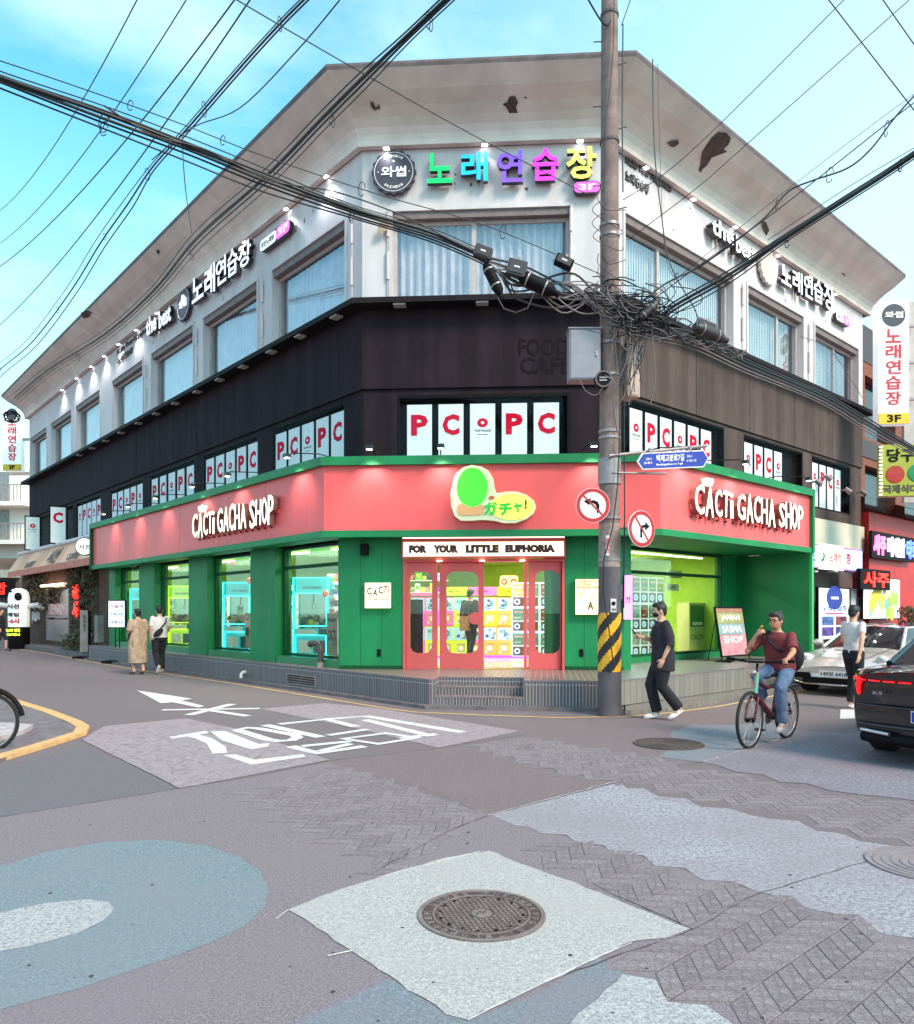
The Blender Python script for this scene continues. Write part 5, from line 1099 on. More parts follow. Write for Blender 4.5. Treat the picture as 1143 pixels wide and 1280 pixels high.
cable([(1102, -3, 12), (1160, 80, 12)], .010, 'short dark line cutting the upper right corner', M_cab3)
cable([(816, 74, 11.4), (818, 180, 11.4), (826, 260, 11.4), (838, 330, 11.4), (868, 385, 11.4), (874, 408, 11.4)], .009, 'loose vertical cable hanging right of the pole', M_cab3, n=36)
cable([(822, 80, 11.6), (830, 300, 11.6), (846, 352, 11.5)], .004, 'hair thin hanging wire right of the pole', M_cab3)
cable([(733, -5, 11), (755, 30, 11.2), (765, 24, 11.3)], .014, 'thick stay running off the pole top to the left', M_cab)
cable([(790, -5, 11), (777, 32, 11.3)], .006, 'thin wire running off the pole top to the right', M_cab3)
# lower right bundle sagging along the ledge
for k, (dy, r, m) in enumerate(((0, .022, M_cab), (5, .016, M_cab3), (9, .014, M_cab2), (-4, .014, M_cab3), (13, .010, M_cab2), (3, .012, M_cab))):
    cable([(782, 404+dy, 11.3), (820, 412+dy, 11.6), (870, 422+dy*1.2, 12.2), (930, 452+dy, 13.2), (1000, 482+dy*.8, 14.6), (1040, 500+dy*.9, 15.6), (1090, 530+dy, 17), (1150, 565+dy*.6, 18.5), (1210, 598, 20)], r*1.2, '# strand of the sagging bundle along the ledge right of the pole', m, 'cables of the sagging bundle under the right ledge', n=48)
cable([(1079, 498, 16.8), (1040, 440, 15), (1000, 420, 14)], .006, 'thin stray wire before the last right window', M_cab2)
# pole to the closures: the last metre of the left bundle
for k in range(14):
    y0 = 318 + k*3.2 + rj.uniform(-3, 3); cable([(600 + k*3, y0, 11.0), (650 + rj.uniform(-8, 8), y0 + rj.uniform(0, 26), 11.1), (705 + rj.uniform(-8, 8), 350 + rj.uniform(-10, 42), 11.15), (745, 362 + rj.uniform(-14, 30), 11.2), (778 + rj.uniform(-5, 20), 378 + rj.uniform(-10, 28), 11.2)], rj.choice((.008, .012, .016)), 'tangled strand between the splice closures and the pole', rj.choice((M_cab, M_cab3, M_cab2)), 'tangled cables left of the pole', n=24)
# tangle at the pole: many thin loops, nobody could count them
mb = MB(); rt = random.Random(21)
def soft(P, n=5):
    out = []
    for i in range(len(P)-1):
        a, b, c, d = P[max(i-1, 0)], P[i], P[i+1], P[min(i+2, len(P)-1)]
        for k in range(n): t = k/n; out.append(.5*((2*b) + (c-a)*t + (2*a-5*b+4*c-d)*t*t + (3*b-a-3*c+d)*t**3))
    return out + [P[-1]]
for k in range(58):
    cx_, cy_ = rt.gauss(800, 18), rt.gauss(391, 13); P = []
    a0 = rt.uniform(0, 6.28); rx, ry = rt.uniform(10, 40), rt.uniform(5, 20); turns = rt.uniform(.35, .9)
    for q in range(7): a = a0 + turns*2*math.pi*q/6; P.append(at(cx_ + rx*math.cos(a) + rt.uniform(-2, 2), cy_ + ry*math.sin(a) + rt.uniform(-2, 2), 11.15 + .12*math.sin(a*2) + rt.uniform(-.03, .03)))
    mb.tube(soft(P, 3), rt.choice((.006, .008, .011)), 5, rt.choice((0, 0, 1, 2)))
for k in range(20):
    x = rt.uniform(772, 815); y = rt.uniform(385, 408); P = [at(x, y, 11.1), at(x + rt.uniform(-10, 6), y + rt.uniform(20, 45), 11.12), at(x + rt.uniform(-22, 6), y + rt.uniform(55, 115), 11.18)]
    P.insert(2, P[1].lerp(P[2], .5) + Vector((rt.uniform(-.06, .06), 0, 0))); mb.tube(soft(P), rt.choice((.006, .009)), 5, rt.choice((0, 1, 2)))
for k in range(34):
    x = rt.uniform(798, 900); P = []
    for q in range(5): P.append(at(x + q*11, 402 + (x-790)*.28 + q*3.2 + rt.uniform(-6, 8), 11.2 + (x-790)*.01))
    mb.tube(soft(P, 4), rt.choice((.007, .010)), 5, rt.choice((0, 1, 2)))
tg = tag(mb.build('cable_tangle', [M_cab, M_cab3, M_cab2]), 'dense tangle of loose cable loops round the pole at ledge height', 'cable tangle', kind='stuff')
mb = MB()
for k in range(8):
    y = 232 + k*17; P = [at(754 + rt.uniform(-7, 2), y, 11.2), at(748 + rt.uniform(-8, 6), y + 14, 11.1), at(757 + rt.uniform(-4, 24), y + 30, 11.15), at(779 + rt.uniform(-3, 5), y + 34 + rt.uniform(-10, 10), 11.25)]
    mb.tube(soft(P), .006, 5, rt.choice((0, 1)))
tag(mb.build('pole_wire_loops', [M_cab, M_cab3], pole, pole.matrix_basis.inverted()), kind='stuff')
def vcable(pts, r, label, m=M_cab3): return cable(pts, r, label, m, n=24)
mb = MB(); mb.tube([at(*p) - Vector((PX, PY, 0)) for p in ((768, -5, 11.22), (767, 60, 11.22), (763, 110, 11.2), (757, 150, 11.2), (755, 240, 11.22))], .008, 6); mb.tube([at(*p) - Vector((PX, PY, 0)) for p in ((779, 30, 11.3), (778, 150, 11.3), (779, 240, 11.3))], .01, 6)
mb.tube([at(*p) - Vector((PX, PY, 0)) for p in ((776, 470, 11.18), (774, 560, 11.18), (772, 610, 11.17), (766, 660, 11.17), (755, 700, 11.18), (754, 740, 11.17), (760, 775, 11.17), (768, 838, 11.17))], .009, 6); mb.tube([at(*p) - Vector((PX, PY, 0)) for p in ((780, 480, 11.3), (781, 640, 11.3), (780, 760, 11.3))], .010, 6)
tag(mb.build('clipped_wires', M_cab, pole), kind='stuff')
cable([(725, 474, 11.2), (732, 488, 11.1), (745, 494, 11.1), (754, 484, 11.1)], .006, 'thin wire drooping from the grey box to the meter', M_cab2, n=16)
cable([(757, 470, 11.0), (768, 478, 11.0), (766, 500, 11.05), (772, 540, 11.12)], .012, 'pale cable leaving the round meter downwards', M_cab2, n=18)
# splice closures on the bundle
def closure(p0, p1, r, label, band=True, m=M_black):
    a, b = at(*p0), at(*p1); t = thing('splice_closure', label, 'splice closure', Matrix.Translation(a)); d = b-a; dn = d.normalized()
    mb = MB(); n = 9; prof = [.55, .9, 1, 1, 1, 1, 1, .9, .5]; mb.tube([d*(i/(n-1)) for i in range(n)], [r*q for q in prof], 16); mb.build('body', m, t)
    for k in (.22, .72): g = MB(); g.tube([d*(k-.02), d*(k+.02)], r*1.06, 16); g.build('band', M_steel, t)
    g = MB(); g.tube([d*1.0, d*1.12], r*.45, 10); g.build('cap', m, t); return t
closure((607, 330, 11.0), (626, 368, 10.95), .08, 'black barrel closure hanging almost upright at the end of the thick bundle')
closure((650, 345, 11.0), (694, 366, 11.0), .105, 'largest black barrel closure lying slanted left of the pole')
closure((800, 398, 11.0), (822, 378, 11.0), .055, 'small dark closure pointing up right of the pole', m=M_cab3)
closure((868, 408, 11.7), (905, 424, 12.0), .10, 'black closure wrapped in loops below the right bundle', m=M_cab3)
def cbox(c, Y, w_, h_, d_, rot, label, m=M_black, rz=0):
    p = at(c[0], c[1], Y); t = thing('cable_box', label, 'junction box', Matrix.Translation(p) @ Matrix.Rotation(rz, 4, 'Z') @ Matrix.Rotation(rot, 4, 'Y'))
    MB().slab(rrect(-w_/2, w_/2, -h_/2, h_/2, .02), -d_/2, d_/2).build('case', m, t); MB().slab(rrect(-w_*.4, w_*.4, -h_*.38, h_*.38, .015), -d_/2-.012, -d_/2-.001).build('cover', M_cab3, t); MB().box(-w_*.15, w_*.15, -d_/2-.015, -d_/2-.0125, -.008, .012).build('label_plate', M_wp, t)
    MB().box(-.02, .02, -.02, .02, h_/2, h_/2+.06).build('hook', M_steel, t); return t
cbox((604, 316), 10.95, .26, .16, .12, .35, 'dark junction box where the thick bundle ends', M_cab3); cbox((646, 336), 10.95, .28, .22, .12, .25, 'dark junction box with pale label between the two closures', M_cab3)
cbox((705, 328), 11.0, .27, .13, .14, .45, 'tilted black box hanging near the pole left of it'); cbox((882, 409), 11.9, .34, .17, .12, .4, 'pale cable box on the sagging right bundle', M_cab2)
mb = MB(); mb.tube([at(*p) - at(640, 390, 11) for p in ((622, 372, 10.95), (630, 386, 10.95), (645, 391, 10.95), (660, 385, 10.95), (667, 368, 10.95))], .012, 7); tag(mb.build('cable_loop', M_cab3, None, Matrix.Translation(at(640, 390, 11))), 'hanging loop of cable under the slanted closure', 'cable')
# stray tape pieces on the white wall
x, z = CF.xz(480, 289); t = tag(MB().slab([(-.12, -.12), (.10, -.05), (.14, .1), (-.06, .13)], -.02, -.012).build('torn_paper', mat('torn_paper', (176, 160, 140), .8, rgb2=(150, 134, 116), scale=14), None, CF.m @ T(x, -.12, z)), 'crumpled tan paper caught on the bundle by the corner window', 'paper')
# ================================================================ inside the shop
M_neonc = glow('cyan_neon', (60, 245, 255), 1.6); M_neony = glow('lime_neon', (214, 255, 40), 1.1)
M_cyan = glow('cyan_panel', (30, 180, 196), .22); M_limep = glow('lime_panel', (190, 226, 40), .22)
M_cabw = mat('cabinet_white', (214, 220, 222), rough=.4, var=.04); M_inner = glow('machine_back_light', (206, 216, 232), .25)
M_pl = [mat('plush_%s' % n, c, rough=.9, var=.1) for n, c in (('green', (70, 150, 60)), ('yellow', (220, 210, 70)), ('teal', (40, 120, 110)), ('pink', (236, 150, 170)), ('brown', (130, 80, 60)), ('white', (225, 222, 214)))]
def claw_machine(x0, label, col='c', y=.42, w_=.80, h_=1.86, d_=.62):
    neon, pan = (M_neonc, M_cyan) if col == 'c' else (M_neony, M_limep); t = thing('claw_machine', label, 'claw machine', GL.m @ T(x0, y, ZP, R_(48)), 'claw machines in the shop windows')
    mb = MB(); mb.box(0, w_, 0, d_, 0, .72); mb.box(0, w_, 0, d_, 1.52, h_); mb.box(0, w_, d_-.03, d_, .722, 1.518); mb.build('cabinet', pan, t)
    MB().box(.05, w_-.05, d_-.05, d_-.035, .74, 1.50).build('backlight', M_inner, t)
    mb = MB(); mb.box(0, .05, 0, .05, .722, 1.518); mb.box(w_-.05, w_, 0, .05, .722, 1.518); mb.build('corner_post', pan, t)
    for name, r_ in (('neon_outline', (.02, w_-.02, .03, h_-.02)), ('neon_window', (.05, w_-.05, .78, 1.50)), ('neon_lower', (.06, w_-.06, .07, .58))):
        mb = MB(); a, b, c, d = r_; mb.tube([(a, -.02, c), (b, -.02, c), (b, -.02, d), (a, -.02, d), (a, -.02, c)], .014, 5); mb.build(name, neon, t)
    MB().text('CLAW FRIENDS', .22, 1.60, .42, .06, -.005, .003, 0, .03).build('header_lettering', mat('deep_teal_print', (10, 90, 100), .5), t)
    MB().box(.05, w_-.05, .01, .014, .74, 1.51).build('pane', M_glass, t)
    mb = MB(); mb.box(.08, .52, -.02, 0, .60, .70); mb.box(.14, .40, -.01, 0, .2, .46); mb.build('control_panel', M_cabw, t)
    mb = MB(); mb.box(.58, .80, -.03, 0, .58, .72); mb.box(.46, .76, -.012, 0, .18, .46); mb.build('prize_door', mat('dark_teal', (30, 90, 100), .4), t)
    rl = random.Random(int(x0*100)); mb = MB()
    for k in range(34):
        q = rl.uniform(.055, .09); mb.ell((rl.uniform(.1, w_-.1), rl.uniform(.12, d_-.12), .74 + rl.uniform(.02, .20)), q, q, q*1.1, 8, 6, rl.randrange(6))
    tag(mb.build('plush_pile', M_pl, t), kind='stuff')
    mb = MB(); mb.cyl((w_/2, d_/2, 1.52), (w_/2, d_/2, 1.30), .02, 8)
    for a in (0, 2.1, 4.2): mb.tube([(w_/2, d_/2, 1.30), (w_/2+.07*math.cos(a), d_/2+.07*math.sin(a), 1.25), (w_/2+.03*math.cos(a), d_/2+.03*math.sin(a), 1.16)], .008, 5)
    mb.build('claw', M_steel, t); return t
claw_machine(GL.x(366, -.42), 'cyan neon claw machine full of plush toys in the window nearest the corner')
claw_machine(GL.x(278.5, -.42), 'cyan neon claw machine in the second shop window from the corner', w_=.74)
claw_machine(GL.x(209.5, -.42), 'lime yellow neon claw machine in the third shop window from the corner', 'y')
claw_machine(GL.x(162.5, -.42), 'cyan neon claw machine in the farthest left shop window', w_=.8)
M_board = mat('grey_board', (176, 166, 160), .6, var=.05)
for px0, px1, lab in ((346.5, 364, 'grey board lettered CACTI left of the claw machine nearest the corner'), (408.5, 421.5, 'grey board lettered CACTI right of the claw machine nearest the corner'), (263, 277, 'grey board lettered CACTI left of the second claw machine'), (306.5, 312.5, 'narrow grey board right of the second claw machine')):
    a, b = GL.x(px0, -.36), GL.x(px1, -.36); t = thing('window_board', lab, 'board', GL.m @ T(a, .36, ZS+.06)); w_ = b-a; MB().box(0, w_, 0, .02, 0, .86).build('sheet', M_board, t)
    if w_ > .2: MB().text('WE MAKE', .05, .68, w_-.1, .07, -.001, .003, 0, .03).build('lettering', M_ink, t); MB().text('CACTI', .05, .30, w_-.1, .22, -.001, .003, 0, .03).build('lettering', M_ink, t)
# capsule machine racks: body, display and dial shared between alike machines
def shared(fn, mats): mb = MB(); fn(mb); o = mb.build('tmp', mats); d = o.data; bpy.data.objects.remove(o); return d
CWD = .34
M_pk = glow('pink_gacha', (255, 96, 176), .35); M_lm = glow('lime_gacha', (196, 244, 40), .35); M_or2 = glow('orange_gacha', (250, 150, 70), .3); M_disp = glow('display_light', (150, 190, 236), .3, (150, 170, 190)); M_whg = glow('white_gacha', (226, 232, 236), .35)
rd = random.Random(17)
def disp(mb):
    mb.box(.02, CWD-.02, 0, .02, .36, .66, 0)
    for k in range(9): a = rd.uniform(.05, CWD-.10); z = rd.uniform(.39, .58); mb.box(a, a+rd.uniform(.03, .08), -.012, -.001, z, z+rd.uniform(.03, .07), rd.choice((1, 2, 3)))
DM = [shared(disp, [M_disp, M_wp, mat('display_blue', (60, 90, 160), .4), mat('display_teal', (90, 150, 150), .4)]) for _ in range(3)]
def body(mb): frame_rect(mb, .012, CWD-.012, .02, .34, .05, -.02, .02); mb.box(0, CWD, .022, .3, 0, .68)
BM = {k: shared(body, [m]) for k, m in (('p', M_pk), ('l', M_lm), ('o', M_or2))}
dial = shared(lambda mb: (mb.disc((CWD/2, .17), .062, -.035, .02, 16), mb.box(.06, .11, -.03, .02, .05, .11)), [M_cabw])
inner = shared(lambda mb: mb.box(.065, CWD-.065, 0, .02, .072, .288), [mat('gacha_inner', (200, 190, 150), .5)])
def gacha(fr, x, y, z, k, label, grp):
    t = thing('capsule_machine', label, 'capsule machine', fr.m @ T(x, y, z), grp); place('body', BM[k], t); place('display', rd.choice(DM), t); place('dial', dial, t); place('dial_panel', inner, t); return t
RK = Frame(GC.w(0, 0)[:2], DC); gxk = lambda px, y: GC.x(px, -y)
g5 = 'capsule machines seen through the entrance'; y5 = 3.6; x0 = gxk(514, y5); names = {'p': 'pink', 'l': 'lime', 'o': 'orange'}
for r in range(2):
    for c in range(8):
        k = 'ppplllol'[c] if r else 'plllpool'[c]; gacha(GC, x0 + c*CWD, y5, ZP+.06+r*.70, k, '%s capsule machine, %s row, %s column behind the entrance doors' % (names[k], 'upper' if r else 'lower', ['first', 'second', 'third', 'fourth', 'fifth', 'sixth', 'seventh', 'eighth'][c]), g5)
for c, k, s in ((0, M_pk, 'pink'), (2, M_lm, 'lime'), (4, M_pk, 'pink'), (6, M_lm, 'lime')):
    t = thing('rack_sign', 'glowing %s sign board %s on top of the capsule machines' % (s, 'first from left' if c == 0 else 'second from left' if c == 2 else 'third from left' if c == 4 else 'at the right end'), 'sign', GC.m @ T(x0 + c*CWD, y5-.04, ZP+1.48)); MB().box(.01, 2*CWD-.01, 0, .06, 0, .20).build('board', k, t); MB().text('GACHA', .2, .07, .28, .06, -.001, .003, 0, .03).build('lettering', M_ink, t)
t = thing('machine_plinth', 'glowing magenta base under the capsule machines', 'plinth', GC.m @ T(x0-.05, y5+.0, ZP)); MB().box(0, 8*CWD+.1, 0, .3, 0, .055).build('base', glow('magenta_glow', (232, 60, 255), 1.4), t)
# white capsule machines: poster over dial
POS = [mat('poster_%d' % i, c, .5, var=.15, scale=12) for i, c in enumerate(((120, 190, 200), (200, 90, 60), (170, 200, 90), (190, 205, 220), (120, 200, 190), (225, 215, 160), (215, 120, 130)))]
def wbody(mb): mb.box(0, .30, .0, .3, 0, .54)
WB = shared(wbody, [M_whg]); WD = shared(lambda mb: (mb.box(.03, .27, -.012, -.001, .02, .22, 0), mb.ring((.12, .12), .035, .065, -.03, -.012, 14, 1), mb.box(.19, .25, -.02, -.012, .06, .18, 2)), [mat('dial_grey', (120, 112, 130), .4), glow('dial_lit', (190, 220, 255), .5), mat('coin_slot', (140, 110, 70), .4)])
WP = [shared(lambda mb: (mb.box(.02, .28, -.010, -.001, .25, .52, 0), mb.box(.05, .2, -.013, -.0105, .30, .33, 1), mb.box(.05, .25, -.013, -.0105, .42, .47, 1)), [m, M_wp]) for m in POS]
def wg(fr, x, y, z, label, grp):
    t = thing('white_capsule_machine', label, 'capsule machine', fr.m @ T(x, y, z), grp); place('body', WB, t); place('dial', WD, t); place('poster', rd.choice(WP), t); return t
cols_ = ['first', 'second', 'third', 'fourth', 'fifth']; rows_ = ['bottom', 'middle', 'top']
xg = gxk(668, 2.6)
for r in range(3):
    for c in range(4): wg(GC, gxk(640, 2.6) + c*.31 + (.0 if c < 2 else .0), 2.6, ZP+.1+r*.55, 'white capsule machine with small poster, %s row, %s column right of the open door' % (rows_[r], cols_[c]), 'white capsule machines seen through the entrance')
xr = GR.x(790, -.75)
for r in range(3):
    for c in range(4): wg(GR, xr + c*.325, .75, ZP+.05+r*.62, 'white capsule machine, %s row, %s column in the right shop window' % (rows_[r], cols_[c]), 'white capsule machines in the right shop window').scale = (1.06, 1, 1.13)
t = thing('change_kiosk', 'pale green change machine with dark screen at the right end of the right window', 'kiosk', GR.m @ T(GR.x(862, -.7), .7, ZP)); w_ = GR.x(881, -.7) - GR.x(862, -.7)
MB().box(0, w_, 0, .35, 0, 1.32).build('cabinet', mat('pale_green', (196, 206, 140), .5, var=.04), t); MB().box(.04, w_-.04, -.01, -.001, .72, 1.26).build('screen', mat('kiosk_green', (40, 110, 40), .3), t); MB().box(.12, w_-.14, -.03, -.011, .76, .84).build('coin_tray', M_wp, t); MB().text('CACTI', .08, .40, w_-.16, .12, -.002, .003, 0, .03).build('lettering', mat('olive_print', (110, 120, 60), .5), t)
t = thing('hanging_sign', 'small white sign boards hanging in the right shop window', 'sign', GR.m @ T(GR.x(834, -.3), .3, 2.05)); MB().box(0, .5, 0, .02, 0, .16).build('board', mat('pale_board', (226, 232, 190), .5), t); MB().text('LUCKY', .08, .04, .3, .08, -.001, .003, 0, .03).build('lettering', M_greend, t); MB().box(.05, .62, 0, .02, .30, .48).build('upper_board', mat('pale_board2', (210, 220, 150), .5), t)
x = gxk(513.5, .8); t = thing('black_totem', 'tall black standing screen behind the left entrance window', 'kiosk', GC.m @ T(x, .8, ZP)); MB().box(0, .24, 0, .1, 0, 1.34).build('body', M_black, t); MB().box(.02, .22, -.006, -.001, .3, 1.28).build('screen', mat('dark_screen', (36, 20, 34), .15, var=.1), t); MB().box(-.03, .27, -.05, .15, 0, .02).build('foot', M_black, t)
for px, py, lab in ((640, 721, 'pair of cartoon eye boards hanging over the racks'),):
    t = thing('hanging_decor', 'tan hanging decoration board above the lime machines', 'decoration', GC.m @ T(gxk(625, 3.2), 3.2, 2.12)); MB().slab(rrect(0, .42, 0, .28, .06), 0, .03).build('board', mat('tan_board', (200, 178, 120), .6), t)
    for xx in (.1, .32): mb = MB(); mb.ring((xx, .14), .04, .07, -.01, -.001, 14); mb.build('ring', M_ink, t)
for fr, px, py, s in ((GL, 291, 702, 'second'), (GL, 407, 742, 'first'), (GL, 312, 726, 'right edge of the second')):
    x, z = fr.xz(px, py, -.9); t = tag(MB().ell((0, 0, 0), .07, .07, .08, 12, 8).build('red_lantern', glow('red_lantern', (230, 50, 26), .25), None, fr.m @ T(x, .9, z)), 'small red paper lantern hanging in the %s shop window' % s, 'lantern')

# white capsule machines along the back of the left windows
for wi, (pa, pb) in enumerate(((345, 421), (262, 312), (196, 235), (146, 173))):
    xa_, xb_ = GL.x(pa-22, -2.0), GL.x(pb, -2.0); n_ = min(7, int((xb_-xa_)/.33))
    for r in range(3):
        for c in range(n_): wg(GL, xa_ + c*(xb_-xa_)/n_, 2.0, ZP+.05+r*.56, 'white capsule machine, %s row, column %s, behind the %s left window from the corner' % (rows_[r], 'one two three four five six seven'.split()[c], ['first', 'second', 'third', 'fourth'][wi]), 'white capsule machines behind the left windows')
M_shelfg = glow('shelf_light', (210, 226, 255), 1.1)
MB().box(XL+.6, -.6, 1.96, 2.0, ZP+1.76, ZP+1.82).build('shelf_light', M_shelfg, room, GL.m)
for k in range(3): MB().box(gxk(640, 2.6)-.02, gxk(640, 2.6)+1.27, 2.55, 2.58, ZP+.63+k*.55, ZP+.645+k*.55).build('shelf_light', M_shelfg, room, GC.m)

# small boxed prizes and plush on shelves inside the windows
M_pz = [mat('prize_%d' % i, c, .5, var=.15, scale=15) for i, c in enumerate(((226, 60, 140), (250, 230, 60), (60, 190, 210), (120, 210, 60), (240, 120, 60), (235, 235, 240), (110, 70, 200), (30, 40, 60)))]
def prizes(fr, xa_, xb_, y, z0, rows__, seed, lab):
    t = thing('prize_shelf', lab, 'shelf', fr.m @ T(xa_, y, ZP)); w_ = xb_-xa_; r_ = random.Random(seed)
    for k in range(rows__):
        MB().box(0, w_, 0, .22, z0+k*.27-.02, z0+k*.27).build('shelf_board', M_cabw, t); mb = MB(); x = .01
        while x < w_-.12:
            q = r_.uniform(.06, .14); hh = r_.uniform(.10, .22)
            if r_.random() < .6: mb.box(x, x+q, .02, .16, z0+k*.27+.002, z0+k*.27+hh, r_.randrange(8)); mb.box(x+q*.2, x+q*.8, .016, .0195, z0+k*.27+hh*.4, z0+k*.27+hh*.75, r_.randrange(8))
            else: mb.ell((x+q/2, .1, z0+k*.27+q*.55), q*.5, q*.45, q*.55, 8, 6, r_.randrange(8))
            x += q + .012
        tag(mb.build('prizes', M_pz, t), kind='stuff')
    return t
for i_, (pa, pb, nm) in enumerate(((408, 430, 'right of the claw machine nearest the corner'), (262, 279, 'left of the second claw machine from the corner'), (345, 366, 'left of the claw machine nearest the corner'), (195, 209, 'left of the lime claw machine'))): prizes(GL, GL.x(pa, -1.15), GL.x(pb, -1.15), 1.15, .95, 4, 40+i_, 'shelf of small colourful prizes ' + nm)
prizes(GC, gxk(512, 2.9), gxk(560, 2.9), 2.9, 1.55, 2, 50, 'top shelf of small colourful prizes seen through the left entrance window')
# ================================================================ left end: cafe front, awning, street furniture
M_brick = tile_mat('brown_brick', .22, .075, (112, 74, 60), (88, 58, 50), (70, 56, 52), rough=.85, offs=.5, msize=.006)
cafe = thing('cafe', 'dark brick cafe front with grey framed door under a brown striped awning', 'cafe', LF.m @ T(-20.5, -.3, 0)); CFI = Matrix.Translation((20.5, .3, 0))
d0, d1 = LF.x(57, .35), LF.x(86, .35)
wall_grid(-27.8, -14.4, 0, 4.3, [(d0, d1, .35, 2.75), (LF.x(26, .35) if 0 else -27.5, LF.x(50, .35), 1.0, 2.7)], -.35, 0).build('wall', M_brick, cafe, CFI)
mb = MB(); frame_rect(mb, d0+.01, d1-.01, .36, 2.74, .14, -.33, -.25); mb.box(d0+.15, d1-.15, -.32, -.27, .50, 1.25); mb.box(d0+.15, d1-.15, -.32, -.27, 1.32, 1.42); mb.build('door', mat('aluminium_grey', (150, 140, 146), .4, .3, var=.08), cafe, CFI)
MB().box(d0+.14, d1-.14, -.29, -.285, 1.42, 2.6).build('door_pane', glass('cafe_glass', (200, 200, 190), .15, .5), cafe, CFI); MB().box(d0+.2, d1-.2, -.3, -.295, 1.45, 1.9).build('door_notice', mat('notice_red', (190, 90, 100), .6, rgb2=(220, 210, 210), scale=8), cafe, CFI)
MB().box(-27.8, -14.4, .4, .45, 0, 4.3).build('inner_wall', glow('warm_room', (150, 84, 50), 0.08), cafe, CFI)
mb = MB(); mb.box(d0+.2, d1-.1, -.6, -.5, 2.62, 2.70); mb.build('tube_light', glow('warm_tube', (255, 226, 180), 2.52), cafe, CFI)
# steps of cafe
tag(MB().box(-27.5, -14.5, -1.15, -.36, 0, .18).build('cafe_step', M_kerb, None, LF.m), kind='structure')
# awning: sloped fabric, white top pipe, scalloped valance
x0, x1 = -27.6, -14.6; aw = thing('cafe_awning', 'brown and beige cafe awning with white top rail at the left end of the building', 'awning', LF.m @ T(x0, -.35, 3.2)); W_ = x1-x0
nst = 9; ML = [mat('awning_beige', (222, 184, 158), .8, rgb2=(206, 166, 140), scale=3), mat('awning_tan', (212, 170, 144), .8, rgb2=(194, 150, 124), scale=3)]
for k in range(nst):
    a, b = W_*k/nst + .01, W_*(k+1)/nst - .01; mb = MB(); mb.add([(a, -.1, 1.05), (b, -.1, 1.05), (b, -.6, .22), (a, -.6, .22), (a, -.1, 1.02), (b, -.1, 1.02), (b, -.6, .19), (a, -.6, .19)], [(0, 1, 2, 3), (4, 7, 6, 5), (3, 2, 6, 7), (0, 4, 5, 1)]); mb.build('canvas_panel', ML[k % 2], aw)
mb = MB(); n = 60
for k in range(n): a, b = W_*k/n, W_*(k+1)/n; mb.add([(a, -.61, .21), (b, -.61, .21), (b, -.61, -.02), ((a+b)/2, -.61, -.06), (a, -.61, -.02)], [(0, 1, 2, 3, 4)])
tag(mb.build('valance', mat('valance_red', (186, 106, 96), .8, rgb2=(206, 136, 120), scale=6), aw), kind='stuff'); mb = MB(); mb.cyl((0, -.12, 1.08), (W_, -.12, 1.08), .09, 10); mb.build('top_rail', M_white, aw)
RX = Matrix.Rotation(-math.atan2(.6, 1.15), 4, 'X')
mb = MB(); mb.add([(W_, 0, 1.05), (W_, -.1, 1.05), (W_, -.6, .22), (W_, -.6, 0), (W_, 0, 0)], [(0, 1, 2, 3, 4)]); mb.build('side_cloth', ML[1], aw)
def awt(s, x, w_, h_, m): mb = MB(); mb.text(s, 0, 0, w_, h_, 0, .004, 0, .03); mb.v = [(v[0], -.60 + v[2]*.516 - .012 + v[1]*.857, .24 + v[2]*.857 + .01 - v[1]*.516) for v in mb.v]; mb.build('lettering', m, aw, T(x, 0, .02))
awt('시선', 6.6, 1.5, .72, M_dp); awt('COFFEE', 9.7, 1.5, .3, M_dp); awt('BAKERY', 3.2, 1.5, .3, M_dp)
x, z = LF.xz(106, 683, 1.3); t = thing('round_cafe_sign', 'round white sign 시선 with dark rim at the right end of the cafe awning', 'sign', LF.m @ T(x, -1.3, z, R_(62))); MB().disc((0, 0), .30, 0, .12, 30).build('drum', M_dp, t); MB().disc((0, 0), .27, -.006, -.001, 30).build('face', glow('round_face', (250, 246, 246), 0.29), t); MB().text('시선', -.18, -.10, .36, .17, -.007, .004, 0, .03).build('lettering', M_ink, t); MB().box(.28, .75, .04, .08, -.03, .03).build('bracket', M_black, t)
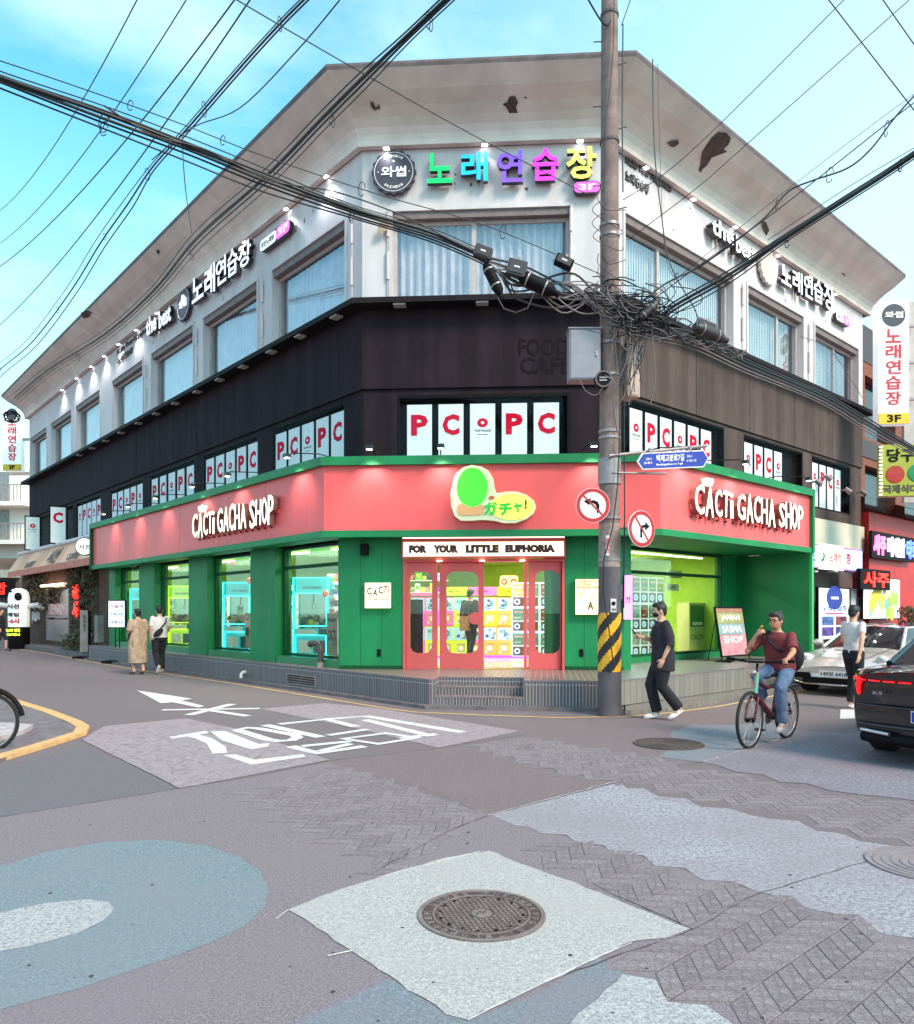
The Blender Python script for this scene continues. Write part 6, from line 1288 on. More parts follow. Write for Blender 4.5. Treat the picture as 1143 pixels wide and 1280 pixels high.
# red neon and vines
x, z = LF.xz(97, 747, .5); t = thing('red_neon_sign', 'bright red neon characters among vines beside the cafe door', 'neon sign', LF.m @ T(x, -.55, z)); mr = glow('red_neon', (255, 36, 24), 1.26)
MB().text('커피', -.32, -.05, .62, .55, 0, .05, 0, .05).build('neon_tube', mr, t); MB().text('시', -.30, -.75, .6, .6, 0, .05, 0, .05).build('neon_tube', mr, t); MB().box(-.4, .4, .02, .06, -.85, .6).build('back_board', M_dp, t)
M_leaf = [mat('vine_leaf_a', (52, 66, 40), .6, var=.3, scale=20), mat('vine_leaf_b', (84, 78, 48), .6, var=.3, scale=20), mat('vine_leaf_c', (110, 84, 52), .7, var=.3, scale=20)]
def leaves(name, fr, boxes, cnt, seed, label, cat, size=(.05, .12)):
    t = thing(name, label, cat, fr.m @ T((boxes[0][0]+boxes[0][1])/2, boxes[0][2], 0)); inv = Matrix.Translation((-(boxes[0][0]+boxes[0][1])/2, -boxes[0][2], 0)); rl = random.Random(seed); mb = MB()
    for k in range(cnt):
        b = boxes[rl.randrange(len(boxes))]; c = Vector((rl.uniform(b[0], b[1]), rl.uniform(b[2], b[3]), rl.uniform(b[4], b[5]))); s = rl.uniform(*size); u = Vector((rl.uniform(-1, 1), rl.uniform(-1, 1), rl.uniform(-1, 1))).normalized(); v = u.orthogonal().normalized()
        mb.add([c-u*s, c+v*s*.45, c+u*s, c-v*s*.45], [(0, 1, 2, 3)], rl.randrange(3))
    tag(mb.build('foliage', M_leaf, t, inv), kind='stuff')
    mb = MB()
    for k in range(5): b = boxes[0]; xx = rl.uniform(b[0], b[1]); mb.tube([(xx, b[3], 0 if b[4] < 1 else b[4]), (xx+rl.uniform(-.2, .2), b[3]-.05, (b[4]+b[5])/2), (xx+rl.uniform(-.3, .3), b[3], b[5])], .015, 5)
    mb.build('stem', M_pipe, t, inv); return t
va, vb = LF.x(90, .5), LF.x(118, .5)
leaves('climbing_vine', LF, [(va, vb, -.62, -.36, .6, 3.2), (LF.x(88, .5), vb, -.7, -.4, 2.5, 3.4)], 1500, 3, 'brownish green vines covering the brick beside the cafe door', 'vine')
leaves('climbing_vine', LF, [(LF.x(36, .5), LF.x(56, .5), -.7, -.36, 1.6, 3.3)], 500, 5, 'dark green vines hanging under the awning left of the cafe door', 'vine')
leaves('potted_plant', LF, [(LF.x(84, .9), LF.x(100, .9), -1.1, -.8, .2, .75)], 260, 6, 'row of low grey green potted plants at the foot of the vines', 'plant', (.04, .09))
leaves('potted_plant', RF, [(RF.x(1123, 1.2), RF.x(1139, 1.2), -1.8, -1.2, .2, 1.7)], 700, 9, 'brown shrub between the silver car and the red shop front', 'shrub', (.05, .12))
tag(MB().box(0, .35, -.2, 0, 0, .9).build('meter_cabinet', M_conc, None, LF.m @ T(LF.x(124, .8), -.75, .55)), 'small grey cabinet on the ledge at the left end of the green wall', 'cabinet')
# menu stand
def gthing(name, label, cat, px, py, rz=0.0): x, y = G(px, py); return thing(name, label, cat, T(x, y, 0, rz))
t = gthing('menu_stand', 'lit white menu board on two black poles with a heavy base by the left window', 'sign stand', 147, 829, R_(-8)); Ys = G(147, 829)[1]; s = Ys/F
w_, h_ = 24*s, 35*s; zb = H + (CY-785)*s
mb = MB(); mb.box(-w_/2, w_/2, -.04, .04, zb, zb+h_); mb.build('frame', M_black, t); MB().box(-w_/2+.03, w_/2-.03, -.046, -.041, zb+.03, zb+h_-.03).build('face', glow('menu_face', (238, 238, 244), 0.34), t)
for k in range(3): MB().text(('오늘의', '커피 5.0', '라떼 5.5')[k], -w_/2+.09, zb+h_-.24-k*.24, w_-.18, .10, -.047, .003, 0, .02).build('lettering', M_dp if k else M_pinkred, t); MB().box(-w_/2+.04, w_/2-.04, -.05, -.047, zb+h_-.28-k*.23, zb+h_-.27-k*.23).build('rule', M_pinkred, t)
for x in (-.07, .07): MB().cyl((x, 0, 0), (x, 0, zb), .015, 8).build('pole', M_black, t)
MB().slab(rrect(-.34, .34, 0, .09, .03), -.3, .3).build('base', M_black, t)
t = gthing('post_board', 'narrow grey standing board on a black foot left of the menu stand', 'sign stand', 106, 823, R_(6)); s = G(106, 823)[1]/F; MB().box(-.13, .13, -.05, .05, .22, 1.62).build('board', M_conc, t); mb = MB(); mb.box(.132, .17, -.07, .07, .0, 1.62); mb.build('edge', M_black, t); MB().box(-.3, .34, -.25, .25, 0, .07).build('foot', M_black, t); MB().text('주차금지', -.04, .9, .1, .6, -.052, .003, 0, .02).build('lettering', M_dp, t)
# inflatable sign, plain black patch instead of the cat drawing
t = gthing('inflatable_sign', 'round topped white inflatable advertising column with black base at the far left', 'inflatable sign', 24, 811); s = G(24, 811)[1]/F
h_ = 76*s; r = 12.0*s; mb = MB(); n = 20; prof = [(0, .9), (.02, 1), (.36, 1)]; mb.tube([(0, 0, h_*a) for a, b in prof], [r*b for a, b in prof], n); mb.build('black_base', M_black, t)
prof = [(.361, 1.0), (.5, 1.02), (.7, 1.02), (.85, 1.0), (.93, .88), (.97, .66), (.995, .3)]; mb = MB(); mb.tube([(0, 0, h_*a) for a, b in prof], [r*b for a, b in prof], n); mb.build('white_column', glow('inflatable_white', (240, 236, 230), 0.15), t)
mb = MB(); mb.ell((.13, -r*.74, h_*.85), .17, .13, .20, 12, 8); mb.ell((-.16, -r*.72, h_*.935), .07, .07, .05, 10, 8); mb.build('black_patch', M_black, t)
for s_, zz, hh, m in (('시선', .66, .07, M_dp), ('매일', .53, .06, M_dp), ('~5시', .42, .07, M_pinkred)): mb = MB(); mb.text(s_, -.26, h_*zz, .52, h_*hh*1.1, -r*1.06, .02, 0, .04); mb.build('lettering', m, t)
mb = MB(); mb.text('24시 영업', -.28, h_*.28, .56, .14, -r*1.03, .02, 0, .04); mb.text('OPEN', -.28, h_*.22, .56, .09, -r*1.03, .02, 0, .04); mb.build('lit_lettering', glow('lime_text', (210, 240, 60), 0.84), t)
for sx in (-1, 1): mb = MB(); mb.tube([(sx*r*.8, 0, h_*.70), (sx*r*1.9, 0, h_*.72), (sx*r*2.6, 0, h_*.66)], [.10, .12, .06], 10); mb.build('arm', M_white, t)
t = gthing('small_menu_board', 'white papers on a small dark stand right of the inflatable column', 'sign stand', 53, 808); MB().box(-.45, .45, -.05, .05, 1.2, 2.2).build('sheet', mat('paper_white', (225, 228, 234), .6, rgb2=(190, 196, 206), scale=9), t); MB().box(-.4, .4, -.05, .15, 0, 1.15).build('stand', M_dp, t)
# white vertical sign far left
Y = 37.5; p = at(4, 588, Y); q = at(27, 512, Y); w_, h_ = q.x-p.x, q.z-p.z; t = thing('vertical_sign', 'white vertical sign with red 노래연습장 and yellow foot at the far left end', 'sign', T(p.x, Y, p.z))
MB().box(0, w_, 0, .3, 0, h_).build('box', glow('sign_white', (226, 232, 238), 0.19), t); MB().box(0, w_, -.02, -.001, 0, h_*.1).build('yellow_foot', mat('sign_yellow', (232, 196, 30), .5), t); MB().text('3F', w_*.35, .05, w_*.3, h_*.07, -.03, .01, 0, .03).build('lettering', M_black, t)
mred = mat('sign_red_letter', (206, 26, 44), .5)
for k, ch in enumerate('노래연습장'): MB().text(ch, w_*.28, h_*(.74 - k*.145), w_*.45, h_*.125, -.01, .02, 0, .018).build('letter', mred, t)
mb = MB(); mb.disc((w_*.5, h_*.93), w_*.3, -.02, -.001, 20); mb.build('badge', M_badge, t); MB().box(w_, w_+1.2, .1, .2, h_*.5, h_*.54).build('bracket', M_steel, t)
# coil of cable beside it
mb = MB()
for k in range(6): r = rt.uniform(.3, .55); mb.tube([(r*math.cos(a)*.7, rt.uniform(-.1, .1), r*math.sin(a)*.5) for a in [2*math.pi*q/16 for q in range(17)]], .025, 5)
tag(mb.build('cable_coil', M_cab, None, Matrix.Translation(at(15, 521, 35.5))), 'coil of spare cable hanging in front of the far left vertical sign', 'cable')
# ---- white balcony building, far left
def corner_box(name, label, x0, x1, Y, z1, depth, m, cat='building'):
    t = thing(name, label, cat, T(x0, Y, 0)); MB().box(0, x1-x0, 0, depth, 0, z1).build('wall', m, t); return t
M_wbld = mat('pale_apartment', (222, 230, 226), .8, rgb2=(206, 214, 210), scale=.4)
Y = 48; x0, x1 = at(-260, 700, Y).x, at(44, 700, Y).x; z1 = at(0, 586, Y).z
b = corner_box('balcony_building', 'pale white apartment block with railed balconies beyond the left street end', x0, x1, Y, z1, 10, M_wbld); W_ = x1-x0
MB().box(0, W_, -.02, -.001, z1-.4, z1-.2).build('band', M_conc, b)
for k, py in enumerate((630, 677)):
    z = at(0, py, Y).z; MB().box(0, W_, -1.2, 0, z-.25, z).build('balcony_slab', M_wbld, b); mb = MB(); mb.box(0, W_, -1.2, -1.15, z+1.0, z+1.06)
    for i in range(int(W_/.22)): mb.box(i*.22, i*.22+.04, -1.19, -1.16, z, z+1.0)
    tag(mb.build('railing', M_conc, b), kind='stuff')
    for i in range(4): MB().box(1+i*3.6, 3+i*3.6, -.04, -.001, z+.1, z+2.0).build('window', mat('far_window', (120, 132, 138), .2), b)
z = at(0, 700, Y).z; MB().box(0, W_, -1.6, 0, 0, z).build('ground_floor_front', mat('brown_shop_band', (120, 104, 96), .8, rgb2=(86, 74, 70), scale=1.2), b)
MB().box(0, W_, -1.9, -1.6, at(0, 722, Y-1.9).z, at(0, 712, Y-1.9).z).build('canopy', mat('grey_green_canopy', (150, 160, 150), .6), b)
p = at(-2, 745, Y-2.1); t = thing('red_led_sign', 'small red LED sign on the dark shop at the far left edge', 'sign', T(p.x-.7, Y-2.1, p.z)); MB().box(-.4, 1.7, 0, .1, -.1, 1.0).build('box', M_black, t); MB().text('국밥', -.2, .1, 1.4, .7, -.01, .03, 0, .018).build('lettering', mr, t)
MB().box(W_-5, W_-.5, -1.62, -1.601, .4, 2.2).build('shop_window', mat('far_shop_window', (60, 54, 50), .3), b)
# ---- right end of the corner building: lower wall, cream band, karaoke entrance
MB().box(SRR-.02, SRR, .3, 3, 0, 0.01)
kx0, kx1 = 7.2, 12.9
bpart(MB().box(6.4, SRR, .30, .5, 0, 4.0), 'lower_wall', mat('taupe_wall', (112, 98, 98), .6, rgb2=(96, 84, 86), scale=1), RF)
zc0, zc1 = RF.z(1045, 686, .05), RF.z(1045, 652, .05)
bpart(MB().box(6.3, SRR, -.05, .05, zc0, zc1), 'cream_band', mat('cream_band', (206, 204, 188), .6, rgb2=(188, 186, 170), scale=1), RF)
bpart(MB().box(6.3, SRR, -.012, .05, zc1+.002, 4.10), 'taupe_band', M_dark_sun, RF)
def rfbox(name, label, cat, px0, px1, py0, py1, o, dep=.15, fr=RF):
    x0 = fr.x(px0, o); x1 = fr.x(px1, o); pm = (px0+px1)/2; z0, z1 = fr.z(pm, py1, o), fr.z(pm, py0, o); t = thing(name, label, cat, fr.m @ T(x0, -o, z0)); MB().box(0, x1-x0, 0, dep, 0, z1-z0).build('box', M_black, t); return t, x1-x0, z1-z0
t, w_, h_ = rfbox('karaoke_lightbox', 'wide white and violet lit karaoke sign 노래방 under the cream band', 'sign', 1008, 1078, 683, 712, .35)
MB().box(.03, w_-.03, -.012, -.001, .04, h_-.04).build('face', glow('violet_face', (206, 204, 250), 0.42), t); MB().box(w_*.18, w_*.62, -.03, -.013, -.02, h_+.03).build('centre_panel', glow('warm_white_face', (250, 246, 226), 0.38), t)
MB().text('노래방', w_*.36, h_*.3, w_*.23, h_*.42, -.031, .006, 0, .018).build('lettering', mred, t); MB().text('♪', w_*.22, h_*.3, w_*.09, h_*.4, -.031, .006, 0, .03).build('note_mark', M_green, t); MB().text('장', w_*.68, h_*.28, w_*.09, h_*.5, -.013, .006, 0, .03).build('lettering', mred, t); MB().text('노', w_*.04, h_*.28, w_*.1, h_*.5, -.013, .006, 0, .03).build('lettering', M_blue, t)
mb = MB()
for k in range(28):
    for z in (.02, h_-.02): mb.box(k*w_/28, k*w_/28+.05, -.02, -.013, z-.02, z+.02)
tag(mb.build('led_dots', glow('violet_led', (150, 90, 255), 1.68), t), kind='stuff')
t, w_, h_ = rfbox('karaoke_poster', 'tall white lit poster 노래연습장 with round badge and photographs beside the green wing', 'poster', 1023, 1062, 734, 800, .25, .08)
MB().box(.04, w_-.04, -.01, -.001, .04, h_-.04).build('face', glow('poster_white', (236, 240, 250), 0.36), t); mb = MB(); mb.disc((w_*.5, h_*.80), w_*.26, -.014, -.0105, 24, 0, w_*.16); mb.build('badge', M_blue, t); MB().box(w_*.38, w_*.62, -.018, -.0145, h_*.77, h_*.82).build('badge_lettering', M_wp, t)
MB().text('노래연습장', w_*.1, h_*.55, w_*.8, h_*.11, -.011, .004, 0, .03).build('lettering', M_blue, t); MB().box(w_*.2, w_*.8, -.014, -.0105, h_*.48, h_*.52).build('pink_strip', mat('pink_strip', (226, 90, 150), .5), t)
for a, b, c, d, m in ((.1, .47, .28, .45, (90, 130, 200)), (.53, .9, .28, .45, (170, 80, 90)), (.1, .47, .08, .25, (120, 90, 200)), (.53, .9, .08, .25, (70, 80, 160))): MB().box(w_*a, w_*b, -.014, -.0105, h_*c, h_*d).build('photo', mat('photo_%d' % m[0], m, .5, rgb2=(30, 24, 50), scale=6), t)
t, w_, h_ = rfbox('wall_papers', 'pale notice and pink flyer on the dark wall right of the karaoke poster', 'notice', 1063.5, 1079, 736, 790, .24, .03)
MB().box(0, w_, -.01, -.001, 0, h_).build('paper', mat('notice_paper', (196, 196, 206), .7, rgb2=(170, 168, 180), scale=5), t); MB().box(w_*.5, w_, -.014, -.0105, h_*.8, h_).build('flyer', M_pinkred, t)
for px in (1020, 1045, 1068): x, z = RF.xz(px, 713, .4); tag(MB().box(-.1, .1, -.12, .12, -.05, .0).build('down_lamp', M_wframe, None, RF.m @ T(x, -.3, z)), 'small lamp under the karaoke sign, ' + {1020: 'nearest the green wing', 1045: 'in the middle', 1068: 'at the far end'}[px], 'lamp', 'lamps under the karaoke sign')
# small spot lamps with cables on the taupe wall above the canopy end
for k, (px, py) in enumerate(((1018, 603), (1030, 597), (1055, 613), (1075, 616), (1088, 603))[:4]):
    x, z = RF.xz(px, py, .12); t = thing('wall_spotlight', 'small steel spotlight on the taupe wall, ' + ['first beyond the canopy end', 'second beyond the canopy end', 'third beyond the canopy end', 'at the building edge'][k], 'spotlight', RF.m @ T(x, -.02, z)); MB().cyl((0, 0, 0), (0, -.16, .03), .02, 8).build('arm', M_steel, t); MB().cyl((0, -.14, .05), (.05, -.28, -.08), .06, 12, 0, .08).build('head', M_steel, t)
# small AC unit / ladder shelf behind
# ---- brown brick neighbour on the right with its signs
NB = Frame(RF.w(13.1, .0)[:2], DR); nb = thing('brick_neighbour_building', 'reddish brown brick building with dark bands beside the right end of the white building', 'building', NB.m)
M_rb = tile_mat('red_brick', .22, .07, (150, 84, 66), (128, 70, 58), (120, 88, 78), rough=.85, offs=.5, msize=.005)
zt = NB.z(1083, 407); wall_grid(0, 14, 0, zt, [(.9, 3.6, 7.2, 9.2), (4.5, 7.5, 7.2, 9.2), (.9, 3.6, 4.9, 6.3), (4.5, 7.5, 4.9, 6.3)], .3, 8).build('wall', M_rb, nb)
MB().box(-.02, 14, .28, .31, zt-.9, zt+.25).build('parapet', M_dp, nb); MB().box(0, 14, .27, .31, 6.55, 7.1).build('dark_band', M_dp, nb); MB().box(0, 14, .6, .63, 4.8, 9.4).build('dark_pane', mat('dark_glass', (46, 44, 50), .1, var=.05), nb)
M_redf = mat('red_shop_front', (196, 30, 30), .45, rgb2=(170, 22, 26), scale=1.2)
zr0, zr1 = NB.z(1085, 702, .1), NB.z(1085, 640, .1)
MB().box(0, 14, -.15, .3, 0, zr1).build('red_front', M_redf, nb); mb = MB(); mb.add([(0, -.9, zr1+.15), (14, -.9, zr1+.15), (14, .3, zr1+.6), (0, .3, zr1+.6)], [(0, 1, 2, 3)]); mb.build('sheet_roof', M_dp, nb)
t, w_, h_ = rfbox('fortune_led_sign', 'row of lit pink, white and blue characters 사주 미래안 타로 on the red front', 'sign', 1090, 1143, 668, 700, .35, .08, NB)
x = .0
for s_, m, ww in (('사주', glow('pink_led', (255, 110, 180), 0.92), .26), ('미래안', glow('white_led', (240, 244, 255), 0.84), .40), ('타로', glow('blue_led', (90, 120, 255), 1.01), .26)): MB().text(s_, w_*(x+.02), h_*.12, w_*ww, h_*.76, -.01, .04, 0, .045).build('lettering', m, t); x += ww + .05
t, w_, h_ = rfbox('red_fortune_sign', 'black sign with red LED characters 사주 above the city map board', 'sign', 1076, 1113, 712, 737, .6, .12, NB); MB().text('사주', w_*.08, h_*.12, w_*.84, h_*.76, -.01, .03, 0, .018).build('lettering', mr, t)
t, w_, h_ = rfbox('card_poster_board', 'lit white board covered with yellow and blue cards behind the man in the white shirt', 'poster', 1079, 1125, 722, 774, .45, .08, NB); MB().box(.03, w_-.03, -.01, -.001, .03, h_-.03).build('face', glow('board_white', (236, 240, 240), 0.34), t)
rl = random.Random(12)
for k in range(22):
    m = POS[rl.choice((0, 2, 3, 5, 4))] if k % 3 else mat('card_yellow', (232, 214, 60), .5); a = rl.uniform(0, 3); ax = Vector((math.cos(a), 0, math.sin(a))); az = Vector((-math.sin(a), 0, math.cos(a))); mb = MB(); mb.obox((rl.uniform(.12, .88)*w_, -.014-.0006*k, rl.uniform(.14, .86)*h_), ax, Vector((0, 1, 0)), az, w_*.075, .0002, w_*.05); mb.build('card', m, t)
for px, lab in ((1089, 'grey square bollard behind the silver car'), (1112, 'grey square bollard right of the man in the white shirt'), (1140, 'grey bollard at the right edge behind the cars')):
    x = NB.x(px, 1.5); t = tag(MB().slab(rrect(-.13, .13, 0, 1.25, .03), -.13, .13).build('bollard', M_conc, None, NB.m @ T(x, -1.5, 0)), lab, 'bollard', 'grey bollards before the red shop')
# hanging vertical sign on the right
Y = 21.5; p = at(1098, 530, Y); q = at(1135, 377, Y); w_, h_ = q.x-p.x, q.z-p.z; t = thing('vertical_sign', 'tall white vertical sign with badge, red 노래연습장 and yellow 3F foot on the right', 'sign', T(p.x, Y, p.z, R_(-4)))
MB().box(0, w_, 0, .32, 0, h_).build('box', glow('sign_white_r', (226, 226, 232), 0.21), t); MB().box(0, w_, -.02, -.001, 0, h_*.085).build('yellow_foot', mat('sign_yellow', (232, 196, 30), .5), t); MB().text('3F', w_*.28, h_*.012, w_*.45, h_*.06, -.022, .01, 0, .02).build('lettering', M_black, t)
for k, ch in enumerate('노래연습장'): MB().text(ch, w_*.24, h_*(.66 - k*.127), w_*.5, h_*.112, -.002, .02, 0, .018).build('letter', mred, t)
mb = MB(); mb.disc((w_*.5, h_*.885), w_*.38, -.02, -.001, 28); mb.build('badge', M_badge, t); MB().text('와썹', w_*.2, h_*.86, w_*.6, h_*.055, -.022, .008, 0, .04).build('badge_lettering', M_wp, t)
mb = MB(); mb.box(w_+.02, w_+.5, .3, .45, -2.2, h_+.1); mb.build('mount_column', M_wframe, t)
for k in range(3): MB().box(w_, w_+.3, .1, .2, h_*(.2+.3*k), h_*(.22+.3*k)).build('bracket', M_steel, t)
Y = 20.5; p = at(1103, 620, Y); q = at(1160, 556, Y); w_, h_ = q.x-p.x, q.z-p.z; t = thing('billiards_sign', 'olive green billiards sign 당구 with red and green balls at the right edge', 'sign', T(p.x, Y, p.z, R_(-6)))
MB().box(0, w_, 0, .3, 0, h_).build('box', mat('olive_sign', (168, 176, 50), .5, rgb2=(150, 158, 44), scale=2), t); MB().text('당구대', w_*.1, h_*.66, w_*.85, h_*.26, -.002, .02, 0, .018).build('lettering', M_black, t); MB().text('국제식대대', w_*.02, h_*.05, w_*.9, h_*.17, -.002, .012, 0, .03).build('lettering', M_dp, t)
mb = MB(); mb.disc((w_*.27, h_*.42), w_*.19, -.02, -.001, 24); mb.build('red_ball', mat('ball_red', (176, 40, 30), .3), t); mb = MB(); mb.disc((w_*.72, h_*.44), w_*.19, -.02, -.001, 24); mb.build('green_ball', mat('ball_green', (30, 130, 80), .3), t)
mb = MB()
for k in range(14): mb.box(-.07, -.01, -.02, .02, h_*(k+.2)/14, h_*(k+.6)/14)
tag(mb.build('edge_leds', glow('white_leds', (255, 250, 240), 1.26), t), kind='stuff')
# easel poster on the platform
RF3 = Frame(RF.w(0, -.75)[:2], DR)
xa, xb = RF3.x(902), RF3.x(937); t = thing('easel_poster', 'black framed poster with pastel bands and white lettering leaning on the platform', 'poster stand', RF3.m @ T(xa, 0, ZP)); w_ = xb-xa; h_ = 1.12
LN_ = Matrix.Translation((0, 0, .10)) @ Matrix.Rotation(R_(-9), 4, 'X')
mb = MB(); frame_rect(mb, 0, w_, 0, h_, .03, -.02, .02); mb.build('frame', M_black, t, LN_)
bands = [((150, 104, 88), .88, 1), ((134, 138, 88), .66, .88), ((120, 146, 152), .44, .66), ((178, 120, 132), .03, .44)]
for c, a, b in bands: MB().box(.03, w_-.03, -.004, .004, h_*a+.002, h_*b-.002 if b < 1 else h_-.03).build('colour_band', mat('pastel_%d' % c[0], c, .6, rgb2=tuple(min(255, v+26) for v in c), scale=5), t, LN_)
for s_, a in (('JAMIAN', .70), ('SASMA', .48), ('SHOP', .27)): MB().text(s_, w_*.16, h_*a, w_*.68, h_*.14, -.006, .004, 0, .018).build('lettering', M_wp, t, LN_)
mb = MB(); mb.tube([(-.1, -.28, .015), (-.02, .12, .015), (w_+.02, .12, .015), (w_+.1, -.28, .015)], .014, 6); mb.tube([(0.01, .0, .1), (0.01, .0, .015)], .012, 6); mb.tube([(w_-.01, .0, .1), (w_-.01, .0, .015)], .012, 6); mb.tube([(.05, .35, .015), (.1, .18, h_*.9)], .01, 6); mb.build('stand', M_black, t)
# ================================================================ people
def fuse(mb, name, m, parent, voxel=.011, smooth=3):
    """Joins overlapping solids into one continuous surface."""
    o = mb.build(name, m, parent); a = o.modifiers.new('r', 'REMESH'); a.mode = 'VOXEL'; a.voxel_size = voxel; a.use_smooth_shade = True
    s = o.modifiers.new('s', 'SMOOTH'); s.iterations = smooth; s.factor = .5
    dg = bpy.context.evaluated_depsgraph_get(); me = bpy.data.meshes.new_from_object(o.evaluated_get(dg)); me.name = name; o.modifiers.clear(); o.data = me
    for mm in (m if isinstance(m, (list, tuple)) else [m]):
        if not me.materials: me.materials.append(mm)
    return o
def V(*a): return Vector(a)
def limb(mb, pts, rad, n=12):
    mb.tube([Vector(p) for p in pts], rad, n)
    for p, r in zip(pts, rad): mb.ell(p, r, r, r, 10, 8)
def torso(mb, rings, side, n=20):
    """rings: (centre, half width, half depth); side: unit vector across the body."""
    out = []
    for c, rx, ry in rings:
        c = Vector(c); out.append([c + side*(rx*math.copysign(abs(math.cos(a))**.85, math.cos(a))) + V(0, 0, 1).cross(side).normalized()*(ry*math.sin(a)) for a in [2*math.pi*k/n for k in range(n)]])
    mb.loft(out)
def hand(mb, w_, d, up, side=1, curl=.5, s=1.0):
    """Palm and five bent fingers from wrist w_ along d; up is the back of the hand."""
    d = Vector(d).normalized(); up = Vector(up).normalized(); r = d.cross(up).normalized(); up = r.cross(d)
    M3 = Matrix((r, up, d)).transposed(); w_ = Vector(w_); mb.ell(w_ + d*.045*s, .040*s, .018*s, .055*s, 10, 8, 0, M3)
    for k, (off_, ln) in enumerate(((-.028, .066), (-.010, .076), (.010, .072), (.028, .056))):
        b = w_ + d*.08*s + r*off_*s; a1 = curl*.6; a2 = curl*1.5; p1 = b + (d*math.cos(a1) - up*math.sin(a1))*ln*.5*s; p2 = p1 + (d*math.cos(a2) - up*math.sin(a2))*ln*.5*s
        limb(mb, [b - d*.02*s, p1, p2], [.0098*s, .0092*s, .008*s], 7)
    b = w_ + d*.03*s + r*(-side*.03)*s; p1 = b + (d*.6 - r*side*.7 - up*.2).normalized()*.035*s; p2 = p1 + (d - up*.5 - r*side*.15).normalized()*.028*s; limb(mb, [b, p1, p2], [.013*s, .011*s, .009*s], 7)
SKIN = mat('skin', (204, 158, 134), .55, var=.04, scale=3); HAIR = mat('black_hair', (32, 26, 28), .55, var=.2, scale=60, bump=.3)
M_shoe = mat('white_sneaker', (226, 224, 224), .5, var=.05); M_blackc = mat('black_cloth', (34, 28, 38), .85, rgb2=(24, 20, 28), scale=9, bump=1.0, bscale=12)
def figure(name_label, m, J, skin=SKIN, hair=True, face=True, mask=False, glasses=False, hands=((.4, 1), (.4, 1)), scale=1.0, body_r=1.0, hair_m=HAIR, cat='person', longhair=False):
    """J: joints in local metres, y forward. Returns (root, J) with body, hair and face built."""
    t = thing('person', name_label, cat, m @ Matrix.Scale(scale, 4)); g = {k: Vector(v) for k, v in J.items()}; mb = MB(); sd_ = (g['shR'] - g['shL']).normalized(); hs = (g['hipR'] - g['hipL']).normalized(); b = body_r
    ch, pe, nk, hd = g['chest'], g['pelvis'], g['neck'], g['head']; fw = V(0, 0, 1).cross(sd_)
    torso(mb, [(pe - V(0, 0, .08), .13*b, .10*b), (pe, .155*b, .11*b), (pe.lerp(ch, .45), .13*b, .095*b), (ch, .155*b, .11*b), (ch.lerp(nk, .55), .16*b, .095*b), (ch.lerp(nk, .85), .09, .07), (nk, .055, .058)], (sd_+hs).normalized())
    limb(mb, [ch.lerp(nk, .8), nk, hd - V(0, 0, .05)], [.06, .055, .055])
    hf = Vector(J.get('look', tuple(fw))).normalized(); hr_ = hf.cross(V(0, 0, 1)).normalized(); hu = hr_.cross(hf); HM = Matrix((hr_, hf, hu)).transposed()
    mb.ell(hd, .076, .095, .115, 16, 12, 0, HM); mb.ell(hd + HM @ V(0, .018, -.05), .058, .075, .065, 12, 8, 0, HM); mb.ell(hd + HM @ V(0, .093, -.012), .014, .020, .024, 8, 6, 0, HM)
    for s in (-1, 1): mb.ell(hd + HM @ V(s*.078, -.005, -.01), .012, .02, .032, 8, 6, 0, HM)
    for s, k in ((-1, 'L'), (1, 'R')):
        limb(mb, [g['sh'+k], g['sh'+k].lerp(g['el'+k], .5), g['el'+k], g['el'+k].lerp(g['wr'+k], .4), g['wr'+k]], [.052*b, .045*b, .038, .036, .025])
        dd = (g['wr'+k] - g['el'+k]).normalized(); dd = Vector(J.get('hd'+k, tuple(dd))); up = Vector(J.get('hup'+k, (s*1.0, 0, 0.1))); hand(mb, g['wr'+k], dd, up, s, hands[0 if s < 0 else 1][0])
        limb(mb, [g['hip'+k], g['hip'+k].lerp(g['kn'+k], .5), g['kn'+k], g['kn'+k].lerp(g['an'+k], .35), g['an'+k]], [.085*b, .072*b, .052, .052, .036])
        limb(mb, [g['an'+k], g['an'+k].lerp(g['to'+k], .6), g['to'+k]], [.036, .032, .026])
    fuse(mb, 'body', skin, t, .0095, 2)
    if hair:
        mb = MB(); mb.ell(hd + HM @ V(0, -.020, .028), .086, .096, .100, 16, 12, 0, HM); mb.ell(hd + HM @ V(0, .045, .085), .07, .05, .04, 12, 8, 0, HM); mb.ell(hd + HM @ V(0, -.05, -.03), .070, .055, .065, 12, 8, 0, HM)
        for s in (-1, 1): mb.ell(hd + HM @ V(s*.068, -.005, .03), .018, .05, .055, 10, 8, 0, HM)
        rl = random.Random(7)
        for k in range(16): a = rl.uniform(0, 6.28); mb.ell(hd + HM @ V(.06*math.cos(a), -.01+.07*math.sin(a), .10 + rl.uniform(-.02, .015)), .022, .022, .016, 6, 5, 0, HM)
        if longhair: mb.ell(hd + HM @ V(0, -.06, -.09), .06, .04, .09, 10, 8, 0, HM)
        fuse(mb, 'hair', hair_m, t, .010, 1)
    if face:
        for s in (-1, 1):
            e = MB(); e.ell(hd + HM @ V(s*.030, .084, .012), .011, .006, .006, 8, 6, 0, HM); e.build('eye', M_black, t); e = MB(); e.ell(hd + HM @ V(s*.030, .088, .032), .017, .005, .004, 8, 6, 0, HM); e.build('eyebrow', hair_m, t)
        if not mask: e = MB(); e.ell(hd + HM @ V(0, .090, -.052), .022, .006, .005, 8, 6, 0, HM); e.build('mouth', mat('lips', (160, 96, 88), .5), t)
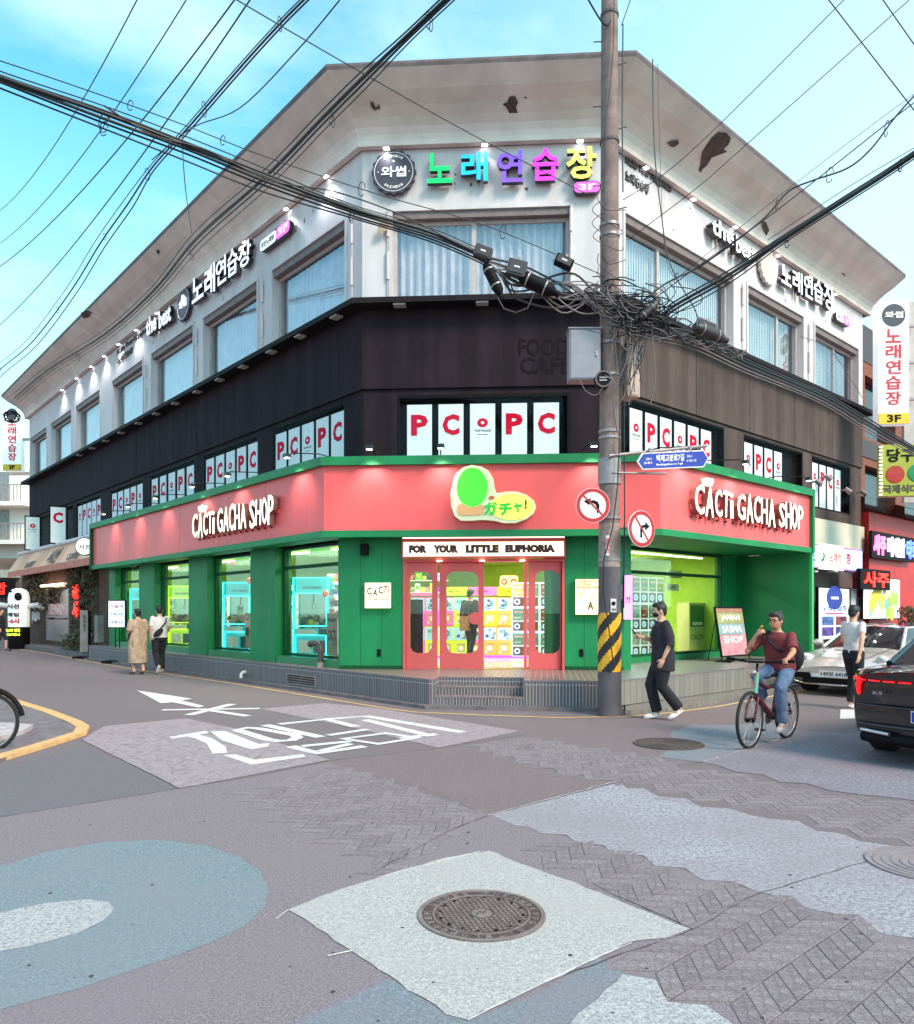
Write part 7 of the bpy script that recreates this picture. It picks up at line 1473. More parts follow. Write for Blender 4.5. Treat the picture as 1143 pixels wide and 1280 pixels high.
    if mask: e = MB(); e.ell(hd + HM @ V(0, .045, -.045), .060, .062, .050, 14, 10, 0, HM); e.build('face_mask', M_blackc, t)
    if glasses:
        e = MB()
        for s in (-1, 1): c = hd + HM @ V(s*.033, .104, .010); e.tube([c + HM @ V(.024*math.cos(a), 0, .017*math.sin(a)) for a in [2*math.pi*q/12 for q in range(13)]], .0028, 5); e.tube([hd + HM @ V(s*.057, .102, .014), hd + HM @ V(s*.078, .0, .012)], .0028, 5)
        e.tube([hd + HM @ V(-.01, .106, .014), hd + HM @ V(.01, .106, .014)], .0028, 5); e.build('glasses', M_black, t)
    return t, g, sd_, hs, fw, HM
def shirt(t, g, sd_, hs, m, sleeve=.55, b=1.0, hem=-.12, loose=.02, name='shirt', cuff=.062):
    mb = MB(); ch, pe, nk = g['chest'], g['pelvis'], g['neck']; q = loose
    torso(mb, [(pe + V(0, 0, hem), .165*b+q, .12*b+q), (pe + V(0, 0, .02), .165*b+q, .12*b+q), (pe.lerp(ch, .5), .152*b+q, .112*b+q), (ch, .165*b+q, .122*b+q), (ch.lerp(nk, .55), .165*b+q*.7, .108*b+q*.6), (ch.lerp(nk, .84), .10, .082), (nk - V(0, 0, .015), .066, .068)], (sd_+hs).normalized())
    for k in 'LR':
        e = g['sh'+k].lerp(g['el'+k], min(1, sleeve/.55)) if sleeve <= .55 else g['el'+k].lerp(g['wr'+k], (sleeve-.55)/.45)
        pts = [g['sh'+k], g['sh'+k].lerp(g['el'+k], .5)] + ([g['el'+k]] if sleeve > .5 else []) + [e]; rr = [.055*b+q*.2, .056*b+q*.3] + ([.056+q*.3] if sleeve > .5 else []) + [cuff*.92+q*.2]; mb.tube(pts, rr, 12); mb.ell(g['sh'+k], rr[0], rr[0], rr[0], 10, 8)
    rl = random.Random(int(abs(g['head'].z)*1000)); 
    for _ in range(10): p = pe.lerp(ch, rl.uniform(-.2, .9)); a = rl.uniform(0, 6.28); mb.ell(p + sd_*(.15*b+q)*math.cos(a) + V(0, 0, 1).cross(sd_)*(.11*b+q)*math.sin(a), .03, .02, .06, 6, 5)
    return fuse(mb, name, m, t, .012, 3)
def trousers(t, g, sd_, hs, m, wide=1.0, b=1.0, name='trousers', end=.94):
    mb = MB(); pe = g['pelvis']; torso(mb, [(pe - V(0, 0, .12), .155*b, .115*b), (pe, .168*b, .122*b), (pe + V(0, 0, .10), .150*b, .108*b)], hs)
    for k in 'LR':
        h, kn, an = g['hip'+k], g['kn'+k], g['an'+k]; e = kn.lerp(an, end); mb.tube([h, h.lerp(kn, .5), kn, kn.lerp(e, .5), e], [.097*b, .086*wide, .070*wide, .068*wide, .066*wide], 14); mb.ell(h, .097*b, .097*b, .097*b, 10, 8); mb.ell(kn, .071*wide, .071*wide, .071*wide, 10, 8)
    return fuse(mb, name, m, t, .012, 3)
def shoes(t, g, m=None):
    for k in 'LR':
        a, to = g['an'+k], g['to'+k]; d = (to - a); fl = Vector((d.x, d.y, d.z*.9)).normalized(); r = fl.cross(V(0, 0, 1)).normalized(); u = r.cross(fl); M3 = Matrix((r, fl, u)).transposed(); c = a.lerp(to, .5) - V(0, 0, .006)
        mb = MB(); mb.ell(c - fl*.05 + u*.012, .040, .062, .046, 10, 8, 0, M3); mb.ell(c + fl*.055, .046, .080, .036, 10, 8, 0, M3); mb.ell(c + u*-.026, .044, .138, .014, 12, 6, 0, M3); fuse(mb, 'shoe', m or M_shoe, t, .008, 2)
ST = dict(pelvis=(0, 0, .95), chest=(0, .0, 1.24), neck=(0, -.01, 1.46), head=(0, .015, 1.60), shL=(-.17, -.01, 1.40), shR=(.17, -.01, 1.40), elL=(-.22, -.03, 1.13), elR=(.22, -.03, 1.13), wrL=(-.22, .04, .90), wrR=(.22, .04, .90),
    hipL=(-.09, 0, .92), hipR=(.09, 0, .92), knL=(-.10, .02, .50), knR=(.10, .02, .50), anL=(-.10, -.03, .085), anR=(.10, -.03, .085), toL=(-.12, .12, .04), toR=(.12, .12, .04))
def pose(**k): d = dict(ST); d.update(k); return d
def where(px, Y, hd=0.0): return T((px-CX)/F*Y, Y, 0, hd)
# the couple on the left, seen from behind; they walk along the left street
hd_left = math.atan2(.6628, .7488)
J = pose(knL=(-.09, .10, .50), anL=(-.09, .02, .09), toL=(-.10, .17, .05), knR=(.09, -.02, .50), anR=(.09, -.12, .10), toR=(.10, .02, .04), elL=(-.25, -.04, 1.14), wrL=(-.20, .14, 1.02), wrR=(.22, .10, .95), neck=(0, 0, 1.46))
tt, g, a, b, fw, HM = figure('person in a long beige dress seen from behind beside the menu stand', where(172.5, 18.9, hd_left+.15), J, scale=.955, face=True, longhair=False)
mb = MB(); torso(mb, [(V(0, 0, .30), .24, .20), (V(0, 0, .50), .235, .19), (V(0, 0, .75), .225, .175), (V(0, 0, .98), .215, .165), (V(0, 0, 1.20), .20, .145), (V(0, 0, 1.36), .19, .125), (V(0, 0, 1.43), .12, .09), (V(0, 0, 1.46), .07, .07)], V(1, 0, 0))
for k in 'LR': mb.tube([g['sh'+k], g['sh'+k].lerp(g['el'+k], .6), g['el'+k]], [.085, .085, .08], 12)
rl = random.Random(2)
for k in range(26): an = rl.uniform(0, 6.28); z = rl.uniform(.34, 1.2); mb.ell((.225*math.cos(an), .18*math.sin(an), z), .022, .022, .20, 6, 6)
fuse(mb, 'dress', mat('beige_linen', (172, 152, 132), .9, rgb2=(140, 120, 102), scale=6, bump=1.0, bscale=9), tt, .014, 2)
shoes(tt, g, M_pipe); mb = MB(); mb.ell(g['head'] + V(0, -.08, .05), .05, .05, .05, 10, 8); mb.build('hair_bun', HAIR, tt)
bg_ = thing('shoulder_bag', 'small dark bag hanging at the left side of the person in the beige dress', 'bag', where(166, 18.8, hd_left)); MB().slab(rrect(-.10, .10, .85, 1.08, .05), -.05, .05).build('pouch', M_blackc, bg_); mb = MB(); mb.tube([(-.08, 0, 1.05), (-.02, 0, 1.40), (.06, 0, 1.42), (.08, 0, 1.05)], .008, 5); mb.build('strap', M_blackc, bg_)
J = pose(knL=(-.10, -.02, .52), anL=(-.09, -.22, .20), toL=(-.09, -.12, .07), knR=(.09, .10, .50), anR=(.09, .06, .09), toR=(.10, .21, .045), elR=(.26, .0, 1.14), wrR=(.22, .16, .98), look=(.25, 1, -.1))
tt, g, a, b, fw, HM = figure('person in white T-shirt with a bag across the back, beside the beige dress', where(199.5, 19.2, hd_left), J, scale=1.0, body_r=1.06)
shirt(tt, g, a, b, mat('white_cotton', (218, 216, 216), .85, rgb2=(190, 188, 192), scale=8, bump=1.0, bscale=11), .42, 1.08, -.04, .03); trousers(tt, g, a, b, M_blackc, 1.15); shoes(tt, g, M_shoe)
bg_ = thing('crossbody_bag', 'dark and grey crossbody bag on the back of the person in the white T-shirt', 'bag', where(199.5, 19.2, hd_left)); mb = MB(); mb.tube([(.17, -.02, 1.44), (.10, -.17, 1.30), (-.06, -.185, 1.12), (-.16, -.12, 1.02)], .018, 8); mb.build('strap', M_blackc, bg_); mb = MB(); mb.ell((-.10, -.20, 1.04), .15, .05, .075, 12, 8, 0, Matrix.Rotation(-.7, 3, 'Y')); mb.build('pouch', M_blackc, bg_)
# man in black walking left past the pole
J = pose(pelvis=(0, 0, .93), chest=(0, .01, 1.23), neck=(0, .02, 1.45), head=(0, .05, 1.59), shL=(-.17, .0, 1.39), shR=(.17, .02, 1.39), elL=(-.23, -.05, 1.12), wrL=(-.23, .05, .90), elR=(.20, .02, 1.12), wrR=(.10, .27, 1.19), hdR=(0, 1, .25), hupR=(1, 0, .2),
    knL=(-.09, .04, .50), anL=(-.09, -.22, .16), toL=(-.09, -.09, .055), knR=(.09, .16, .50), anR=(.09, .06, .085), toR=(.09, .21, .04), look=(0, 1, -.15))
tt, g, a, b, fw, HM = figure('person in black with mask and white sneakers, walking left while holding a phone', where(829, 10.95, R_(88)), J, mask=True, hands=((.45, 1), (1.1, 1)), scale=.995, body_r=.98)
shirt(tt, g, a, b, mat('black_shirt', (44, 34, 48), .85, rgb2=(32, 26, 36), scale=7, bump=1.0, bscale=9), .62, 1.06, -.22, .035, cuff=.075); trousers(tt, g, a, b, M_blackc, 1.22); shoes(tt, g)
ph = thing('mobile_phone', 'dark mobile phone held up by the person in black', 'phone', where(829, 10.95, R_(88))); p = g['wrR'] + V(-.02, .12, .06); mb = MB(); mb.obox(p, V(1, 0, 0), V(0, .6, .8), V(0, -.8, .6), .036, .074, .005); mb.build('case', M_black, ph); mb = MB(); mb.obox(p + V(0, -.8, .6)*.0058, V(1, 0, 0), V(0, .6, .8), V(0, -.8, .6), .033, .070, .0006); mb.build('screen', mat('phone_screen', (70, 80, 96), .1), ph)
# person in white tee and black trousers on the right
J = pose(pelvis=(0, 0, .95), shL=(-.18, .03, 1.40), shR=(.18, -.03, 1.40), elL=(-.22, .04, 1.13), wrL=(-.12, .25, 1.10), hdL=(.2, 1, .1), elR=(.26, -.16, 1.16), wrR=(.27, -.24, .92), knL=(-.09, .10, .50), anL=(-.09, .06, .085), toL=(-.09, .22, .04), knR=(.09, .0, .50), anR=(.09, -.20, .10), toR=(.09, -.05, .04), look=(-.1, 1, -.25))
tt, g, a, b, fw, HM = figure('person in tight white T-shirt and black trousers walking in front of the silver car', where(1067, 12.2, R_(-62)), J, scale=.97, hands=((.9, 1), (.4, 1)))
shirt(tt, g, a, b, mat('white_cotton', (218, 216, 216)), .34, .98, .02, .006, cuff=.055); trousers(tt, g, a, b, M_blackc, 1.0); shoes(tt, g)
ph = thing('mobile_phone', 'pale phone held by the person in the white T-shirt by the silver car', 'phone', where(1067, 12.2, R_(-62))); mb = MB(); mb.obox(g['wrL']*.97 + V(.03, .12, .05), V(1, 0, 0), V(0, .7, .7), V(0, -.7, .7), .034, .07, .005); mb.build('case', M_wp, ph)
# person inside the shop
J = pose(knL=(-.10, .10, .50), anL=(-.10, .08, .085), toL=(-.10, .22, .04), knR=(.10, -.02, .50), anR=(.10, -.20, .12), toR=(.10, -.08, .04), look=(.2, 1, -.2), elR=(.23, -.08, 1.14), wrR=(.22, .02, .92))
tt, g, a, b, fw, HM = figure('person in dark jacket with a tan bag seen through the sliding entrance door', Matrix.Translation((0, 0, ZP)) @ where(588, 16.6, R_(-40)), J, scale=.93, body_r=1.0)
shirt(tt, g, a, b, mat('dark_jacket', (52, 44, 50), .8, rgb2=(40, 34, 40), scale=6), .95, 1.05, -.16, .04); trousers(tt, g, a, b, mat('grey_trousers', (62, 56, 64), .8)); shoes(tt, g, M_blackc)
bg_ = thing('tan_bag', 'tan shoulder bag carried inside the shop', 'bag', Matrix.Translation((0, 0, ZP)) @ where(582, 16.5, R_(-40))); MB().slab(rrect(-.12, .12, .68, 1.0, .05), -.06, .06).build('pouch', mat('tan_leather', (180, 140, 96), .6), bg_); mb = MB(); mb.tube([(-.1, 0, 1.0), (.02, .02, 1.26), (.1, 0, 1.0)], .01, 6); mb.build('strap', mat('tan_leather', (180, 140, 96)), bg_)
# partly cut person at the far left edge
J = pose(knL=(-.09, .16, .50), anL=(-.09, .16, .09), toL=(-.09, .31, .05), knR=(.09, .0, .50), anR=(.09, -.24, .16), toR=(.09, -.12, .06))
tt, g, a, b, fw, HM = figure('person in black walking in from the far left edge of the street', where(1, 30, R_(-80)), J, scale=1.0)
shirt(tt, g, a, b, M_blackc, .4, 1.0, -.08, .02); trousers(tt, g, a, b, mat('dark_shorts', (40, 36, 48), .8), 1.1, end=.05); shoes(tt, g, M_blackc)
# ---- bicycle and its rider
M_tyre = mat('rubber', (26, 24, 26), .8, var=.1); M_mar = mat('maroon_frame', (84, 24, 36), .35, .2, var=.05); M_mint = mat('mint_paint', (104, 166, 146), .35, var=.04); M_alu = mat('alloy', (176, 172, 176), .3, .7, var=.05)
def wheel(t, c, R, m_hub=None, name='wheel', steer=0.0):
    M0 = Matrix.Translation(c) @ Matrix.Rotation(steer, 4, 'Z'); mb = MB(); P = [Vector((R*math.cos(a)*.965, 0, R*math.sin(a)*.965)) for a in [2*math.pi*k/40 for k in range(41)]]; mb.tube(P, R*.062, 8, caps=False); wl = mb.build(name, M_tyre, t, M0)
    mb = MB(); mb.tube([p*.925 for p in P], R*.026, 6, caps=False); mb.build('rim', M_alu, wl); mb = MB(); mb.cyl((0, -.05, 0), (0, .05, 0), R*.09, 14); mb.build('hub', m_hub or M_black, wl)
    mb = MB()
    for k in range(24): a = 2*math.pi*k/24; s = 1 if k % 2 else -1; mb.tube([(R*.07*math.cos(a+.4*s), s*.035, R*.07*math.sin(a+.4*s)), (R*.88*math.cos(a), 0, R*.88*math.sin(a))], .0022, 4)
    tag(mb.build('spokes', M_alu, wl), kind='stuff'); return wl
def bicycle(t, frame_m, fork_m, steer=.0, fender=False, hub=None, R=.325, wb=1.03):
    bb = V(.43, 0, .30); st = V(.26, 0, .78); hdn = V(.86, 0, .80); hdl = V(.90, 0, .60)
    wheel(t, V(0, 0, R), R, hub); wheel(t, V(wb, 0, R), R, hub, steer=steer)
    mb = MB(); mb.tube([hdl, V(.66, 0, .44), bb], [.036, .040, .036], 10); mb.tube([hdn - V(0, 0, .04), V(.60, 0, .66), st - V(-.03, 0, .10)], .024, 8); mb.tube([bb, st], .020, 8)
    for s in (-1, 1): mb.tube([bb + V(0, s*.03, 0), V(0, s*.055, R)], .013, 6); mb.tube([V(0, s*.055, R), st - V(-.02, -s*.02, .06)], .010, 6)
    mb.build('frame', frame_m, t); mb = MB(); mb.tube([hdl - V(.01, 0, -.02), hdn + V(-.02, 0, .06)], .028, 10); mb.build('head_tube', M_mint if frame_m is M_mar else frame_m, t)
    mb = MB()
    for s in (-1, 1): mb.tube([hdl + V(.01, s*.045, -.02), V(wb-.06, s*.055, .48), V(wb, s*.055, R)], .016, 8)
    mb.tube([hdl + V(.01, -.055, -.02), hdl + V(.01, .055, -.02)], .02, 8); mb.build('fork', fork_m, t)
    mb = MB(); mb.tube([hdn, hdn + V(-.03, 0, .16)], .016, 8); c = hdn + V(-.02, 0, .18); cs, sn_ = math.cos(steer), math.sin(steer); mb.tube([c + V(-.06*cs + .32*sn_*-1, 0, 0) + V(0, .32, .02), c + V(0, .12, 0), c + V(0, -.12, 0), c + V(-.06, -.32, .02)], .014, 8); mb.build('handlebar', M_black, t)
    for s in (-1, 1): mb = MB(); mb.tube([c + V(-.05, s*.30, .018), c + V(-.075, s*.40, .022)], .019, 8); mb.build('grip', M_black, t); mb = MB(); mb.tube([c + V(.02, s*.26, 0), c + V(.03, s*.36, -.01)], .006, 5); mb.build('brake_lever', M_black, t)
    mb = MB(); mb.tube([c + V(.03, .1, 0), c + V(.12, .05, -.08), hdn + V(.05, 0, -.10)], .004, 5); mb.tube([c + V(.03, -.1, 0), c + V(.14, -.06, -.06), hdn + V(.04, 0, -.12)], .004, 5); mb.build('brake_cable', mat('copper_cable', (180, 90, 80), .4), t)
    mb = MB(); mb.ell(V(.20, 0, .80), .14, .08, .035, 12, 8); mb.ell(V(.33, 0, .80), .08, .03, .025, 10, 6); mb.cyl(V(.26, 0, .74), V(.24, 0, .79), .014, 8); mb.build('saddle', M_black, t)
    mb = MB(); mb.cyl(bb + V(0, -.045, 0), bb + V(0, -.055, 0), .085, 22); mb.build('chainring', M_alu, t); mb = MB(); mb.tube([bb + V(0, -.06, .085), V(.02, -.06, R+.035)], .005, 5); mb.tube([bb + V(0, -.06, -.085), V(.02, -.06, R-.035)], .005, 5); mb.build('chain', M_black, t)
    for s, a in ((-1, -1.25), (1, 1.89)):
        e = bb + V(.165*math.cos(a), s*.075, .165*math.sin(a)); mb = MB(); mb.tube([bb + V(0, s*.07, 0), e], .011, 6); mb.build('crank', M_alu, t); mb = MB(); mb.box(e.x-.05, e.x+.05, min(e.y, e.y+s*.10), max(e.y, e.y+s*.10), e.z-.012, e.z+.012); mb.build('pedal', M_black, t)
    if fender:
        for cx__ in (0, wb): mb = MB(); mb.tube([V(cx__, 0, R) + V(1.13*R*math.cos(a), 0, 1.13*R*math.sin(a)) for a in [R_(d) for d in range(10 if cx__ else 30, 150, 12)]], .03, 8); mb.build('mudguard', M_black, t)
    mb = MB(); mb.ell(hdn + V(.07, 0, .06), .035, .035, .035, 10, 8); mb.build('headlight', M_alu, t); return bb
ra, fa = G(984, 922.5), G(939.5, 935); ang_b = math.atan2(fa[1]-ra[1], fa[0]-ra[0]); BM_ = T(ra[0], ra[1], 0, ang_b)
bk = thing('bicycle', 'maroon and mint bicycle ridden by the man in the red T-shirt', 'bicycle', BM_); bicycle(bk, M_mar, M_mar, .0)
# rider joints in bicycle axes: x forward, y left; figure wants y forward, so rotate
RM = BM_ @ Matrix.Rotation(R_(-90), 4, 'Z')
def bj(x, y, z): return (-y, x, z)
J = dict(pelvis=bj(.20, 0, .89), chest=bj(.24, 0, 1.14), neck=bj(.29, 0, 1.335), head=bj(.33, 0, 1.455), shL=bj(.28, .165, 1.27), shR=bj(.28, -.165, 1.27), elL=bj(.46, .26, 1.09), wrL=bj(.73, .31, 1.03), hdL=bj(.9, -.05, -.35), hupL=(0, .2, 1),
    elR=bj(.42, -.31, 1.08), wrR=bj(.46, -.18, 1.28), hdR=bj(.05, .75, .6), hupR=bj(.6, -.5, 0), hipL=bj(.20, .09, .86), hipR=bj(.20, -.09, .86), knL=bj(.53, .13, .74), anL=bj(.40, .12, .26+.07), toL=bj(.55, .13, .24), knR=bj(.58, -.12, .80), anR=bj(.42, -.12, .52), toR=bj(.56, -.12, .46), look=bj(1, -.12, -.10))
J['anL'] = bj(.42, .12, .23); J['toL'] = bj(.56, .13, .17); J['knL'] = bj(.50, .13, .66)
RSC = .92; J = {k: (v if k in ('look', 'hdL', 'hdR', 'hupL', 'hupR') else tuple(c/RSC for c in v)) for k, v in J.items()}
tt, g, a, b, fw, HM = figure('person in red T-shirt, glasses and jeans riding the maroon bicycle, one hand at mouth', RM, J, glasses=True, hands=((1.3, 1), (1.2, 1)), body_r=1.04, scale=RSC, skin=mat('tanned_skin', (186, 134, 108), .55, var=.04, scale=3), hair_m=mat('greying_hair', (58, 50, 50), .6, rgb2=(28, 24, 26), scale=30))
shirt(tt, g, a, b, mat('red_tshirt', (120, 44, 50), .85, rgb2=(100, 34, 40), scale=7, bump=1.0, bscale=10), .46, 1.06, -.04, .025, cuff=.075); trousers(tt, g, a, b, mat('blue_jeans', (92, 112, 146), .85, rgb2=(70, 88, 122), scale=12, bump=1.0, bscale=13), 1.12); shoes(tt, g, mat('grey_shoe', (170, 164, 168), .6))
bg_ = thing('sling_bag', 'black sling bag on the back of the cyclist with its strap across the chest', 'bag', RM); mb = MB(); mb.tube([Vector(bj(*p)) for p in ((.20, .16, 1.04), (.385, .06, 1.10), (.395, -.05, 1.20), (.33, -.10, 1.325), (.22, -.11, 1.31), (.12, -.04, 1.20), (.07, .06, 1.10))], .018, 8); mb.build('strap', M_blackc, bg_)
mb = MB(); mb.ell(Vector(bj(.05, .10, 1.02)), .13, .08, .19, 14, 10); mb.build('pouch', M_blackc, bg_)
mb = MB(); c = Vector(J['wrR'])*RSC + V(-.05, -.01, .09); mb.cyl(c, c + V(-.05, .08, .02), .012, 8); tag(mb.build('snack', mat('snack', (220, 150, 60), .6), None, RM), 'small orange snack held at the mouth of the cyclist', 'snack')
# bicycle cut by the left edge
x, y = G(-16, 940); t = thing('parked_bicycle', 'black bicycle with red hub and mudguard cut off by the left edge', 'bicycle', T(x, y, 0, R_(8)) @ T(-1.03, 0)); bicycle(t, M_black, M_black, 0, True, mat('red_hub', (176, 30, 44), .4), R=.33)
# ================================================================ cars
def key(tab, t):
    for (a, *va), (b, *vb) in zip(tab, tab[1:]):
        if t <= b: u = max(0, (t-a)/(b-a)); u = u*u*(3-2*u)*.5 + u*.5; return [p + (q-p)*u for p, q in zip(va, vb)]
    return list(tab[-1][1:])
def paint(name, rgb, flake=.35, rough=.18):
    m = mat(name, rgb, rough, metal=flake, var=.02, scale=2); b = m.node_tree.nodes['Principled BSDF']; b.inputs['Coat Weight'].default_value = 1; b.inputs['Coat Roughness'].default_value = .04; return m
def car_body(tab, L_, n=40):
    """tab rows: t, z low, z shoulder, z centre, half width low, shoulder, deck. x runs from the nose backwards."""
    rings = []
    for i in range(n+1):
        t = i/n; zl, zs, zc, wl, ws, wd = key(tab, t); x = -t*L_
        half = [(0, zl), (wl*.8, zl), (wl, zl+.07), (ws*.995, zl*.55+zs*.45), (ws, zs-.07), (ws-.035, zs), (wd+(ws-wd)*.45, zs*.6+zc*.4), (wd*.7, zc-.012), (0, zc)]
        e = max(0, (.12-t)/.12)**1.5 - max(0, (t-.88)/.12)**1.5; f_ = lambda w_: x - e*.20*(w_/.9)**3
        rings.append([Vector((f_(w_), w_, z)) for w_, z in half] + [Vector((f_(w_), -w_, z)) for w_, z in half[-2:0:-1]])
    return rings
M_tint = mat('tinted_window', (38, 38, 44), .04, var=.03); M_chr = mat('chrome', (200, 200, 206), .12, .9, var=.02)
def car_wheel(t, x, y, R=.33, s=1, m=None):
    mb = MB(); mb.tube([V(x, y-.11*s, R), V(x, y-.10*s, R), V(x, y+.09*s, R), V(x, y+.11*s, R)], [R*.93, R, R, R*.93], 32); w_ = mb.build('wheel', M_tyre, t)
    mb = MB(); mb.tube([V(x, y+.10*s, R), V(x, y+.115*s, R)], [R*.70, R*.70], 28); mb.build('rim', M_black, w_)
    mb = MB()
    for k in range(5): a = 2*math.pi*k/5; mb.tube([V(x, y+.12*s, R), V(x+R*.64*math.cos(a), y+.125*s, R+R*.64*math.sin(a))], [.03, .022], 6)
    mb.ell(V(x, y+.12*s, R), .05, .02, .05, 10, 6); P = [V(x+R*.67*math.cos(a), y+.118*s, R+R*.67*math.sin(a)) for a in [2*math.pi*k/28 for k in range(29)]]; mb.tube(P, .014, 6, caps=False); mb.build('spoke_disc', m or M_chr, w_)
def cabin(t, pts_low, pts_top, roof_z, m_paint, pillar=.03):
    """pts_low/top: four corners (front left, front right, rear right, rear left) of the glasshouse."""
    lo = [Vector(p) for p in pts_low]; to = [Vector(p) for p in pts_top]; names = ['windscreen', 'side_window', 'rear_window', 'side_window']
    for k in range(4):
        a, b, c, d = lo[k], lo[(k+1) % 4], to[(k+1) % 4], to[k]; mb = MB(); n = 6; grid = []
        nrm = (b-a).cross(d-a).normalized(); ctr = (sum(lo, V(0, 0, 0))+sum(to, V(0, 0, 0)))/8
        if nrm.dot(ctr-a) > 0: nrm = -nrm
        for j in range(n+1):
            for i in range(n+1): u, v = i/n, j/n; p = a.lerp(b, u).lerp(d.lerp(c, u), v); grid.append(p + nrm*(.05 if k in (0, 2) else .03)*math.sin(math.pi*u)*(.4+.6*math.sin(math.pi*(v*.8+.1))))
        mb.add(grid, [(j*(n+1)+i, j*(n+1)+i+1, (j+1)*(n+1)+i+1, (j+1)*(n+1)+i) for j in range(n) for i in range(n)], 0, True); mb.build(names[k], M_tint, t)
    mb = MB()
    for k in range(4): mb.tube([lo[k], to[k]], [pillar*1.3, pillar], 8)
    for k in (1, 3): a, b = to[k], to[(k+1) % 4]; mb.tube([a, b], pillar*.9, 8)
    mb.tube([to[3], to[0]], pillar*.9, 8); rows = []
    n = 8
    for j in range(n+1):
        for i in range(n+1): u, v = i/n, j/n; p = to[0].lerp(to[1], u).lerp(to[3].lerp(to[2], u), v); rows.append(p + V(0, 0, roof_z*math.sin(math.pi*u)**.7*math.sin(math.pi*(.12+.76*v))))
    mb.add(rows, [(j*(n+1)+i, j*(n+1)+i+1, (j+1)*(n+1)+i+1, (j+1)*(n+1)+i) for j in range(n) for i in range(n)], 0, True); mb.build('roof', m_paint, t)
def arch(t, x, y, R, s):
    mb = MB(); P = [V(x + R*math.cos(a), y, R*.86 + R*math.sin(a)) for a in [math.pi*k/20 - .12 + k*.012 for k in range(21)]]; mb.add([V(x, y, R*.7)] + P, [(0, k, k+1) for k in range(1, 21)]); mb.v = [tuple(Vector(v)) for v in mb.v]; mb.build('wheel_arch', M_black, t)
    mb = MB(); mb.tube(P, .018, 6); mb.build('arch_lip', M_black, t)
# silver sports coupe facing the camera, parked along the right street
silver = paint('silver_paint', (206, 202, 202), .25); c_head = math.atan2(-DR[1], -DR[0])
fx, fy = G(1015, 868); fx += .18; fy += .25
sc = thing('silver_sports_car', 'silver low sports coupe facing the camera, parked beside the shop platform', 'car', T(fx + .08, fy - .62, 0, c_head))
tab = [(0, .34, .50, .56, .55, .70, .30), (.03, .22, .58, .66, .74, .84, .46), (.08, .17, .66, .72, .84, .91, .60), (.18, .16, .76, .80, .88, .93, .66), (.30, .16, .80, .90, .88, .92, .66), (.45, .16, .82, .92, .88, .91, .66), (.62, .16, .86, .94, .90, .94, .68), (.78, .18, .90, .98, .90, .95, .68), (.92, .24, .84, .88, .84, .90, .56), (1, .36, .70, .76, .62, .74, .40)]
mb = MB(); mb.loft(car_body(tab, 4.5)); mb.build('body', silver, sc)
cabin(sc, [(-1.22, -.72, .86), (-1.22, .72, .86), (-3.75, .68, .94), (-3.75, -.68, .94)], [(-1.98, -.54, 1.245), (-1.98, .54, 1.245), (-2.75, .52, 1.25), (-2.75, -.52, 1.25)], .05, silver)
for x in (-.88, -3.38):
    for s in (-1, 1): arch(sc, x, s*.935, .37, s); car_wheel(sc, x, s*.84, .335, s)
mb = MB(); mb.slab([(-.02, .30), (-.34, .21), (-.34, .17), (0, .22)], -.70, .70)
for s in (-1, 1):
    mb = MB(); mb.ell(V(-.42, s*.66, .665), .21, .115, .085, 16, 10, 0, Matrix.Rotation(s*.25, 3, 'Z') @ Matrix.Rotation(-.35, 3, 'Y')); h = mb.build('headlight', mat('headlight_glass', (190, 198, 206), .05, var=.03), sc); mb = MB(); mb.ell(V(-.34, s*.66, .665), .10, .06, .045, 12, 8); mb.build('headlight_lamp', M_chr, h)
    mb = MB(); mb.slab(rrect(-.02, .30, -.05, .06, .05), 0, .02); mb.build('side_intake', M_black, sc, Matrix.Translation((-.03, s*.62, .36)) @ Matrix.Rotation(R_(-90), 4, 'Z') @ Matrix.Translation((-.14, 0, 0)))
    mb = MB(); mb.ell(V(-1.62, s*1.0, .93), .08, .12, .07, 12, 8); mb.tube([V(-1.62, s*.80, .86), V(-1.62, s*.98, .92)], .02, 6); mb.build('side_mirror', silver, sc)
mb = MB(); mb.box(-.055, .01, -.60, .60, .235, .33); mb.build('lower_grille', M_black, sc, Matrix.Translation((.005, 0, 0))); mb = MB(); mb.tube([V(-.13, -.80, .24), V(.01, -.55, .215), V(.04, 0, .21), V(.01, .55, .215), V(-.13, .80, .24)], .018, 8); mb.build('splitter', M_chr, sc)
mb = MB(); mb.box(.0, .52, -.012, 0, 0, .115, 0); mb.text('149보 6418', .03, .02, .46, .075, -.013, .002, 1, .02); mb.build('number_plate', [M_wp, M_black], sc, Matrix.Translation((.055, -.26, .36)) @ Matrix.Rotation(R_(90), 4, 'Z'))
mb = MB(); mb.ell(V(-.24, 0, .715), .035, .028, .008, 10, 6); mb.build('hood_badge', M_chr, sc)
mb = MB()
for s in (-1, 1): mb.tube([V(-.25, s*.42, .70), V(-.8, s*.5, .80), V(-1.2, s*.55, .87)], .004, 5)
mb.build('hood_seam', M_black, sc); mb = MB(); mb.tube([V(-1.16, -.5, .885), V(-1.42, 0, 1.03)], .008, 5); mb.tube([V(-1.16, .1, .895), V(-1.40, .5, 1.0)], .008, 5); mb.build('wiper', M_black, sc)
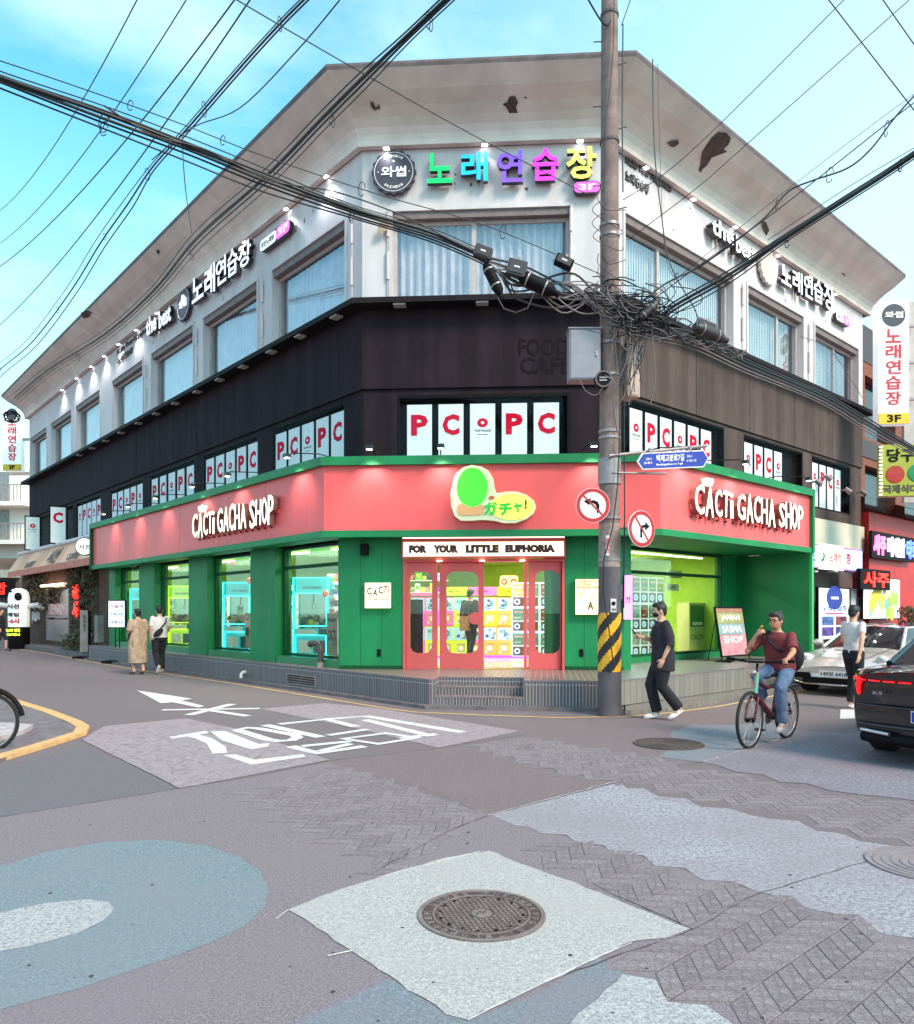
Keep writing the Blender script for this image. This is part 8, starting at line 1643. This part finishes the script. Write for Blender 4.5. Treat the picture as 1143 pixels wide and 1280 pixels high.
# black sedan seen from behind, cut by the right edge
black = paint('black_paint', (22, 20, 26), .1, .12)
wx, wy = G(1113, 938); hx = Vector((DR[0], DR[1], 0)); lf = Vector((-DR[1], DR[0], 0))
org = Vector((wx, wy, 0)) - lf*.80 + hx*(4.8 - 1.02)
bc = thing('black_sedan', 'glossy black sedan seen from behind with red light bar, cut by the right edge', 'car', Matrix.Translation(org) @ Matrix.Rotation(math.atan2(DR[1], DR[0]), 4, 'Z'))
tab = [(0, .34, .55, .62, .6, .74, .4), (.05, .22, .66, .74, .84, .88, .55), (.2, .19, .80, .90, .90, .92, .68), (.35, .19, .86, .98, .90, .93, .70), (.6, .19, .90, 1.0, .90, .93, .70), (.82, .20, .94, 1.03, .90, .93, .70), (.93, .24, .95, 1.02, .89, .92, .68), (.98, .25, .93, 1.0, .87, .90, .66), (1, .28, .90, .965, .83, .865, .62)]
mb = MB(); mb.loft(car_body(tab, 4.8, 48)); mb.build('body', black, bc)
cabin(bc, [(-1.3, -.74, .95), (-1.3, .74, .95), (-4.15, .68, 1.0), (-4.15, -.68, 1.0)], [(-2.2, -.56, 1.42), (-2.2, .56, 1.42), (-3.2, .55, 1.41), (-3.2, -.55, 1.41)], .05, black)
for x in (-.95, -3.78):
    for s in (-1, 1): arch(bc, x, s*.935, .37, s); car_wheel(bc, x, s*.84, .335, s)
M_tail = glow('tail_red', (235, 20, 24), .7)
def arc_(z, x0, dx, w_, n=13): return [V(x0 + dx*(abs((k/(n-1)*2-1)*w_/.9)**3), (k/(n-1)*2-1)*w_, z) for k in range(n)]
mb = MB()
P = arc_(.855, -4.812, .20, .80, 43)
for k in range(42):
    if k % 4 != 3: mb.tube([P[k]+V(.002, 0, 0), P[k+1]+V(.002, 0, 0)], .008, 6)
tag(mb.build('light_bar', M_tail, bc), kind='stuff')
for s in (-1, 1):
    mb = MB(); mb.tube([V(-4.685, s*.78, .86), V(-4.66, s*.81, .80), V(-4.67, s*.80, .70)], [.026, .030, .016], 8); mb.tube([V(-4.685, s*.78, .86), V(-4.60, s*.865, .87), V(-4.45, s*.905, .86)], .018, 8); mb.build('tail_light', M_tail, bc)
    mb = MB(); mb.tube([V(-4.81, s*.46, .33), V(-4.70, s*.76, .34)], .022, 8); mb.build('exhaust_trim', M_chr, bc)
mb = MB(); mb.tube([V(p.x-.012, p.y, .60) for p in arc_(.6, -4.80, .20, .82, 17)], .012, 6); mb.tube([V(p.x, p.y, .40) for p in arc_(.4, -4.80, .20, .80, 17)], .02, 6); mb.build('bumper_crease', mat('dark_chrome', (70, 66, 74), .2, .6), bc)
mb = MB(); mb.tube([V(p.x+.03, p.y, .27) for p in arc_(.27, -4.79, .20, .76, 17)], .06, 8); mb.build('diffuser', M_black, bc)
mb = MB(); mb.box(0, .52, -.012, 0, 0, .115, 0); mb.box(0.006, .06, -.0135, -.012, .006, .109, 2); mb.text('17', .10, .02, .12, .075, -.013, .002, 1, .02); mb.build('number_plate', [M_wp, M_black, M_blue], bc, Matrix.Translation((-4.815, .26, .47)) @ Matrix.Rotation(R_(-90), 4, 'Z'))
mb = MB(); mb.text('K5', 0, 0, .085, .032, 0, .003, 0, .01); mb.build('badge_lettering', M_chr, bc, Matrix.Translation((-4.79, .62, .72)) @ Matrix.Rotation(R_(-84), 4, 'Z'))
for s in (-1, 1): mb = MB(); mb.ell(V(-1.55, s*1.0, 1.02), .08, .12, .08, 12, 8); mb.build('side_mirror', black, bc)
